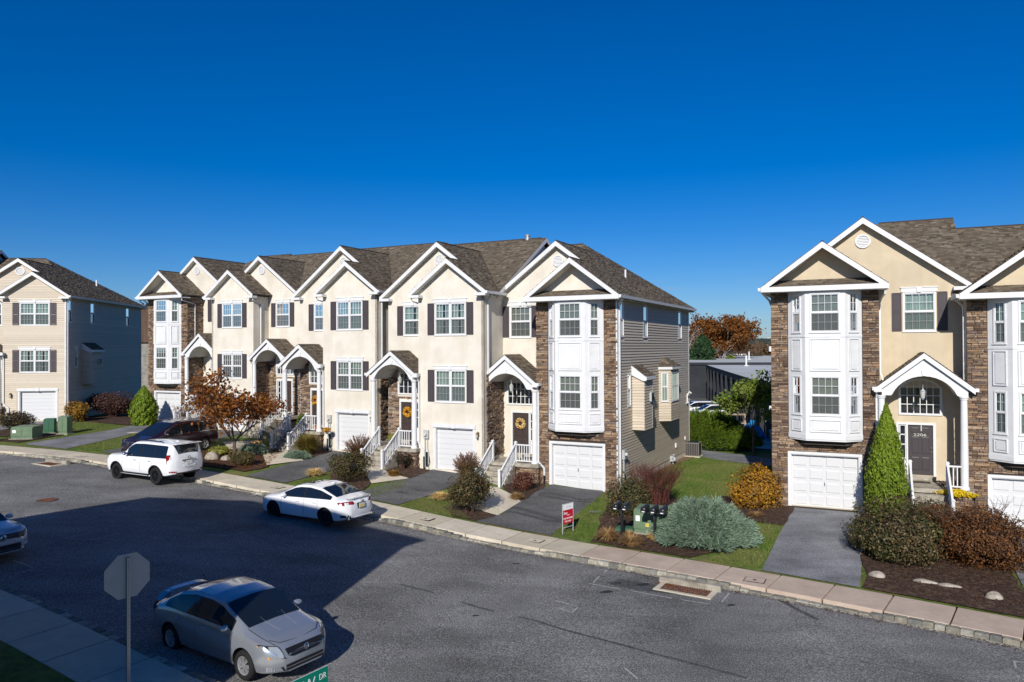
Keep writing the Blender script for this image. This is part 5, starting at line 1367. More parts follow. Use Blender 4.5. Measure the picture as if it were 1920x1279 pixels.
# ---- the townhouse across the street: its shadow falls over the road
def caster():
    tip = Vector((-3.05, 26.6)); ez = 10.2; road = .1
    k = (ez-road)/math.tan(SUN_EL); sdir = Vector((math.sin(SUN_AZ), math.cos(SUN_AZ)))
    corner = tip+sdir*k
    ang = math.radians(35)      # front wall runs up-road
    u = Vector((-math.cos(ang), math.sin(ang))); v = Vector((-math.sin(ang), -math.cos(ang)))   # v: away from the road
    t = thing('townhouse', 'beige townhouse across the street whose shadow lies over the road', 'house', (corner.x, corner.y, 0), 0, ROW)
    loc = lambda p: (u.x*p[0]+v.x*p[1], u.y*p[0]+v.y*p[1], p[2])
    D = 12.; A1, A2, e1, e2 = 9.2, 13.8, ez, ez-1.3
    m = MB(loc); m.prism([(.35, -1), (A2-.35, -1), (A2-.35, e2-.1), (A1, e1-.1), (.35, e1-.1)], .3, D-.3); m.build('wall', M_siding, t)
    m = MB(loc); rr2 = .32*D/2
    m.add([(0, 0, e1), (A1, 0, e1), (A2, 0, e2), (A2, D, e2), (A1, D, e1), (0, D, e1), (4.5, D/2, e1+rr2), (A1, D/2, e1+rr2), (A2, D/2, e2+.3)],
          [(0, 1, 7, 6), (0, 6, 5), (5, 6, 7, 4), (1, 2, 8, 7), (4, 7, 8, 3), (2, 3, 8), (0, 5, 4, 1), (1, 4, 3, 2)]); m.build('roof', M_deck, t)
    for a in (1.6, 5.4, 10.4):
        for z in (2.5, 6.2):
            m = MB(loc); m.box(a, a+1.6, .22, .30, z, z+1.5); w = m.build('window', M_white, t)
            m = MB(loc); m.box(a+.08, a+1.52, .20, .215, z+.08, z+1.42); m.build('pane', M_glassdark, w)
caster()
# ---- rear building in the left gap
def gap_house():
    t = thing('stone_clad_building', 'grey stone building with brown gable glimpsed between the two rows at left', 'building', (-40.5, 84, -.3), math.radians(15))
    m = MB(); m.box(-4, 7, 0, 10, -1, 8.2); m.build('wall', noisy('grey_ashlar', (.20, .19, .17), (.34, .32, .28), 2.5, .9, .3, .02), t)
    m = MB(); m.prism([(-4.6, 8.1), (8.6, 8.1), (8.6, 9.3), (-1, 12.0), (-4.6, 10.8)], -.25, 10); m.build('gable', noisy('brown_boarding', (.09, .055, .04), (.14, .09, .065), 2, .8, 0, 0, stretch=(6, 1, .2)), t)
    m = MB(); m.prism([(8.9, 9.2), (-1, 12.1), (-1, 12.35), (8.9, 9.5)], -.5, 10); m.build('roof', M_deck, t)
    w = MB(); w.box(1.0, 3.4, -.06, 0, 5.6, 7.6); w_ = w.build('window', M_white, t)
    m = MB(); m.box(1.15, 3.25, -.08, -.061, 5.7, 7.5); m.build('pane', noisy('orange_reflection', (.55, .16, .03), (.75, .45, .2), 1.2, .5, 0, 0), w_)  # orange reflection in the glass, painted as pane colour
    m = MB(); m.prism([(.4, 3.4), (4.6, 3.4), (4.6, 4.1), (.4, 4.1)], -1.2, -.02); m.build('awning', M_black, t)
    m = MB(); m.box(.9, 4.0, -.05, .0, .9, 3.3); w_ = m.build('window', M_black, t)
    m = MB(); m.box(1.1, 3.8, -.07, -.051, 1.1, 3.1); m.build('pane', M_glassdark, w_)
    m = MB(); m.box(-4, 7, -2.2, 0, -1.0, -.75); m.build('deck', M_walk, t)
    for k in range(7):
        m = MB(); m.box(-2+k*1.2, -1.94+k*1.2, -2.15, -2.1, -.75, .4); m.build('rail_post', M_black, t)
    m = MB(); m.box(-4, 7, -2.16, -2.09, .36, .42); m.build('rail', M_black, t)
gap_house()
# ---- dark industrial building behind
def indust():
    t = thing('industrial_building', 'long charcoal industrial building with pale flat roof behind the hedge', 'building', (0, 0, 0))
    Mw = noisy('charcoal_wall', (.022, .024, .028), (.035, .038, .045), .4, .8, 0, 0); Mr = noisy('pale_membrane_roof', (.42, .43, .42), (.52, .53, .52), .15, .8, 0, 0)
    A = Vector((31.6, 120)); B = Vector((17.9, 46)); d = (B-A).normalized(); L = (B-A).length; n = Vector((-d.y, d.x)) if True else None
    if n.x < 0: n = -n
    z0, z1 = -2.6, 3.85
    def P(u, w, z): q = A+d*u+n*w; return (q.x, q.y, z)
    m = MB(lambda p: P(*p)); m.box(0, L*.93, .0, 60, z0, z1); m.build('wall', Mw, t)
    m = MB(lambda p: P(*p)); m.box(-.1, L*.93+.1, -.1, 60, z1+.001, z1+.18); m.build('roof', Mr, t)
    m = MB(lambda p: P(*p)); m.box(-.15, L*.93, -.15, -.101, z1-.5, z1+.2); m.build('parapet', Mw, t)
    # rear, slightly higher block
    m = MB(lambda p: P(*p)); m.box(-95, -.2, -34, 70, z0, z1+.3); m.build('wall', Mw, t)
    m = MB(lambda p: P(*p)); m.box(-95, -.21, -34.1, 70, z1+.301, z1+.55); m.build('roof', Mr, t)
    m = MB(lambda p: P(*p)); m.box(-.199, .0, -34.1, 70, z1+.2, z1+.6); m.build('parapet', Mw, t)
    for k in range(11):
        u = 4+k*5.6
        if u > L*.9: break
        m = MB(lambda p: P(*p)); m.box(u, u+.35, -.35, -.001, z0, z1-.3); m.build('pilaster', Mw, t)
        m = MB(lambda p: P(*p)); m.box(u+1.4, u+3.6, -.03, .0, z0, z0+3.6); m.build('loading_door', M_dark, t)
        m = MB(lambda p: P(*p)); m.box(u+1.2, u+1.39, -.05, .0, z0, z0+3.7); m.build('door_jamb', M_greymetal, t)
        m = MB(lambda p: P(*p)); m.box(u+4.2, u+4.5, -.22, -.001, z1-1.7, z1-1.4); m.build('wall_light', M_white, t)
    for u, w in ((6, 5), (22, 12), (-14, -8), (-30, 10)):
        z = z1+.18 if u > 0 else z1+.55
        m = MB(lambda p: P(*p)); m.box(u, u+.6, w, w+.6, z, z+.12); m.box(u+.2, u+.4, w+.2, w+.4, z+.12, z+1.6); m.build('roof_vent', M_white, t)
indust()
# ================================================================== PLANTS
inner_dark = flat('inner_shade', (.012, .010, .007), .95)  # near-black: shade inside the bushes put into the colour
def leaves(C, size, mat, parent, name='foliage', aspect=.6, up=.0, kind=None, out=None, jit=1.0):
    """C (n,3) centres; random leaf quads"""
    n = len(C); R = rng.normal(size=(n, 3)); R[:, 2] += up
    if out is not None: R = R*jit+out*1.6
    Nn = R/np.linalg.norm(R, axis=1)[:, None]
    T = rng.normal(size=(n, 3)); U = np.cross(Nn, T); U /= np.linalg.norm(U, axis=1)[:, None]; Wv = np.cross(Nn, U)
    s = size*rng.uniform(.6, 1.35, n)[:, None]
    V = np.stack([C-U*s, C-Wv*s*aspect, C+U*s, C+Wv*s*aspect], 1).reshape(-1, 3)
    return np_mesh(name, V, np.arange(4*n).reshape(-1, 4), mat, parent, kind)
def blob_points(n, rx, ry, rz, cz, lumps=14, fill=.35, seed=0, flatb=.0, spread=.55, ls=.42):
    """points through an uneven crown made of overlapping lumps"""
    r = np.random.default_rng(seed)
    L = r.normal(size=(lumps, 3)); L /= np.linalg.norm(L, axis=1)[:, None]; L *= (r.uniform(.35, 1, lumps)**.6*spread)[:, None]
    L[:, 2] = np.abs(L[:, 2]) if flatb > .5 else L[:, 2]
    S = r.uniform(ls*.65, ls*1.25, lumps)
    k = r.integers(0, lumps, n); D = r.normal(size=(n, 3)); D /= np.linalg.norm(D, axis=1)[:, None]
    rad = np.where(r.random(n) < fill, r.random(n)**.5, r.uniform(.85, 1.08, n))
    P = L[k]+D*(S[k]*rad)[:, None]
    O = P.copy()
    P = P*np.array([rx, ry, rz]); P[:, 2] += cz
    nn = O/np.maximum(np.linalg.norm(O, axis=1)[:, None], 1e-6)
    keep = P[:, 2] > .03
    return P[keep], nn[keep]
def stems(n, r, h, mat, parent, base=.12, rad=.012, seed=0, name='stem', bend=.15, forks=1):
    rr = random.Random(seed); m = MB()
    for i in range(n):
        a = rr.uniform(0, 2*PI); q = rr.uniform(.2, 1)*r; b = rr.uniform(0, base)
        x0, y0 = b*math.cos(a), b*math.sin(a); x1, y1 = q*math.cos(a+rr.uniform(-.3, .3)), q*math.sin(a+rr.uniform(-.3, .3)); hh = h*rr.uniform(.7, 1.05)
        mid = ((x0+x1)*.42+rr.uniform(-bend, bend)*.3, (y0+y1)*.42+rr.uniform(-bend, bend)*.3, hh*.5)
        m.tube([(x0, y0, -.05), mid, (x1, y1, hh)], [rad, rad*.75, rad*.3], 4, False)
        for k in range(forks):
            t = rr.uniform(.3, .8); p = Vector(mid).lerp(Vector((x1, y1, hh)), t); e = p+Vector((rr.uniform(-.25, .25), rr.uniform(-.25, .25), rr.uniform(.1, .35)))*r
            m.tube([p, e], [rad*.5, rad*.2], 3, False)
    return m.build(name, mat, parent)
def bush(name, label, cat, x, y, rx, ry, h, mats, n, size, seed, z=None, cz=None, group=None, lumps=16, fill=.35, spread=.55, ls=.42, aspect=.6, low=False, stem_m=None, nst=12, rz=0, twigs=0, zoff=0.):
    t = thing(name, label, cat, (x, y, (G(x, y) if z is None else z)+zoff), rz, group)
    k = len(mats)
    for i, (mat, f) in enumerate(mats):
        P, O = blob_points(int(n*f), rx, ry, h*(.66 if low else .52), h*(.30 if low else .50), lumps, fill, seed*10+(0 if i == 0 else i), 0, spread, ls)
        leaves(P, size, mat, t, 'foliage', aspect, out=O)
    if n > 8000 or low:      # dark core, coloured as the shade between the leaves
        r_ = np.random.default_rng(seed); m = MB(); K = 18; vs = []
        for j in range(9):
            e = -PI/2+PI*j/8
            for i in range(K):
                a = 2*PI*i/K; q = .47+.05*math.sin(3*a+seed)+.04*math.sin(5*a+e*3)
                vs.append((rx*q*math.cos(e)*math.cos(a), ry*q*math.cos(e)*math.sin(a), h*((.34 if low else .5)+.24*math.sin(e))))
        m.add(vs, [(j*K+i, j*K+(i+1) % K, (j+1)*K+(i+1) % K, (j+1)*K+i) for j in range(8) for i in range(K)]); m.build('shade_core', inner_dark, t, smooth=True)
    stems(nst, min(rx, ry)*.8, h*.85, stem_m or M_twig, t, min(rx, ry)*.25, .014, seed, forks=2+twigs)
    return t
def cone_tree(label, x, y, r, h, n, size, mat, seed, name='arborvitae', cat='evergreen', bulge=.28, z=None, group=None):
    t = thing(name, label, cat, (x, y, G(x, y) if z is None else z), 0, group); r_ = np.random.default_rng(seed)
    zz = r_.random(n)**1.05*.99; prof = np.where(zz < bulge, .78+.22*(zz/bulge), (1-((zz-bulge)/(1-bulge))**1.7))
    a = r_.uniform(0, 2*PI, n); lump = 1+.09*np.sin(a*5+zz*17)*np.sin(zz*23+a*2)+.08*np.sin(a*9-zz*31+1)+.07*np.sin(a*14+zz*47)+.06*r_.normal(size=n)
    rad = r*prof*lump*np.where(r_.random(n) < .25, r_.uniform(.5, .9, n), r_.uniform(.9, 1.03, n))
    C = np.stack([rad*np.cos(a), rad*np.sin(a), .05+zz*h], 1)
    O = np.stack([np.cos(a), np.sin(a), np.full(n, .35)], 1)
    nn = len(C); R = r_.normal(size=(nn, 3))*.55+O; Nn = R/np.linalg.norm(R, axis=1)[:, None]
    U = np.tile(np.array([0, 0, 1.]), (nn, 1))+r_.normal(size=(nn, 3))*.45; U -= Nn*(U*Nn).sum(1)[:, None]; U /= np.linalg.norm(U, axis=1)[:, None]; W = np.cross(Nn, U)
    s = size*r_.uniform(.6, 1.4, nn)[:, None]
    V = np.stack([C-U*s, C-W*s*.42, C+U*s*1.2, C+W*s*.42], 1).reshape(-1, 3); np_mesh('foliage', V, np.arange(4*nn).reshape(-1, 4), mat, t)
    m = MB(); m.tube([(0, 0, -.1), (0, 0, h*.92)], [.06, .015], 6); m.build('trunk', M_bark, t)
    m = MB(); prof2 = [(r*.55, .05), (r*.72, h*.2), (r*.55, h*.5), (r*.2, h*.82), (.02, h*.93)]; m.lathe(prof2, 0, 0, 12); m.build('shade_core', flat_dark_green, t, smooth=True)  # dark hull painted as the shade behind the outer leaves
    return t
flat_dark_green = flat('inner_green_shade', (.012, .028, .006), .9)
def tuft(label, x, y, r, h, n, mat, seed, name='grass_tuft', cat='ornamental grass', group=None, plume=None, droop=.5, w=.012, z=None, up=.25):
    t = thing(name, label, cat, (x, y, G(x, y) if z is None else z), 0, group); q = np.random.default_rng(seed)
    def mk(n, r, h, mat, nm, w, droop, b0=.25):
        a = q.uniform(0, 2*PI, n); b = q.random(n)**.5*r*b0; e = r*q.uniform(up, 1, n); hh = h*q.uniform(.6, 1.05, n)*(1-.25*(e/r)**2)
        p0 = np.stack([b*np.cos(a), b*np.sin(a), np.zeros(n)], 1); aa = a+q.normal(size=n)*.25
        p1 = np.stack([(b+e*.35)*np.cos(aa), (b+e*.35)*np.sin(aa), hh*.65], 1)
        p2 = np.stack([(b+e)*np.cos(aa), (b+e)*np.sin(aa), hh*(1-droop*q.uniform(0, 1, n)*(e/r))], 1)
        s = np.stack([-np.sin(aa+q.normal(size=n)*.6), np.cos(aa), np.zeros(n)], 1)*w
        V = np.stack([p0-s, p0+s, p1+s*.9, p1-s*.9, p2], 1).reshape(-1, 3)
        F4 = (np.arange(n)[:, None]*5+np.array([0, 1, 2, 3])); F3 = (np.arange(n)[:, None]*5+np.array([3, 2, 4]))
        me = bpy.data.meshes.new(nm); me.from_pydata(V.tolist(), [], [tuple(f) for f in F4.tolist()]+[tuple(f) for f in F3.tolist()]); me.materials.append(mat); link(nm, me, t)
        return p1, p2
    mk(n, r, h, mat, 'blades', w, droop)
    if plume:
        k = n//5; p1, p2 = mk(k, r*.95, h*1.28, L_plume, 'stalks', w*.6, .25)
        d = (p2-p1); m = []
        C = np.concatenate([p1*(1-f)+p2*f for f in (.55, .65, .75, .85, .95, 1.0)]); D = np.tile(d/np.linalg.norm(d, axis=1)[:, None], (6, 1))
        nn = len(C); S = np.cross(D, q.normal(size=(nn, 3))); S /= np.linalg.norm(S, axis=1)[:, None]
        V = np.stack([C-D*.05, C-S*.022, C+D*.06, C+S*.022], 1).reshape(-1, 3); np_mesh('plumes', V, np.arange(4*nn).reshape(-1, 4), L_plume, t)
    return t
def branching(m, rr, p, d, L, r, depth, ends, spread=.6, gnarl=.15, nseg=3):
    pts = [p]; rs = [r]; q = p.copy(); dd = d.copy()
    for i in range(nseg):
        dd = (dd+Vector((rr.uniform(-1, 1), rr.uniform(-1, 1), rr.uniform(-.5, .7)))*gnarl).normalized(); q = q+dd*L/nseg; pts.append(q.copy()); rs.append(r*(1-.45*(i+1)/nseg))
    m.tube(pts, rs, 5 if r > .02 else 3, False)
    if depth <= 0: ends.append((q, dd)); return
    for k in range(rr.choice([2, 3, 3])):
        nd = (dd+Vector((rr.uniform(-1, 1), rr.uniform(-1, 1), rr.uniform(-.35, .6)))*spread).normalized()
        st_ = pts[rr.choice([1, 2, 3])] if k else q
        branching(m, rr, st_.copy(), nd, L*rr.uniform(.62, .85), r*.55, depth-1, ends, spread, gnarl, nseg)
def tree(name, label, x, y, z, h, spread, mats, nleaf, size, seed, trunk_r=.15, bark=None, depth=4, first=.3, leafr=.5, group=None, cat='tree', trunks=1, density=1., gn=.15):
    t = thing(name, label, cat, (x, y, z), 0, group); rr = random.Random(seed); m = MB(); ends = []
    for k in range(trunks):
        d = Vector((rr.uniform(-.15, .15)+(k-(trunks-1)/2)*.35, rr.uniform(-.15, .15), 1)).normalized()
        q = Vector((0, 0, -.2)); e = q+d*h*first; m.tube([q, q.lerp(e, .5)+Vector((rr.uniform(-.03, .03)*h*.3, 0, 0)), e], [trunk_r, trunk_r*.85, trunk_r*.7], 8, False)
        nb = 5
        for j in range(nb):
            a = 2*PI*j/nb+rr.uniform(-.4, .4); nd = Vector((math.cos(a)*spread, math.sin(a)*spread, rr.uniform(.5, 1.1))).normalized()
            branching(m, rr, e.lerp(q, rr.uniform(0, .3)), nd, h*rr.uniform(.24, .34), trunk_r*.5, depth-1, ends, .65, gn)
    m.build('trunk', bark or M_bark, t)
    if nleaf:
        r_ = np.random.default_rng(seed); E_ = np.array([tuple(e[0]) for e in ends]); 
        for mat, f in mats:
            n = int(nleaf*f); k = r_.integers(0, len(E_), n); C = E_[k]+r_.normal(size=(n, 3))*leafr*np.array([1, 1, .7])*.5
            leaves(C, size, mat, t, 'foliage', .7)
    return t
def conifer(label, x, y, z, h, r, seed, mat=None, n=9000, size=.2, group=None):
    t = thing('evergreen_tree', label, 'tree', (x, y, z), 0, group); q = np.random.default_rng(seed)
    zz = q.random(n)**.8; layer = .65+.35*np.abs(np.sin(zz*19)); rad = r*(1-zz)**.6*layer*np.sqrt(q.uniform(.2, 1.1, n)); a = q.uniform(0, 2*PI, n)
    rad *= 1+.25*np.sin(a*3+zz*9)
    C = np.stack([rad*np.cos(a), rad*np.sin(a), h*(.06+.92*zz)-rad*.18], 1); leaves(C, size, mat or L_pine, t, 'foliage', .5)
    m = MB(); m.tube([(0, 0, -.5), (0, 0, h*.95)], [h*.02, .03], 6); m.build('trunk', M_bark, t); return t
# spreading blue juniper: sprays of upturned needles
def juniper(label, x, y, rx, ry, h, n, mat, seed, name='juniper', size=.11, group=None, z=None):
    t = thing(name, label, 'shrub', (x, y, G(x, y) if z is None else z), -.45, group); q = np.random.default_rng(seed)
    a = q.uniform(0, 2*PI, n); u = q.random(n)**.55
    top = h*(1-u**3.2*.85)*(1+.14*np.sin(a*4+u*8)+.11*np.sin(a*7-u*13)+.08*np.sin(a*13+u*23))
    edge = 1+.07*np.sin(a*6+2)+.05*np.sin(a*11)+.04*q.normal(size=n)
    C = np.stack([rx*u*edge*np.cos(a), ry*u*edge*np.sin(a), np.maximum(top*q.uniform(.72, 1.05, n), .05)], 1)
    k = 5
    D = np.stack([np.cos(a)*(.5+u), np.sin(a)*(.5+u), .75-.35*u], 1)+q.normal(size=(n, 3))*.45; D /= np.linalg.norm(D, axis=1)[:, None]
    Vs = []
    for i in range(k):   # each spray: a few narrow blades fanning out
        d2 = D+q.normal(size=(n, 3))*.30; d2 /= np.linalg.norm(d2, axis=1)[:, None]; S = np.cross(d2, q.normal(size=(n, 3))); S /= np.linalg.norm(S, axis=1)[:, None]
        L = size*q.uniform(.7, 1.5, n)[:, None]; o = C+D*(size*.25*i/k)
        Vs.append(np.stack([o-S*size*.085, o+S*size*.085, o+d2*L+S*.004, o+d2*L-S*.004], 1))
    V = np.concatenate(Vs).reshape(-1, 3); np_mesh('foliage', V, np.arange(len(V)).reshape(-1, 4), mat, t)
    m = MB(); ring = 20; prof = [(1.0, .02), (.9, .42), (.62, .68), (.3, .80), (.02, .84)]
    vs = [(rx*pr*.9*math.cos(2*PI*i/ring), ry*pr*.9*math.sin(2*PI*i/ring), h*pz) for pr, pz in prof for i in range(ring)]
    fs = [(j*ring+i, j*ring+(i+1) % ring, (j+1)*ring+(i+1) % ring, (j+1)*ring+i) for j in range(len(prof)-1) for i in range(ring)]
    m.add(vs, fs); m.build('shade_core', M_junin if mat is L_junip else flat_dark_green, t, smooth=True)  # dark hull painted as the shade under the sprays
    return t
M_junin = flat('inner_juniper_shade', (.02, .032, .02), .95)
juniper('wide blue-green juniper behind the kerb right of the mailboxes', 6.72, 26.25, 1.68, 1.45, 1.10, 14000, L_junip, 3, size=.17)
juniper('deep green spreading hedge behind the end house by the back lane', 12.7, 49.2, 3.3, 2.0, 1.9, 14000, L_hedge, 5, 'hedge', .2)
juniper('low blue juniper by the steps left of the fountain grass', -11.45, 39.5, .8, .5, .3, 900, L_junip, 8, size=.09)
juniper('low grey-green juniper under the maple beside the van', -14.2, 40.6, .9, .6, .45, 1000, L_junip, 9, size=.09)
cone_tree('tall pointed arborvitae beside the steps of the 2206 house', 14.1, 27.95, .66, 4.5, 17000, .055, L_arbor, 2)
cone_tree('small cone evergreen at the corner of the end house', 4.95, 34.4, .28, 1.05, 1800, .035, L_arbor, 4)
cone_tree('broad round arborvitae at the far left corner of the row', -25.5, 51.3, .85, 2.65, 9000, .075, L_arbor, 6, bulge=.35)
cone_tree('dark narrow evergreen at the left edge by the beige house', -37.2, 50.4, .8, 3.6, 3500, .08, L_hedge, 7)
SH = 'shrubs in the beds before the houses'
bush('golden_bush', 'round golden yellow bush beside the stone corner of the 2206 house', 'shrub', 10.2, 31.0, 1.3, 1.15, 2.2, [(L_yellow, .75), (L_olive, .35)], 9000, .052, 11, low=True, lumps=26, fill=.25, spread=.62, ls=.36, group=SH)
bush('rose_bush', 'large dark green rose bush with small pale buds left of the boulders', 'shrub', 12.6, 24.2, 1.75, 2.1, 2.0, [(L_rose, .7), (L_roseb, .3)], 28000, .042, 12, low=True, lumps=34, spread=.72, ls=.30, group=SH)
bush('rose_bush', 'dark bronze rose bush low in front of the 2206 steps', 'shrub', 14.4, 26.2, 1.4, 1.0, 1.6, [(L_roseb, .6), (L_rose, .4)], 14000, .034, 13, low=True, lumps=26, spread=.7, ls=.32, group=SH)
bush('spirea_bush', 'big rusty brown bush at the right edge above the boulders', 'shrub', 14.9, 23.6, 2.1, 2.2, 2.1, [(L_spirea, 1.)], 34000, .036, 14, low=True, lumps=34, spread=.68, ls=.33, group=SH, twigs=2, nst=30)
bush('rose_bush', 'dense dark bush between the mailboxes and the garage of the end house', 'shrub', 4.7, 30.1, 1.15, 1.0, 1.9, [(L_rose, .8), (L_roseb, .25)], 13000, .036, 15, low=True, lumps=28, spread=.72, ls=.31, group=SH)
bush('rose_bush', 'bronze green bush by the walk of the end stone house', 'shrub', -1.75, 29.75, 1.0, .85, 2.0, [(L_roseb, .65), (L_rose, .4)], 12000, .035, 16, lumps=28, spread=.74, ls=.30, group=SH)
bush('rose_bush', 'dark leafy bush right behind the white sedan', 'shrub', -7.55, 34.1, 1.2, .8, 1.6, [(L_roseb, .5), (L_rose, .5)], 12000, .034, 17, lumps=26, spread=.74, ls=.30, group=SH)
bush('hydrangea', 'dry red-brown shrub before the stone pier of the end house', 'shrub', .45, 33.75, .62, .55, .95, [(leaf('dry_red_leaf', [(.10, .035, .025), (.17, .06, .04), (.24, .11, .07)]), 1.)], 2600, .045, 18, group=SH)
bush('bare_shrub', 'half bare shrub against the stone pier of the middle porch', 'shrub', -5.5, 37.2, .6, .45, .95, [(L_dkbush, 1.)], 1300, .035, 19, nst=26, group=SH)
bush('low_shrub', 'olive shrub under the maple near the white SUV', 'shrub', -13.55, 37.2, .85, .6, .85, [(L_roseb, .5), (L_olive, .2), (L_rose, .3)], 5000, .035, 20, group=SH)
bush('low_shrub', 'small leafy shrub in front of the dark van', 'shrub', -17.3, 37.9, .75, .5, 1.2, [(L_roseb, 1.)], 2600, .04, 21, group=SH)
bush('yellow_shrub', 'round golden brown shrub at the corner of the beige house', 'shrub', -31.0, 52.7, .95, .9, 1.6, [(L_olive, .6), (L_yellow, .4)], 4500, .06, 22, lumps=20, group=SH)
bush('purple_shrub', 'wide purple brown hedge along the shaded side wall', 'shrub', -30.2, 56.0, 2.5, 1.3, 2.3, [(L_purple, 1.)], 11000, .06, 23, lumps=20, nst=40, stem_m=M_redtwig, group=SH)
bush('dark_shrub', 'brown leafy shrub before the far left garage', 'shrub', -32.3, 48.3, 1.5, .9, 1.35, [(L_dkbush, .6), (L_roseb, .4)], 5000, .05, 24, group=SH)
bush('holly_bush', 'glossy green potted bush standing on the landing between two porches', 'shrub', -12.05, 42.5, .42, .4, .95, [(L_hedge, 1.)], 1500, .05, 25, z=2.35, group=SH)
bush('lime_shrub', 'small bright lime plant on the middle porch landing', 'plant', -6.45, 39.5, .28, .22, .55, [(L_ygreen, 1.)], 400, .05, 26, z=1.95)
bush('mum_plant', 'orange chrysanthemums on the pier by the fountain grass', 'plant', -10.3, 41.1, .3, .25, .35, [(L_wreath, .6), (L_olive, .4)], 700, .035, 27, z=2.32)
bush('flower_bed', 'strip of bright yellow flowers behind the brown bush', 'plant', 16.75, 28.0, .85, .22, .4, [(L_flower, 1.)], 2600, .035, 28, rz=-.43, zoff=.95)
bush('hosta', 'pale yellow-green hosta clump beside the boulders under the maple', 'plant', -15.9, 39.9, .75, .6, .55, [(L_ygreen, 1.)], 900, .08, 29, aspect=.35)
# red-twig dogwood
t = thing('dogwood', 'bare red-twig dogwood fanning out beside the side wall', 'shrub', (6.0, 31.2, G(6.0, 31.2)), 0)
stems(210, 1.35, 1.75, M_redtwig, t, .55, .010, 31, forks=5, bend=.5)
FG = 'fountain grasses at the garage doors'
tuft('tall fountain grass with buff plumes between garage and steps of the third house', -2.15, 35.0, .62, 1.15, 1400, L_fgrass, 41, 'fountain_grass', group=FG, plume=True)
tuft('rust-coloured fountain grass left of the middle garage steps', -7.95, 38.6, .78, 1.15, 1600, L_fgrass, 42, 'fountain_grass', group=FG, plume=True)
tuft('green-gold rounded grass in front of the orange mums', -11.15, 40.3, .85, 1.35, 3000, leaf('green_gold_blade', [(.12, .13, .02), (.22, .20, .035), (.30, .19, .05), (.16, .15, .03)], .3), 43, 'fountain_grass', group=FG, droop=.7)
tuft('brown fountain grass behind the yellow flowers at the 2206 house', 17.15, 28.75, .62, 1.35, 1100, L_spirea, 44, 'fountain_grass', group=FG, plume=True)
tuft('feathery grass before the white garage behind the van', -22.6, 50.9, .7, 1.3, 500, L_plume, 45, 'fountain_grass', group=FG, plume=True)
ST_ = 'straw-coloured dormant tufts'
for x, y, r, h, n, lab, mt in ((3.35, 26.35, .5, .55, 800, 'straw tuft left of the two-box mailbox post', L_straw), (4.1, 25.65, .52, .52, 800, 'straw tuft right of the two-box mailbox post', L_straw), (4.15, 26.5, .3, .4, 500, 'smaller straw tuft just behind the two-box mailbox post', L_straw),
                               (5.0, 26.35, .3, .35, 400, 'yellow tuft at the foot of the green transformer box', L_wreath2), (9.6, 29.3, .4, .25, 400, 'flat straw tuft in the mulch before the golden bush', L_straw), (.15, 32.1, .38, .4, 600, 'straw tuft by the walk of the end house', L_straw),
                               (-3.1, 31.6, .5, .4, 700, 'pale yellow tuft at the driveway edge of the third house', L_wreath2), (-9.4, 35.2, .55, .45, 700, 'pale yellow tuft beside the white sedan roof', L_wreath2), (-5.7, 35.5, .4, .4, 600, 'ochre tuft below the middle steps', L_fgrass),
                               (9.0, 30.3, .4, .3, 300, 'brown dry tuft in the mulch left of the golden bush', L_fgrass), (-21.6, 43.2, .3, .4, 200, 'small orange tuft beside the van windscreen', L_fgrass), (-30.8, 43.9, .4, .5, 300, 'ochre tuft by the green utility box at left', L_fgrass)):
    tuft(lab, x, y, r, h, n, mt, int(abs(x*77))+1, group=ST_, droop=.8)
# young maple
tree('maple_tree', 'small rusty orange maple half bare at the top beside the white SUV', -14.75, 39.5, G(-14.75, 39.5), 4.5, .72, [(L_maple, .4), (L_orange, .6)], 5000, .085, 3, .11, noisy('maple_bark', (.05, .04, .035), (.13, .10, .08), 8, .9, .3, .02), 5, .24, .55, gn=.22)
tree('lime_tree', 'young tree with lime yellow leaves behind the golden bush', 14.65, 45.2, .3, 4.7, .28, [(L_lime, .6), (L_hedge, .45)], 3600, .10, 5, .08, M_bark, 4, .38, .55, gn=.1)
# trees beyond the industrial roof and behind houses
BT = 'trees beyond the buildings'
tree('bare_tree', 'pale bare tree left of the pine behind the end house', 36.4, 156, -2.6, 12.5, .5, [(L_wood, 1.)], 900, .2, 51, .35, M_palebark, 5, .25, 1.2, BT)
tree('orange_tree', 'tall orange autumn tree rising over the flat roof', 46.2, 165, -2.6, 15.5, .24, [(L_orange, 1.)], 20000, .25, 52, .28, M_palebark, 5, .22, 1.3, BT, trunks=2)
conifer('dark green pine left of the tall orange tree', 38.0, 148, -2.6, 12.2, 5.6, 53, n=12000, size=.3, group=BT)
conifer('lower evergreen at the foot of the orange tree', 46.5, 158, -2.6, 7.8, 4.5, 54, n=7000, size=.32, group=BT, mat=L_hedge)
tree('brown_tree', 'rounded russet tree against the ridge near the stone corner', 78.5, 232, -3, 9.5, .8, [(L_wood, 1.)], 6000, .45, 55, .4, M_bark, 4, .2, 3.0, BT)
tree('olive_tree', 'olive brown tree beside the utility pole', 83, 228, -3, 8.5, .8, [(L_olive, .4), (L_wood, .7)], 6000, .45, 56, .4, M_bark, 4, .2, 3.0, BT)
tree('brown_tree', 'thin grey-brown tree right of the tall orange tree', 62, 200, -3, 8.5, .7, [(L_wood, 1.)], 2500, .3, 57, .3, M_palebark, 5, .2, 2.0, BT)
tree('dark_tree', 'dark tree top showing above the roof at the right edge', 40.8, 57, 0, 16.2, .6, [(L_dkbush, .7), (L_rose, .4)], 5000, .16, 58, .25, M_bark, 4, .3, 1.2, BT)
tree('bare_tree', 'bare brown tree behind the stone building in the left gap', -55.5, 112, -1, 16.5, .8, [(L_dkbush, .6), (L_wood, .6)], 2600, .22, 59, .3, M_bark, 5, .25, 1.6, BT)
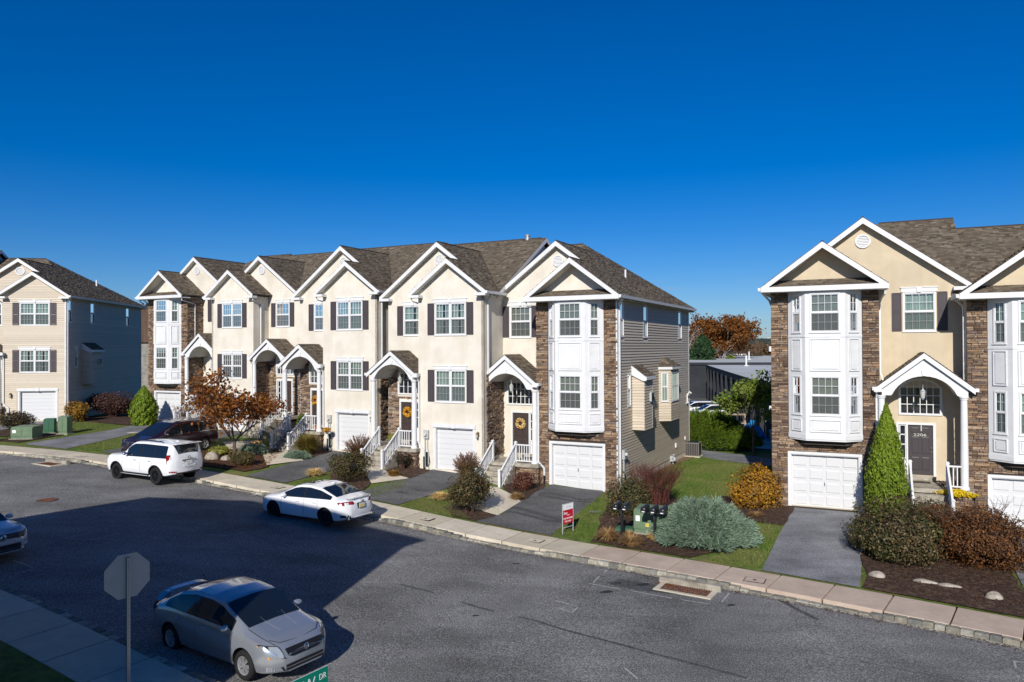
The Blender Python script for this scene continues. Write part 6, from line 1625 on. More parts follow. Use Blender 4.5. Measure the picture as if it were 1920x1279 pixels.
# far woods on the plain
n = 60000; q = np.random.default_rng(5)
X = q.uniform(-1500, 2200, n); Y = q.uniform(330, 1500, n); H_ = 7+4*np.sin(X*.02)+3*np.sin(X*.047+Y*.01)+q.normal(size=n)*1.5
C = np.stack([X, Y, -3+np.maximum(H_, 2)*q.random(n)**.35], 1)
props(leaves(C, 3.2, L_wood, None, 'distant_woods', .8, kind='stuff'), 'low autumn woods stretching to the foot of the ridge', 'woods')
# boulders
def boulder(label, x, y, sx, sy, sz, rz, seed, mat=None):
    t_ = 12; rr = np.random.default_rng(seed); m = MB(); vs = []; ph = rr.uniform(0, 6, 6)
    for j in range(7):
        el = j/6*PI/2
        for i in range(t_):
            a = 2*PI*i/t_; r = 1+.12*math.sin(2*a+ph[0])+.08*math.sin(3*a+ph[1]+el)+rr.normal()*.02
            vs.append((sx*r*math.cos(a)*math.cos(el)**.8, sy*r*math.sin(a)*math.cos(el)**.8, sz*math.sin(el)**.9*(1+.08*math.sin(a+ph[2]))-.04))
    fs = [(j*t_+i, j*t_+(i+1) % t_, (j+1)*t_+(i+1) % t_, (j+1)*t_+i) for j in range(6) for i in range(t_)]
    m.add(vs, fs); o = m.build('boulder', mat or M_rock, None, smooth=True); o.location = (x, y, G(x, y)+.03); o.rotation_euler = (0, 0, rz)
    props(o, label, 'boulder', 'landscape boulders in the mulch')
boulder('wedge-shaped tan boulder in the mulch nearest the grey driveway', 10.85, 22.15, .24, .13, .20, -.5, 1)
boulder('long low pale boulder, second from the grey driveway', 11.98, 21.6, .33, .14, .13, -.5, 2)
boulder('long flat boulder just right of the other low one', 12.48, 21.25, .33, .13, .12, -.5, 3)
boulder('rounded grey boulder nearest the right edge', 13.15, 20.3, .24, .17, .21, -.4, 4)
boulder('pale boulder beside the hosta by the white SUV', -15.75, 38.9, .42, .3, .42, .3, 5)
boulder('smaller boulder between the hosta and the olive shrub', -14.95, 38.6, .28, .22, .28, .1, 6)
# ================================================================== VEHICLES
def gsm(x, y, xs, w):
    f = np.interp(xs, x, y); d = xs[1]-xs[0]; k = max(1, int(w/d)); ker = np.exp(-.5*(np.arange(-2*k, 2*k+1)/k)**2); ker /= ker.sum()
    p = np.pad(f, 2*k, mode='edge'); return np.convolve(p, ker, 'valid')
def make_car(name, label, cat, loc, heading, S, paint, group=None, detail=True):
    L, W, = S['L'], S['W']/2; t = thing(name, label, cat, loc, heading, group)
    nx = 150; xs = np.linspace(-L/2, L/2, nx)
    top = gsm(*zip(*S['top']), xs, .05); belt = gsm(*zip(*S['belt']), xs, .10); low = gsm(*zip(*S['low']), xs, .05)
    u = np.abs(xs)/(L/2); fr = np.where(xs > 0, S.get('nf', .55), S.get('nr', .35))   # plan rounding
    e = np.clip((np.abs(xs)-(L/2-fr))/fr, 0, 1); wid = W*(1-.40*e**2.6)*(1-.035*np.clip((u-.35)/.65, 0, 1)**1.5)
    cab = np.clip((top-belt-.05)/.35, 0, 1)
    def ring(i):
        w, zb, zt, zl, c = wid[i], belt[i], top[i], low[i], cab[i]; zb = min(zb, zt-.012)
        y5 = .945*w-.0; y6 = y5-S.get('tumble', .36)*max(zt-zb-.06, 0)-.10*(1-c)*w-.02
        z6 = zt-.085*c-.030*(1-c)
        h = zb-zl
        return [(0, zl), (.80*w, zl), (.93*w, zl+.03), (.975*w, zl+.12*h/.6), (.995*w, zl+.38*h), (1.0*w, zl+.62*h), (.985*w, zl+.86*h), (y5, zb), (y5*.25+y6*.75 if False else (y5+y6)/2+.006*c, (zb+z6)/2), (y6, z6), (y6*.93, zt-.035*c-.012*(1-c)), (y6*.62, zt-.006), (0, zt+.008)]
    R = [ring(i) for i in range(nx)]; K = len(R[0])
    V = []; F = []
    for i in range(nx):
        V += [(xs[i], y, z) for y, z in R[i]]+[(xs[i], -y, z) for y, z in R[i][-2:0:-1]]
    M_ = 2*K-2
    for i in range(nx-1):
        for j in range(M_):
            a, b = i*M_+j, i*M_+(j+1) % M_; F.append((a, b, b+M_, a+M_))
    F.append(tuple(range(M_))[::-1]); F.append(tuple((nx-1)*M_+j for j in range(M_)))
    me = bpy.data.meshes.new('body'); me.from_pydata(V, [], F); me.materials.append(paint); me.materials.append(M_dark)
    body = link('body', me, t)
    bm = bmesh.new(); bm.from_mesh(me); bmesh.ops.recalc_face_normals(bm, faces=bm.faces); bm.to_mesh(me); bm.free()
    # wheel arches
    cut = bpy.data.meshes.new('cut'); cm = MB(); rw = S['wheel']; ra = rw+.055
    for wx in S['axles']:
        for sgn in (-1, 1):
            y0, y1 = sgn*(W-.30), sgn*(W+.2); n = 40; vs = []
            for yy in (y0, y1): vs += [(wx+ra*math.cos(2*PI*k/n), yy, rw+.01+ra*math.sin(2*PI*k/n)) for k in range(n)]
            cm.add(vs, [tuple(range(n)), tuple(range(2*n-1, n-1, -1))]+[(k, n+k, n+(k+1) % n, (k+1) % n) for k in range(n)])
    cut.from_pydata([tuple(v) for v in cm.v], [], cm.f); cut.materials.append(M_dark)
    bm = bmesh.new(); bm.from_mesh(cut); bmesh.ops.recalc_face_normals(bm, faces=bm.faces); bm.to_mesh(cut); bm.free()
    co = bpy.data.objects.new('cut', cut); COL.objects.link(co)
    tmp = bpy.data.objects.new('tmp', me); COL.objects.link(tmp)
    md = tmp.modifiers.new('b', 'BOOLEAN'); md.object = co; md.operation = 'DIFFERENCE'; md.solver = 'EXACT'; md.material_mode = 'TRANSFER'
    bpy.context.view_layer.update(); dg = bpy.context.evaluated_depsgraph_get()
    nm = bpy.data.meshes.new_from_object(tmp.evaluated_get(dg)); bpy.data.objects.remove(tmp); bpy.data.objects.remove(co)
    nm.name = 'body'; body.data = nm; nm.shade_smooth()
    try: nm.set_sharp_from_angle(angle=math.radians(38))
    except Exception: pass
    # surface sampling
    def RP(x, s, k):   # point on ring segment k at fraction s
        f = (x+L/2)/(L/(nx-1)); i = int(min(max(f, 0), nx-2)); q = f-i
        a = [R[i][k][d]*(1-s)+R[i][k+1][d]*s for d in (0, 1)]; b = [R[i+1][k][d]*(1-s)+R[i+1][k+1][d]*s for d in (0, 1)]
        return a[0]*(1-q)+b[0]*q, a[1]*(1-q)+b[1]*q
    def side_pt(x, z, off=.006):
        f = (x+L/2)/(L/(nx-1)); i = int(min(max(round(f), 0), nx-1)); r = R[i]
        for k in range(2, 10):
            if r[k][1] <= z <= r[k+1][1]+1e-6:
                q = (z-r[k][1])/max(r[k+1][1]-r[k][1], 1e-6); return r[k][0]*(1-q)+r[k+1][0]*q+off
        return r[5][0]+off
    def both(fn, name, mat, smooth=True):
        for sgn in (-1, 1):
            m = MB(lambda p: (p[0], p[1]*sgn, p[2]), sgn < 0); fn(m); m.build(name, mat, t, smooth=smooth)
    def sidegrid(m, x0, x1, s0, s1, off, nxx=12, z_of=None):
        # between ring rows 7..9 (belt -> rail); s 0..1 over both segments
        g = []
        for i in range(nxx+1):
            x = x0+(x1-x0)*i/nxx; row = []
            for j in range(4):
                s = s0+(s1-s0)*j/3; k = 7 if s < .5 else 8; y, z = RP(x, (s-.5*(k-7))*2, k); row.append((x, y+off, z+off*.3))
            g.append(row)
        for i in range(nxx):
            for j in range(3): m.face([g[i][j], g[i+1][j], g[i+1][j+1], g[i][j+1]])
    for a, b in S['side_glass']: both(lambda m: sidegrid(m, a, b, .07, .90, .007, 16), 'side_window', M_glassdark)
    # black surround behind the side glass
    both(lambda m: sidegrid(m, S['side_glass'][0][0]-.03, S['side_glass'][-1][1]+.04, .03, .95, .004, 40), 'window_trim', S.get('trim', M_black))
    def topgrid(name, x0, x1, s0=.0, margin=.93, off=.008, n=14, mat=M_glassdark):
        m = MB(); g = []
        for i in range(n+1):
            x = x0+(x1-x0)*i/n; row = []
            for s in np.linspace(-1, 1, 13):
                a = abs(s)*margin
                y6 = RP(x, 0, 9)[0]*1.0; y = a*y6
                # height by walking ring 9..12
                f = (x+L/2)/(L/(nx-1)); k_ = int(min(max(f, 0), nx-2)); q = f-k_
                def hz(r):
                    yy = a*r[9][0]
                    for kk in range(9, 12):
                        if r[kk+1][0] <= yy <= r[kk][0]+1e-9: w_ = (r[kk][0]-yy)/max(r[kk][0]-r[kk+1][0], 1e-6); return r[kk][1]*(1-w_)+r[kk+1][1]*w_
                    return r[12][1]
                z = hz(R[k_])*(1-q)+hz(R[k_+1])*q
                row.append((x, y*(1 if s > 0 else -1), z))
            g.append(row)
        gn = [[None]*13 for _ in g]
        for i in range(n+1):
            for j in range(13):
                a_ = Vector(g[min(i+1, n)][j])-Vector(g[max(i-1, 0)][j]); b_ = Vector(g[i][min(j+1, 12)])-Vector(g[i][max(j-1, 0)]); nn = a_.cross(b_)
                nn = nn.normalized() if nn.length > 1e-9 else Vector((0, 0, 1))
                if nn.z < 0: nn = -nn
                gn[i][j] = tuple(Vector(g[i][j])+nn*off)
        for i in range(n):
            for j in range(12): m.face([gn[i][j], gn[i+1][j], gn[i+1][j+1], gn[i][j+1]])
        return m.build(name, mat, t, smooth=True)
    topgrid('windshield', *S['ws']); topgrid('rear_window', *S['rw'])
    if S.get('sunroof'): topgrid('sunroof', *S['sunroof'], margin=.55, off=.006, n=6)
    # end patches: polygon in (y,z) on the nose or tail
    def endx(y, front):
        y = min(abs(y), W*.955); idx = range(nx-1, nx//2, -1) if front else range(0, nx//2)
        for i in idx:
            if wid[i]*.985 >= y: return xs[i]
        return xs[nx//2]
    def endpatch(poly, name, mat, front=True, off=.012, parent=None, mir=True, ny=10, thick=.0):
        for sgn in ((-1, 1) if mir else (1,)):
            ys = [p[0] for p in poly]; y0, y1 = min(ys), max(ys); m = MB(); cols = []
            for i in range(ny+1):
                y = y0+(y1-y0)*i/ny; zz = []
                for a, b in zip(poly, poly[1:]+poly[:1]):
                    if abs(a[0]-b[0]) < 1e-9:
                        if abs(y-a[0]) < 1e-6: zz += [a[1], b[1]]
                        continue
                    if min(a[0], b[0])-1e-9 <= y <= max(a[0], b[0])+1e-9: zz.append(a[1]+(b[1]-a[1])*(y-a[0])/(b[0]-a[0]))
                cols.append((y, min(zz), max(zz)))
            sx = 1 if front else -1
            def P(y, z):
                lean = S.get('nose_lean', .10)*max(0, z-.55)*sx if front else S.get('tail_lean', .05)*max(0, z-.8)*sx
                return (endx(y, front)+sx*off-lean, y*sgn, z)
            for a, b in zip(cols, cols[1:]):
                m.face([P(a[0], a[1]), P(b[0], b[1]), P(b[0], b[2]), P(a[0], a[2])])
            m.build(name, mat, parent or t, smooth=True)
    for args in S['patches']:
        if args[1] in ('headlight', 'tail_light'):
            py = [p[0] for p in args[0]]; pz = [p[1] for p in args[0]]; cy_, cz_ = sum(py)/len(py), sum(pz)/len(pz)
            big = [(cy_+(y-cy_)*1.10, cz_+(z-cz_)*1.16) for y, z in args[0]]; kw = dict(args[3]); kw['off'] = kw.get('off', .012)-.005; endpatch(big, 'lamp_bezel', M_black, **kw)
        endpatch(*args[:1], *args[1:3], **args[3])
    # bonnet and boot shut lines, wipers
    def topline(x0, x1, k, s, name):
        def f(m):
            pts = []
            for x in np.linspace(x0, x1, 14): y, z = RP(x, s, k); pts.append((x, y, z+.003))
            m.tube(pts, .006, 4)
        both(f, name, M_black, False)
    xw = S['ws'][1]; topline(xw+.02, L/2-.22, 9, .55, 'bonnet_gap')
    m = MB(); m.tube([(endx(y, True)-.17-.10*(abs(y)/W), y, float(np.interp(endx(y, True)-.17-.10*(abs(y)/W), xs, top))+.0) for y in np.linspace(-.72*W, .72*W, 17)], .006, 4); m.build('bonnet_gap', M_black, t)
    for y0, y1 in ((.10, .62), (-.52, .0)):
        m = MB(); q0 = xw-.05; zt_ = lambda x, y: float(np.interp(x, xs, top))+.004-.03*(abs(y)/.7)**2
        m.tube([(q0+.03, y1*W, zt_(q0+.03, y1)), (q0-.06, y0*W+.05, zt_(q0-.06, y0)+.012)], .008, 4); m.build('wiper', M_black, t)
    # doors: seams, handles, sills
    for x in S['seams']:
        def f(m):
            zs = np.linspace(low[nx//2]+.12, np.interp(x, xs, belt)-.01, 10)
            for a, b in zip(zs, zs[1:]): m.face([(x-.006, side_pt(x, a, .0025), a), (x+.006, side_pt(x, a, .0025), a), (x+.006, side_pt(x, b, .0025), b), (x-.006, side_pt(x, b, .0025), b)])
        both(f, 'door_seam', M_black, False)
    for x in S['handles']:
        z = np.interp(x, xs, belt)-.13
        def f(m): y = side_pt(x, z, 0); m.tube([(x-.09, y+.005, z), (x-.07, y+.035, z+.005), (x+.07, y+.035, z+.005), (x+.09, y+.005, z)], .013, 6)
        both(f, 'door_handle', S.get('handle_mat', paint))
    # mirrors
    mx = S['mirror'][0]; mz = S['mirror'][1]
    def f(m):
        y = side_pt(mx, mz, 0); n = 10; vs = []; fs = []
        for j in range(7):
            a = PI*j/6
            for k in range(n): b = 2*PI*k/n; vs.append((mx+.07*math.sin(a)*math.cos(b)-.02*math.cos(a), y+.14-.115*math.cos(a), mz+.03+.075*math.sin(a)*math.sin(b)))
        for j in range(6):
            for k in range(n): fs.append((j*n+k, j*n+(k+1) % n, (j+1)*n+(k+1) % n, (j+1)*n+k))
        m.add(vs, fs); m.tube([(mx, y-.02, mz-.03), (mx, y+.08, mz)], .022, 6)
    both(f, 'wing_mirror', S.get('mirror_mat', paint))
    # wheels
    for wx in S['axles']:
        for sgn in (-1, 1):
            wo = bpy.data.objects.new('wheel', None); COL.objects.link(wo); wo.parent = t; wo.location = (wx, sgn*(W-.115), rw); wo.empty_display_size = .1
            w2 = .105; rr_ = S['rim']
            m = MB(lambda p: (p[0], p[1]*sgn, p[2])); n = 36
            prof = [(rr_-.01, w2-.02), (rr_+.012, w2), (rw-.035, w2), (rw-.008, w2-.03), (rw, w2-.06), (rw, -w2+.04), (rw-.03, -w2), (rr_, -w2)]
            vs = [(r*math.cos(2*PI*k/n), y, r*math.sin(2*PI*k/n)) for r, y in prof for k in range(n)]
            m.add(vs, [(i*n+k, i*n+(k+1) % n, (i+1)*n+(k+1) % n, (i+1)*n+k) for i in range(len(prof)-1) for k in range(n)]); m.build('tyre', M_tyre, wo, smooth=True)
            m = MB(lambda p: (p[0], p[1]*sgn, p[2]))
            prof = [(rr_, w2-.015), (rr_-.02, w2-.02), (rr_-.035, w2-.07), (rr_-.04, -.02)]
            vs = [(r*math.cos(2*PI*k/n), y, r*math.sin(2*PI*k/n)) for r, y in prof for k in range(n)]
            m.add(vs, [(i*n+k, i*n+(k+1) % n, (i+1)*n+(k+1) % n, (i+1)*n+k) for i in range(len(prof)-1) for k in range(n)])
            ns = S.get('spokes', 5)
            for k in range(ns):
                for dd in (S.get('split', .18), -S.get('split', .18)):
                    a0 = 2*PI*k/ns; a1 = a0+dd; c0 = Vector((math.cos(a0), 0, math.sin(a0))); c1 = Vector((math.cos(a1), 0, math.sin(a1))); tg0 = Vector((-c0.z, 0, c0.x)); tg1 = Vector((-c1.z, 0, c1.x))
                    a_, b_ = c0*.05+Vector((0, w2-.035, 0)), c1*(rr_-.02)+Vector((0, w2-.025, 0)); h_ = .02
                    m.add([tuple(a_-tg0*h_), tuple(a_+tg0*h_), tuple(b_+tg1*h_*.8), tuple(b_-tg1*h_*.8)]+[tuple(v-Vector((0, .03, 0))) for v in (a_-tg0*h_, a_+tg0*h_, b_+tg1*h_*.8, b_-tg1*h_*.8)],
                          [(0, 1, 2, 3), (0, 3, 7, 4), (1, 5, 6, 2)])
            vs = [(0, w2-.02, 0)]+[(.06*math.cos(2*PI*k/14), w2-.028, .06*math.sin(2*PI*k/14)) for k in range(14)]
            m.add(vs, [(0, 1+k, 1+(k+1) % 14) for k in range(14)]); m.build('rim', S['rim_mat'], wo)
            m = MB(lambda p: (p[0], p[1]*sgn, p[2])); vs = [(0, -.0, 0)]+[((rr_-.03)*math.cos(2*PI*k/24), -.0, (rr_-.03)*math.sin(2*PI*k/24)) for k in range(24)]; m.add(vs, [(0, 1+k, 1+(k+1) % 24) for k in range(24)]); m.build('brake_disc', M_brake, wo)
    if S.get('extra'): S['extra'](t, dict(side_pt=side_pt, endx=endx, both=both, W=W, L=L, xs=xs, top=top, belt=belt, low=low, endpatch=endpatch, RP=RP))
    return t
M_tyre = flat('tyre_rubber', (.016, .016, .017), .85, .2); M_brake = flat('brake_disc', (.03, .03, .03), .6)
def paintm(name, c, metal=0., rough=.28): return flat(name, c, rough, .5, metal, 1.)
P_silver = paintm('silver_paint', (.40, .43, .47), .6, .24); P_white = paintm('white_paint', (.78, .79, .80)); P_pearl = paintm('pearl_white_paint', (.80, .81, .82)); P_maroon = paintm('dark_maroon_paint', (.022, .006, .012), .2); P_bluew = paintm('silver_blue_paint', (.50, .52, .56), .3)
M_head = flat('headlight_lens', (.30, .32, .35), .10, .8, .3); M_tail = flat('tail_light', (.28, .006, .01), .1, .8); M_tailw = flat('tail_light_clear', (.6, .6, .6), .1, .8); M_amber = flat('amber_lens', (.85, .33, .02), .15, .7)
M_chrome = flat('chrome', (.75, .76, .78), .12, .6, 1.); M_rimsil = flat('alloy_rim', (.58, .59, .60), .3, .5, .7); M_rimblk = flat('black_rim', (.015, .015, .016), .25, .6, .3); M_plate = flat('licence_plate', (.65, .65, .62), .5); M_platey = flat('plate_yellow', (.75, .6, .12), .5)
def plate(t, C, front, z, y=0, band=False):
    x = C['endx'](0, front)+(.03 if front else -.03); s = 1 if front else -1
    m = MB(); m.box(min(x, x+s*.012), max(x, x+s*.012), y-.155, y+.155, z-.08, z+.08); p = m.build('licence_plate', M_plate, t)
    if band:
        m = MB(); m.box(min(x+s*.013, x+s*.016), max(x+s*.013, x+s*.016), y-.15, y+.15, z-.075, z-.04); m.box(min(x+s*.013, x+s*.016), max(x+s*.013, x+s*.016), y-.11, y+.11, z-.02, z+.03); m.build('plate_print', M_platey, p)
def ringmark(t, x, z, rx, rz_, s, mat=M_chrome, bar=False, y=0, th=.012):
    m = MB(); n = 20
    m.tube([(x, y+rx*math.cos(2*PI*k/n), z+rz_*math.sin(2*PI*k/n)) for k in range(n+1)], th, 5)
    if bar: m.box(x-.012, x+.012, y-rx*1.25, y+rx*1.25, z-th*1.3, z+th*1.3)
    return m.build('emblem', mat, t)
def sedan_extra(t, C):
    x = C['endx'](0, True)
    ringmark(t, x+.035, .66, .055, .055, 1, bar=True)
    for k in range(4):
        m = MB(); z = .60+k*.035; m.tube([(C['endx'](y, True)+.018, y, z) for y in np.linspace(-.42, .42, 15)], .006, 4); m.build('grille_bar', M_black, t)
    m = MB(); m.tube([(C['endx'](y, True)+.016, y, .36) for y in np.linspace(-.52, .52, 15)], .010, 4); m.build('lower_trim', M_chrome, t)
    # hood creases, wiper line
    for s in (-1, 1):
        m = MB(); pts = [(xx, s*(.20+.10*(1.9-xx)), float(np.interp(xx, C['xs'], C['top']))+.006) for xx in np.linspace(1.15, 1.75, 8)]; m.tube(pts, .004, 4); m.build('hood_crease', P_silver, t)
    # rear wing
    m = MB(); L2 = C['L']/2
    w = [(-L2+.14, y, 1.17-.15*(abs(y)/.72)**5) for y in np.linspace(-.72, .72, 15)]
    vs = []; 
    for p in w: bx = .10*(p[1]/.72)**2; vs += [(p[0]+bx-.09, p[1], p[2]+.012), (p[0]+bx+.11, p[1], p[2]+.0), (p[0]+bx+.11, p[1], p[2]-.02), (p[0]+bx-.09, p[1], p[2]-.012)]
    m.add(vs, [(i*4+j, i*4+(j+1) % 4, (i+1)*4+(j+1) % 4, (i+1)*4+j) for i in range(14) for j in range(4)]+[(0, 1, 2, 3), (59, 58, 57, 56)]); 
    for s in (-1, 1): m.box(-L2+.16, -L2+.26, s*.45-.03, s*.45+.03, .98, 1.16)
    m.build('rear_wing', P_silver, t)
    m = MB(); m.tube([(-1.2, .0, 1.44), (-1.45, 0, 1.62)], .008, 5); m.build('aerial', M_black, t)
    # dashboard bits seen in the windscreen
    m = MB(); m.box(.72, .75, -.06, .06, 1.20, 1.26); m.build('mirror_tag', M_whites, t)
S_silver = dict(L=4.57, W=1.79, wheel=.315, rim=.205, axles=(1.37, -1.315), rim_mat=M_rimsil, spokes=7, split=.14, nf=.62, nr=.40, nose_lean=.30,
    top=[(-2.285, .80), (-2.2, .98), (-1.85, 1.06), (-1.15, 1.40), (-.6, 1.50), (.0, 1.50), (.45, 1.44), (1.30, 1.04), (1.9, .90), (2.15, .78), (2.285, .62)],
    belt=[(-2.285, .78), (-2.0, .95), (-1.5, 1.0), (.6, .96), (1.3, .93), (1.9, .84), (2.285, .58)], low=[(-2.285, .35), (-1.9, .24), (0, .21), (1.9, .22), (2.285, .26)],
    side_glass=[(-1.55, -.38), (-.30, .92)], ws=(.50, 1.30), rw=(-1.80, -1.10), seams=(-1.02, -.34, .98), handles=(-.92, .0), mirror=(.86, .99),
    patches=[([(.52, .57), (.78, .58), (.83, .82), (.60, .79)], 'headlight', M_head, dict(off=.024)), ([(.74, .555), (.845, .585), (.852, .81), (.815, .77)], 'indicator', M_amber, dict(off=.034)),
             ([(-.46, .60), (-.34, .55), (.34, .55), (.46, .60), (.50, .74), (-.50, .74)], 'grille', M_black, dict(off=.014, mir=False, ny=16)), ([(-.55, .30), (.55, .30), (.62, .42), (-.62, .42)], 'air_intake', M_black, dict(off=.012, mir=False, ny=16)),
             ([(.68, .30), (.80, .30), (.80, .40), (.68, .40)], 'fog_light', M_head, dict(off=.02)), ([(.55, .72), (.84, .72), (.86, .94), (.60, .92)], 'tail_light', M_tail, dict(front=False, off=.02))], extra=sedan_extra)
def w_extra(t, C):
    plate(t, C, False, .74, band=True)
    ringmark(t, C['endx'](0, False)-.02, .93, .05, .055, -1)
    m = MB(); m.tube([(C['endx'](y, False)-.016, y, .33) for y in np.linspace(-.6, .6, 15)], .018, 5); m.build('lower_trim', M_chrome, t)
    for s in (-1, 1):
        m = MB(); m.tube([(C['endx'](.62, False)-.02, s*.62, .32), (C['endx'](.62, False)+.1, s*.62, .32)], .05, 10); m.build('exhaust', M_chrome, t)
    m = MB(); m.prism([(-.98, 1.405), (-.78, 1.41), (-.96, 1.47)], -.02, .02); m.build('aerial_fin', P_white, t)
    m = MB(); vs = []
    for y in np.linspace(-.62, .62, 13):
        x0 = C['endx'](y, False)+.03; vs += [(x0, y, 1.035), (x0+.12, y, 1.02), (x0+.12, y, 1.0), (x0, y, 1.01)]
    m.add(vs, [(i*4+j, i*4+(j+1) % 4, (i+1)*4+(j+1) % 4, (i+1)*4+j) for i in range(12) for j in range(4)]); m.build('lip_spoiler', P_white, t)
S_white = dict(L=4.60, W=1.80, wheel=.32, rim=.225, axles=(1.36, -1.31), rim_mat=M_rimblk, spokes=5, nf=.65, nr=.42, tail_lean=.25,
    top=[(-2.3, .84), (-2.2, 1.0), (-1.80, 1.05), (-1.0, 1.36), (-.45, 1.42), (.05, 1.40), (.35, 1.34), (1.15, .98), (1.9, .86), (2.15, .76), (2.3, .60)],
    belt=[(-2.3, .80), (-2.1, .96), (-1.5, .98), (.6, .90), (1.2, .88), (1.9, .80), (2.3, .56)], low=[(-2.3, .32), (-1.9, .22), (0, .19), (1.9, .20), (2.3, .24)],
    side_glass=[(-1.55, -1.13), (-1.08, -.28), (-.20, .82)], ws=(.40, 1.15), rw=(-1.72, -.98), seams=(-.95, -.25, .92), handles=(-.80, .06), mirror=(.70, .94), sunroof=(-.25, .25), trim=M_black,
    patches=[([(.60, .58), (.86, .62), (.88, .74), (.66, .70)], 'headlight', M_head, dict(off=.022)), ([(-.4, .45), (.4, .45), (.5, .72), (-.5, .72)], 'grille', M_black, dict(off=.014, mir=False)),
             ([(.40, .84), (.86, .80), (.88, .92), (.46, .94)], 'tail_light', M_tail, dict(front=False, off=.02)), ([(.60, .84), (.70, .835), (.70, .90), (.61, .91)], 'reversing_light', M_tailw, dict(front=False, off=.026)),
             ([(.52, .33), (.84, .38), (.84, .45), (.56, .46)], 'bumper_vent', M_black, dict(front=False, off=.014)), ([(-.22, .64), (.22, .64), (.24, .84), (-.24, .84)], 'plate_recess', M_black, dict(front=False, off=.01, mir=False))], extra=w_extra)
def gx_extra(t, C):
    plate(t, C, False, .98)
    ringmark(t, C['endx'](0, False)-.05, 1.20, .065, .05, -1, mat=M_black)
    m = MB(); x = C['endx'](0, False); m.box(x-.045, x-.01, -.36, .36, 1.08, 1.12); m.build('tailgate_trim', M_chrome, t)
    m = MB(); m.tube([(x-.02, -.30, .88), (x-.05, -.26, .84), (x-.05, .26, .84), (x-.02, .30, .88)], .014, 6); m.build('plate_surround', P_pearl, t)
    for s in (-1, 1):
        m = MB(); m.tube([(-1.55, s*.60, 1.84), (-1.45, s*.62, 1.90), (.35, s*.62, 1.90), (.50, s*.60, 1.82)], .022, 6); m.build('roof_rail', M_black, t)
        m = MB(); m.box(-1.0, .98, min(s*.86, s*1.0), max(s*.86, s*1.0), .40, .45); m.build('running_board', M_black, t)
        m = MB(); m.box(-1.05, 1.03, min(s*.87, s*.955), max(s*.87, s*.955), .36, .399); m.build('sill', P_pearl, t)
    m = MB(); m.prism([(-1.75, 1.84), (-1.55, 1.85), (-1.72, 1.91)], -.02, .02); m.build('aerial_fin', P_pearl, t)
    m = MB(); m.box(-2.46, -2.22, -.66, .66, 1.80, 1.83); m.build('roof_spoiler', P_pearl, t)
    for wx in (1.42, -1.37):
        for s in (-1, 1):
            m = MB(); R0, R1 = .435, .495; P = [(wx+r*math.cos(a), s*(C['side_pt'](wx+r*math.cos(a), .39+r*math.sin(a), .012)), .39+r*math.sin(a)) for a in np.linspace(-.15, PI+.15, 25) for r in (R0, R1)]
            for i in range(24): m.face([P[2*i], P[2*i+1], P[2*i+3], P[2*i+2]])
            m.build('arch_trim', M_black, t)
S_gx = dict(L=4.88, W=1.90, wheel=.39, rim=.25, axles=(1.42, -1.37), rim_mat=M_rimblk, spokes=6, split=.2, nf=.45, nr=.30, tumble=.24, nose_lean=.15, tail_lean=.12,
    top=[(-2.44, 1.15), (-2.39, 1.50), (-2.27, 1.80), (-1.9, 1.85), (-.4, 1.87), (.25, 1.84), (.50, 1.74), (1.08, 1.27), (1.25, 1.23), (2.05, 1.18), (2.34, 1.06), (2.44, .80)],
    belt=[(-2.44, 1.10), (-2.3, 1.18), (-1.5, 1.17), (1.1, 1.13), (2.1, 1.09), (2.44, .76)], low=[(-2.44, .50), (-2.0, .40), (0, .36), (2.0, .38), (2.44, .42)],
    side_glass=[(-2.02, -1.28), (-1.20, -.38), (-.30, .66)], ws=(.38, 1.05), rw=(-2.40, -2.20), seams=(-1.15, -.32, .98), handles=(-.98, .04), mirror=(.62, 1.24), mirror_mat=M_chrome, handle_mat=M_chrome,
    patches=[([(.62, .86), (.90, .88), (.92, 1.02), (.66, .98)], 'headlight', M_head, dict(off=.022)), ([(-.45, .55), (.45, .55), (.35, 1.0), (-.35, 1.0)], 'grille', M_black, dict(off=.014, mir=False)),
             ([(.72, .98), (.93, .90), (.94, 1.32), (.78, 1.34)], 'tail_light', M_tail, dict(front=False, off=.02)), ([(.74, 1.12), (.86, 1.12), (.86, 1.26), (.76, 1.27)], 'reversing_light', M_tailw, dict(front=False, off=.028)),
             ([(-.72, 1.24), (.72, 1.24), (.64, 1.74), (-.64, 1.74)], 'rear_glass', M_glassdark, dict(front=False, off=.015, mir=False, ny=20)),
             ([(.62, .56), (.88, .58), (.88, .64), (.62, .63)], 'rear_reflector', M_tail, dict(front=False, off=.02)), ([(-.62, .50), (.62, .50), (.62, .56), (-.62, .56)], 'bumper_step', M_black, dict(front=False, off=.02, mir=False))], extra=gx_extra)
def vw_extra(t, C):
    x = C['endx'](0, True); ringmark(t, x+.03, .70, .075, .075, 1); ringmark(t, x+.03, .70, .045, .045, 1, th=.006)
    for z in (.655, .72, .765):
        m = MB(); m.tube([(C['endx'](y, True)+.02, y, z) for y in np.linspace(-.6, .6, 17)], .006, 4); m.build('grille_bar', M_chrome, t)
    for z in (.34, .28):
        m = MB(); m.tube([(C['endx'](y, True)+.022, y, z+.06*(abs(y)/.8)**3) for y in np.linspace(-.80, .80, 19)], .012, 5); m.build('bumper_trim', M_chrome, t)
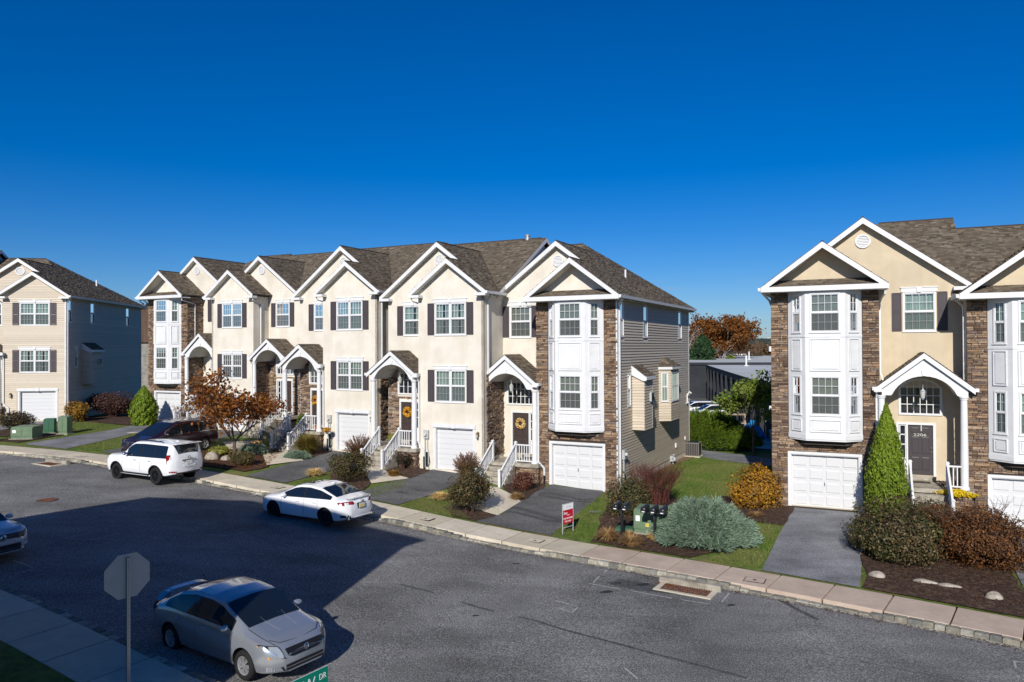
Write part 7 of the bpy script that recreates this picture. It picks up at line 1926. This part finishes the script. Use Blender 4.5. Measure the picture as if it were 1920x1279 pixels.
S_vw = dict(L=4.62, W=1.80, wheel=.32, rim=.21, axles=(1.36, -1.30), rim_mat=M_rimsil, spokes=5, nf=.5, nr=.38, nose_lean=.2,
    top=[(-2.31, .85), (-2.2, 1.03), (-1.85, 1.08), (-1.05, 1.38), (-.4, 1.46), (.1, 1.45), (.4, 1.38), (1.25, 1.0), (2.0, .90), (2.2, .80), (2.31, .62)],
    belt=[(-2.31, .80), (-2.0, .98), (.8, .95), (1.3, .92), (2.0, .84), (2.31, .58)], low=[(-2.31, .34), (-1.9, .24), (0, .2), (1.9, .22), (2.31, .24)],
    side_glass=[(-1.55, -.32), (-.24, .88)], ws=(.45, 1.25), rw=(-1.75, -1.0), seams=(-1.0, -.28, .95), handles=(-.85, .05), mirror=(.78, .98),
    patches=[([(.56, .62), (.86, .68), (.88, .82), (.62, .79)], 'headlight', M_head, dict(off=.022)), ([(-.60, .62), (.60, .62), (.60, .79), (-.60, .79)], 'grille', M_black, dict(off=.014, mir=False, ny=16)),
             ([(-.78, .40), (-.7, .29), (.7, .29), (.78, .40), (.74, .48), (-.74, .48)], 'air_intake', M_black, dict(off=.014, mir=False, ny=16)), ([(.50, .80), (.84, .78), (.86, .94), (.54, .94)], 'tail_light', M_tail, dict(front=False, off=.02))], extra=vw_extra)
def van_extra(t, C):
    m = MB(); m.tube([(C['endx'](y, True)+.02, y, .86) for y in np.linspace(-.55, .55, 17)], .025, 6); m.build('grille_bar', M_chrome, t)
    ringmark(t, C['endx'](0, True)+.03, .76, .07, .06, 1)
    for s in (-1, 1):
        m = MB(); m.tube([(-1.9, s*.66, 1.72), (-1.8, s*.68, 1.76), (.2, s*.70, 1.76), (.3, s*.68, 1.70)], .018, 6); m.build('roof_rail', M_chrome, t)
S_van = dict(L=5.15, W=2.0, wheel=.34, rim=.23, axles=(1.55, -1.45), rim_mat=M_rimsil, spokes=5, nf=.6, nr=.30, tumble=.26, nose_lean=.2,
    top=[(-2.57, 1.0), (-2.5, 1.35), (-2.3, 1.68), (-1.8, 1.73), (.0, 1.74), (.4, 1.68), (.75, 1.52), (1.65, 1.08), (2.3, .96), (2.5, .84), (2.57, .66)],
    belt=[(-2.57, .95), (-2.3, 1.06), (1.0, 1.03), (1.7, 1.0), (2.3, .88), (2.57, .62)], low=[(-2.57, .36), (-2.2, .26), (0, .2), (2.2, .22), (2.57, .26)],
    side_glass=[(-2.2, -1.15), (-1.05, .02), (.12, 1.05)], ws=(.50, 1.62), rw=(-2.48, -2.30), seams=(-1.10, .06, 1.15), handles=(-.9, .30), mirror=(1.05, 1.08), mirror_mat=None, trim=M_chrome,
    patches=[([(.66, .74), (.92, .78), (.94, .94), (.70, .90)], 'headlight', M_head, dict(off=.022)), ([(-.55, .62), (.55, .62), (.6, .86), (-.6, .86)], 'grille', M_black, dict(off=.014, mir=False, ny=16)),
             ([(-.7, .32), (.7, .32), (.7, .5), (-.7, .5)], 'air_intake', M_black, dict(off=.014, mir=False, ny=16)), ([(.76, 1.0), (.96, 1.0), (.94, 1.3), (.80, 1.3)], 'tail_light', M_tail, dict(front=False, off=.02))], extra=van_extra)
S_van['mirror_mat'] = P_maroon
CG = 'cars parked on the street and driveways'
def hd(x, y): return math.atan2(y, x)
make_car('parked_car', 'silver compact sedan with rear wing parked at the near kerb, nose in the sun', 'car', (-6.31, 17.05, zr(-6.31, 17.05)-.01), hd(.828, -.560), S_silver, P_silver, CG)
make_car('parked_car', 'white sedan with black wheels seen from behind, half in shadow at the far kerb', 'car', (-7.61, 28.66, zr(-7.61, 28.66)-.01), hd(-.865, .50), S_white, P_white, CG)
make_car('parked_suv', 'boxy white SUV with black wheels parked at the far kerb', 'SUV', (-16.76, 34.65, zr(-16.76, 34.65)-.01), hd(-.876, .482), S_gx, P_pearl, CG)
make_car('parked_car', 'pale blue-grey car nose with round badge entering at the left edge', 'car', (-17.05, 22.95, zr(-17.05, 22.95)-.01), hd(.88, -.475), S_vw, P_bluew, CG)
make_car('parked_minivan', 'dark maroon minivan on the driveway behind the white SUV', 'minivan', (-18.75, 40.7, G(-18.75, 40.7)+.02), hd(-.449, -.893), S_van, P_maroon, CG)
S_van2 = dict(S_van); S_van2['mirror_mat'] = None; S_van2['extra'] = None; S_van2['trim'] = M_black; S_van2['mirror_mat'] = P_white
make_car('parked_minivan', 'white minivan in the rear lot nearer the hedge', 'minivan', (24.3, 90.5, G(24.3, 90.5)+.03), hd(-1, -.12), S_van2, P_white, CG)
make_car('parked_minivan', 'white minivan in the rear lot partly hidden behind the other one', 'minivan', (23.2, 93.8, G(23.2, 93.8)+.03), hd(-1, -.12), S_van2, P_white, CG)
# ================================================================== STREET FURNITURE
gz = lambda x, y: G(x, y)+.02
# for-sale sign
a, b = Vector((1.82, 27.18)), Vector((2.24, 27.62)); ang = math.atan2(b.y-a.y, b.x-a.x)
t = thing('sale_sign', 'red and white for-sale board on a thin metal frame in the grass', 'sign', (a.x, a.y, gz(a.x, a.y)), ang)
w = .61
m = MB(); m.box(-.012, .012, -.012, .012, -.2, 1.10); m.box(w-.012, w+.012, -.012, .012, -.2, 1.10); m.box(.0121, w-.0121, -.01, .01, 1.08, 1.10); m.box(.0121, w-.0121, -.01, .01, .22, .24); m.build('frame', M_greymetal, t)
m = MB(); m.box(.0125, w-.0125, -.006, .006, .36, .86); m.build('board', M_red, t)
m = MB(); m.box(.0125, w-.0125, -.006, .006, .865, 1.075); m.build('rider_panel', M_whites, t)
def sgn_text(s, size, x, z, mat, sx=1.): text_mesh(s, size, 'lettering', mat, t, Matrix.Translation((x, -.008, z)) @ Matrix.Rotation(PI/2, 4, 'X'), .002, (sx, 1))
sgn_text('kw', .17, .17, .745, M_whites); sgn_text('REALTY', .05, .34, .665, M_whites); sgn_text('610-435-0400', .098, .305, .55, M_whites, .95); sgn_text('FOR SALE', .085, .305, .44, M_whites); sgn_text('HOME SALES', .05, .33, .97, M_greymetal)
# mailboxes
def mailpost(label, x, y, rz, offs, h):
    t = thing('mailbox_post', label, 'mailbox post', (x, y, gz(x, y)), rz, 'mailbox posts on the mulch bed')
    m = MB(); m.tube([(0, 0, -.2), (0, 0, h)], .055, 12); m.build('post', M_mail, t)
    m = MB(); m.box(min(offs)-.10, max(offs)+.10, -.13, .20, h, h+.04); m.build('cross_arm', M_mail, t)
    m = MB(); m.prismx([(-.1, h-.22), (.0, h-.02), (-.06, h-.02)], -.02, .02); m.build('bracket', M_mail, t)
    for i, o in enumerate(offs):
        q = []; r = .095; hb = .12; n = 10
        prof = [(-r, 0), (-r, hb)]+[(-r*math.cos(PI*k/n), hb+r*math.sin(PI*k/n)) for k in range(1, n)]+[(r, hb), (r, 0)]
        m = MB(lambda p: (p[0]+o, p[1], p[2]+h+.045)); m.prism(prof, -.30, .26); b_ = m.build('mailbox', M_mail, t)
        m = MB(lambda p: (p[0]+o, p[1], p[2]+h+.045)); k_ = 1.06; m.prism([(a_*k_, c_*k_-.004) for a_, c_ in prof], -.335, -.301); m.build('mailbox_door', M_mail, b_)
        m = MB(lambda p: (p[0]+o, p[1], p[2]+h+.045)); m.box(-.055, .045, -.339, -.336, .025, .055); m.build('number_sticker', M_whites, b_)
        m = MB(lambda p: (p[0]+o, p[1], p[2]+h+.045)); m.box(.02, .05, -.35, -.336, .13, .16); m.build('catch', M_greymetal, b_)
M_mail = flat('black_mailbox', (.012, .014, .018), .35, .5)
mailpost('black mailbox post with two boxes between the straw tufts', 3.92, 26.67, -.42, (-.16, .17), 1.02)
mailpost('black mailbox post with three boxes in front of the green transformer', 5.02, 26.25, -.42, (-.33, .0, .33), .98)
# transformer
def cabinet(name, label, x, y, rz, w, d, h, mat, cat='utility box', slope=.12, stickers=True, group='green utility cabinets'):
    t = thing(name, label, cat, (x, y, gz(x, y)), rz, group)
    m = MB(); m.box(-w/2-.08, w/2+.08, -.08, d+.08, -.1, .06); m.build('pad', M_conc, t)
    m = MB(); m.prismx([(0.03, .06), (d-.02, .06), (d-.02, h-.02), (.12, h-.06), (.03, h-slope-.08)], -w/2+.02, w/2-.02); m.build('body', mat, t)
    m = MB(); m.prismx([(.0, .20), (d, .20), (d, h), (.12, h-.02), (.0, h-slope)], -w/2, w/2); m.build('hood', mat, t)
    m = MB(); m.box(-.005, .005, -.006, -.001, .22, h-slope-.03); m.build('door_seam', M_black, t)
    if stickers:
        m = MB(); m.box(-w*.42, -w*.26, -.008, -.003, h*.52, h*.74); m.build('notice', M_whites, t)
    return t
t = cabinet('transformer', 'olive green ground transformer with yellow 25 behind the three mailboxes', 4.86, 27.0, -.42, .95, .95, .92, M_green)
m = MB(); m.box(-.03, .09, -.008, -.003, .30, .42); m.build('number_plate', M_platey, t)
text_mesh('25', .10, 'number', M_black, t, Matrix.Translation((.03, -.0095, .36)) @ Matrix.Rotation(PI/2, 4, 'X'), .001)
m = MB(); m.tube([(.02, -.02, .05), (.02, -.02, .2)], .012, 6); m.build('padlock_rod', M_greymetal, t)
cabinet('transformer', 'low olive transformer at the far left by the driveway', -29.55, 44.6, .05, 1.25, 1.1, .78, M_green)
cabinet('utility_cabinet', 'tall slim green pedestal at the far left, nearest the lawn', -28.3, 46.6, -.1, .62, .5, 1.15, M_green, slope=.05, stickers=False)
cabinet('utility_cabinet', 'deep green cabinet left of the slim pedestal', -29.35, 46.9, .3, .6, .6, .95, M_green2, slope=.1, stickers=False)
t = thing('ground_vault', 'small green lid in the mulch behind the two-box mailbox post', 'utility box', (4.2, 27.6, gz(4.2, 27.6)), -.42)
m = MB(); m.box(-.35, .35, -.25, .25, -.1, .12); m.build('lid', M_green2, t); m = MB(); m.box(-.3, .3, -.2, .2, .121, .14); m.build('lid_top', M_green2, t)
# stop sign seen from behind
t = thing('stop_sign', 'back of an octagonal stop sign on a perforated post at lower left', 'sign', (-7.57, 14.6, zr(-7.57, 14.6)+.15), math.radians(49))
R8 = .465
oc = [(R8*math.cos(PI/8+k*PI/4), R8*math.sin(PI/8+k*PI/4)) for k in range(8)]
STZ = 2.33
m = MB(); m.prism([(x, z+STZ) for x, z in oc], .034, .038); m.build('plate', M_signback, t)
m = MB(); m.prism([(x*.97, z*.97+STZ) for x, z in oc], .0385, .040); m.build('face', M_red, t)
m = MB(); m.box(-.03, -.022, -.03, .03, -.1, STZ+.37); m.box(.022, .03, -.03, .03, -.1, STZ+.37); m.box(-.0219, .0219, .022, .03, -.1, STZ+.37)
nh = 60
for k in range(nh):
    z = k*(STZ+.37)/nh; m.box(-.0219, .0219, -.03, -.022, z, z+.03)
    m.box(-.0219, -.008, -.0299, -.0221, z+.03, z+(STZ+.37)/nh); m.box(.008, .0219, -.0299, -.0221, z+.03, z+(STZ+.37)/nh)
m.build('post', M_metal, t)
m = MB(); m.box(-.016, .016, -.01, .02, -.1, STZ+.36); m.build('post_core', M_dark, t)
for dz in (-.2, .2):
    m = MB(); m.tube([(0, -.045, STZ+dz), (0, .045, STZ+dz)], .012, 6); m.build('bolt', M_greymetal, t)
# street-name blade
t = thing('street_name_sign', 'green street name blade ending HOLLOW DR at the bottom edge', 'sign', (-2.62, 8.45, zr(-2.62, 8.45)+.15), math.radians(55.7))
zt = 3.17-(zr(-2.62, 8.45)+.15)
m = MB(); m.tube([(0, 0, -.2), (0, 0, zt-.23)], .03, 10); m.build('post', M_metal, t)
bw = .66
m = MB(); m.box(-.40, bw, -.004, .004, zt-.235, zt); m.build('blade', M_signgreen, t)
m = MB(); m.box(-.402, bw+.002, -.0035, .0035, zt-.2355, zt+.001); m.build('blade_edge', M_whites, t)
Mx = lambda x, z: Matrix.Translation((x, -.006, z)) @ Matrix.Rotation(PI/2, 4, 'X')
text_mesh('HOLLOW', .20, 'lettering', M_whites, t, Mx(.06, zt-.135), .001, (.92, 1))
text_mesh('DR', .10, 'lettering', M_whites, t, Mx(.575, zt-.10), .001, (.85, 1))
# air conditioner behind the end house
def ac_unit(label, x, y, z, rz, s=1.):
    t = thing('air_conditioner', label, 'air conditioner', (x, y, z), rz, 'outdoor air conditioning units'); h = .85*s; w = .42*s
    m = MB(); m.box(-w-.06, w+.06, -w-.06, w+.06, -.1, .05); m.build('pad', M_walk, t)
    m = MB(); m.box(-w+.02, w-.02, -w+.02, w-.02, .05, h-.05); m.build('core', M_black, t)
    m = MB(); m.box(-w, w, -w, w, .05, .10); m.box(-w, w, -w, w, h-.06, h)
    for x_ in (-w, w-.04):
        for y_ in (-w, w-.04): m.box(x_, x_+.04, y_, y_+.04, .10, h-.06)
    for k in range(1, 6):
        u = -w+2*w*k/6
        m.box(u-.012, u+.012, -w, -w+.015, .10, h-.06); m.box(-w, -w+.015, u-.012, u+.012, .10, h-.06)
    for k in range(1, 14):
        z_ = .10+(h-.16)*k/14; m.box(-w+.04, w-.04, -w+.004, -w+.012, z_-.006, z_+.006); m.box(-w+.004, -w+.012, -w+.04, w-.04, z_-.006, z_+.006)
    m.build('casing', M_acc, t)
    m = MB(); m.lathe([(w*.8, h), (w*.75, h+.03), (w*.2, h+.04)], 0, 0, 16); m.build('fan_guard', M_black, t)
M_acc = flat('beige_grey_casing', (.17, .155, .14), .6)
ac_unit('grey air conditioning unit on a pad at the rear corner of the end house', 10.95, 44.9, .38, -.45)
ac_unit('pale air conditioning unit against the black wall, nearer the van', 25.6, 97.5, -2.0, 0, 1.9)
ac_unit('pale air conditioning unit against the black wall, further left', 23.3, 100.5, -1.7, 0, 1.9)
# dish and pots
def pot(label, x, y, z, r, h, mat, name='flower_pot'):
    t = thing(name, label, 'pot', (x, y, z)); m = MB(); m.lathe([(r*.7, 0), (r*.95, h*.85), (r*1.08, h*.86), (r*1.08, h), (r*.9, h), (r*.85, h*.9)], 0, 0, 16); m.build('pot', mat, t)
    m = MB(); m.lathe([(r*.86, h*.88), (.01, h*.9)], 0, 0, 12); m.build('soil', M_mulch, t); return t
pot('orange decorated pot on the leafy ground below the left steps', -14.2, 41.2, G(-14.2, 41.2)+.03, .26, .55, noisy('painted_terracotta', (.45, .20, .06), (.60, .42, .18), 6, .6, 0, 0))
def pumpkin(label, x, y, z, r):
    t = thing('pumpkin', label, 'pumpkin', (x, y, z)); n = 24; vs = []; fs = []
    for j in range(9):
        e = -PI/2+PI*j/8
        for i in range(n): a = 2*PI*i/n; q = r*math.cos(e)*(1+.07*math.cos(a*8)); vs.append((q*math.cos(a), q*math.sin(a), r*.8*(math.sin(e)+1)))
    for j in range(8):
        for i in range(n): fs.append((j*n+i, j*n+(i+1) % n, (j+1)*n+(i+1) % n, (j+1)*n+i))
    m = MB(); m.add(vs, fs); m.build('rind', flat('pumpkin_rind', (.60, .18, .015), .5), t, smooth=True); m = MB(); m.tube([(0, 0, r*1.5), (.01, .01, r*1.95)], [.02, .012], 6); m.build('stem', M_bark, t)
def at(H, a, b, z): return tuple(H.world((a, b, z)))
pumpkin('orange pumpkin behind the railing of the fountain grass porch', *at(HB, -1.75, .2, 1.2), .17)
pumpkin('small pumpkin beside the larger one behind the porch railing', *at(HB, -1.45, .35, 1.2), .11)
t = thing('holly_pot', 'dark pot holding the glossy holly on the landing', 'pot', (-12.05, 42.5, 2.32)); m = MB(); m.lathe([(.14, 0), (.2, .3), (.22, .32)], 0, 0, 12); m.build('pot', M_black, t)
t = thing('door_mat', 'dark doormat before the charcoal 2206 door', 'mat', at(HR, HR.info['dx']+.5, .95, 1.155), -.433); m = MB(); m.box(-.35, .35, -.2, .2, 0, .015); m.build('mat', M_black, t)
# rear-yard clutter
t = thing('blue_tarpaulin', 'crumpled bright blue tarpaulin under the lime-leaved tree', 'tarpaulin', (17.0, 52.5, G(17, 52.5)), .3)
q = np.random.default_rng(3); V = []; F = []
for i in range(13):
    for j in range(9): V.append(((i-6)*.16, (j-4)*.18, max(0, 1.7*math.cos((i-6)*.22)*math.cos((j-4)*.3)+q.normal()*.10)))
for i in range(12):
    for j in range(8): F.append((i*9+j, (i+1)*9+j, (i+1)*9+j+1, i*9+j+1))
np_mesh('cloth', V, F, noisy('blue_tarp', (.01, .14, .42), (.03, .28, .62), 2, .5, .2, .02), t, None, True)
t = thing('timber_rack', 'pale timber rack beside the blue tarpaulin', 'rack', (17.6, 60.5, G(17.6, 60.5)), -.2); M_pal = flat('pale_timber', (.36, .29, .20), .8)
m = MB()
for x in (-1.3, 0, 1.3): m.box(x-.06, x+.06, -.4, -.3, 0, 1.9); m.box(x-.06, x+.06, .3, .4, 0, 1.9)
m.build('post', M_pal, t)
for z in (.5, 1.15, 1.85):
    m = MB(); m.box(-1.4, 1.4, -.42, .42, z, z+.08); m.build('shelf', M_pal, t)
t = thing('wheeled_bin', 'dark green wheeled bin beside the timber rack', 'bin', (15.9, 61.0, G(15.9, 61)), 0); m = MB(); m.prism([(-.4, 0), (.4, 0), (.5, 1.5), (-.5, 1.5)], -.4, .4); m.build('tub', M_green2, t); m = MB(); m.box(-.55, .55, -.45, .45, 1.5, 1.58); m.build('lid', M_greymetal, t)
t = thing('rubbish_bin', 'silver dustbin by the dark wall near the stone corner', 'bin', (18.7, 52.8, G(18.7, 52.8)), 0); m = MB(); m.lathe([(.3, 0), (.36, 1.0), (.38, 1.02)], 0, 0, 14); m.build('tub', M_metal, t); m = MB(); m.lathe([(.4, 1.03), (.3, 1.13), (.05, 1.18)], 0, 0, 14); m.build('lid', M_metal, t)
t = thing('concrete_path', 'x', 'path', (0, 0, 0)); bpy.data.objects.remove(t)
drape('rear_path', [(15.6, 48.6), (17.6, 47.0), (21.2, 58.2), (19.6, 59.2)], M_walk, .06, 1.5, G)
# utility pole far away
t = thing('utility_pole', 'wooden utility pole with transformer beyond the flat roof', 'utility pole', (72, 205, -3)); m = MB(); m.tube([(0, 0, 0), (0, 0, 13.5)], .22, 8); m.build('pole', M_palebark, t)
m = MB(); m.box(-1.4, 1.4, -.08, .08, 12.2, 12.45); m.build('cross_arm', M_palebark, t)
m = MB(); m.tube([(-.5, 0, 8.6), (-.5, 0, 10)], .4, 10); m.build('transformer', M_white, t)
t = thing('distant_building', 'pale low building among trees under the ridge', 'building', (80, 300, -3), 0); m = MB(); m.box(-14, 14, 0, 12, 0, 6.2); m.build('wall', M_walk, t); m = MB(); m.box(-15, 15, -1, 13, 6.2, 7.0); m.build('roof', M_white, t)
# lawn cover and small stones
patch('sewer_cover', 3.35, 30.3, .28, .2, 0, flat('worn_green_lid', (.13, .16, .10), .8), .055, fn=G, irr=0)
patch('sewer_cover', -24.2, 47.2, .35, .22, 0, M_walk, .06, fn=G, irr=0)
print('objects', len(bpy.data.objects))
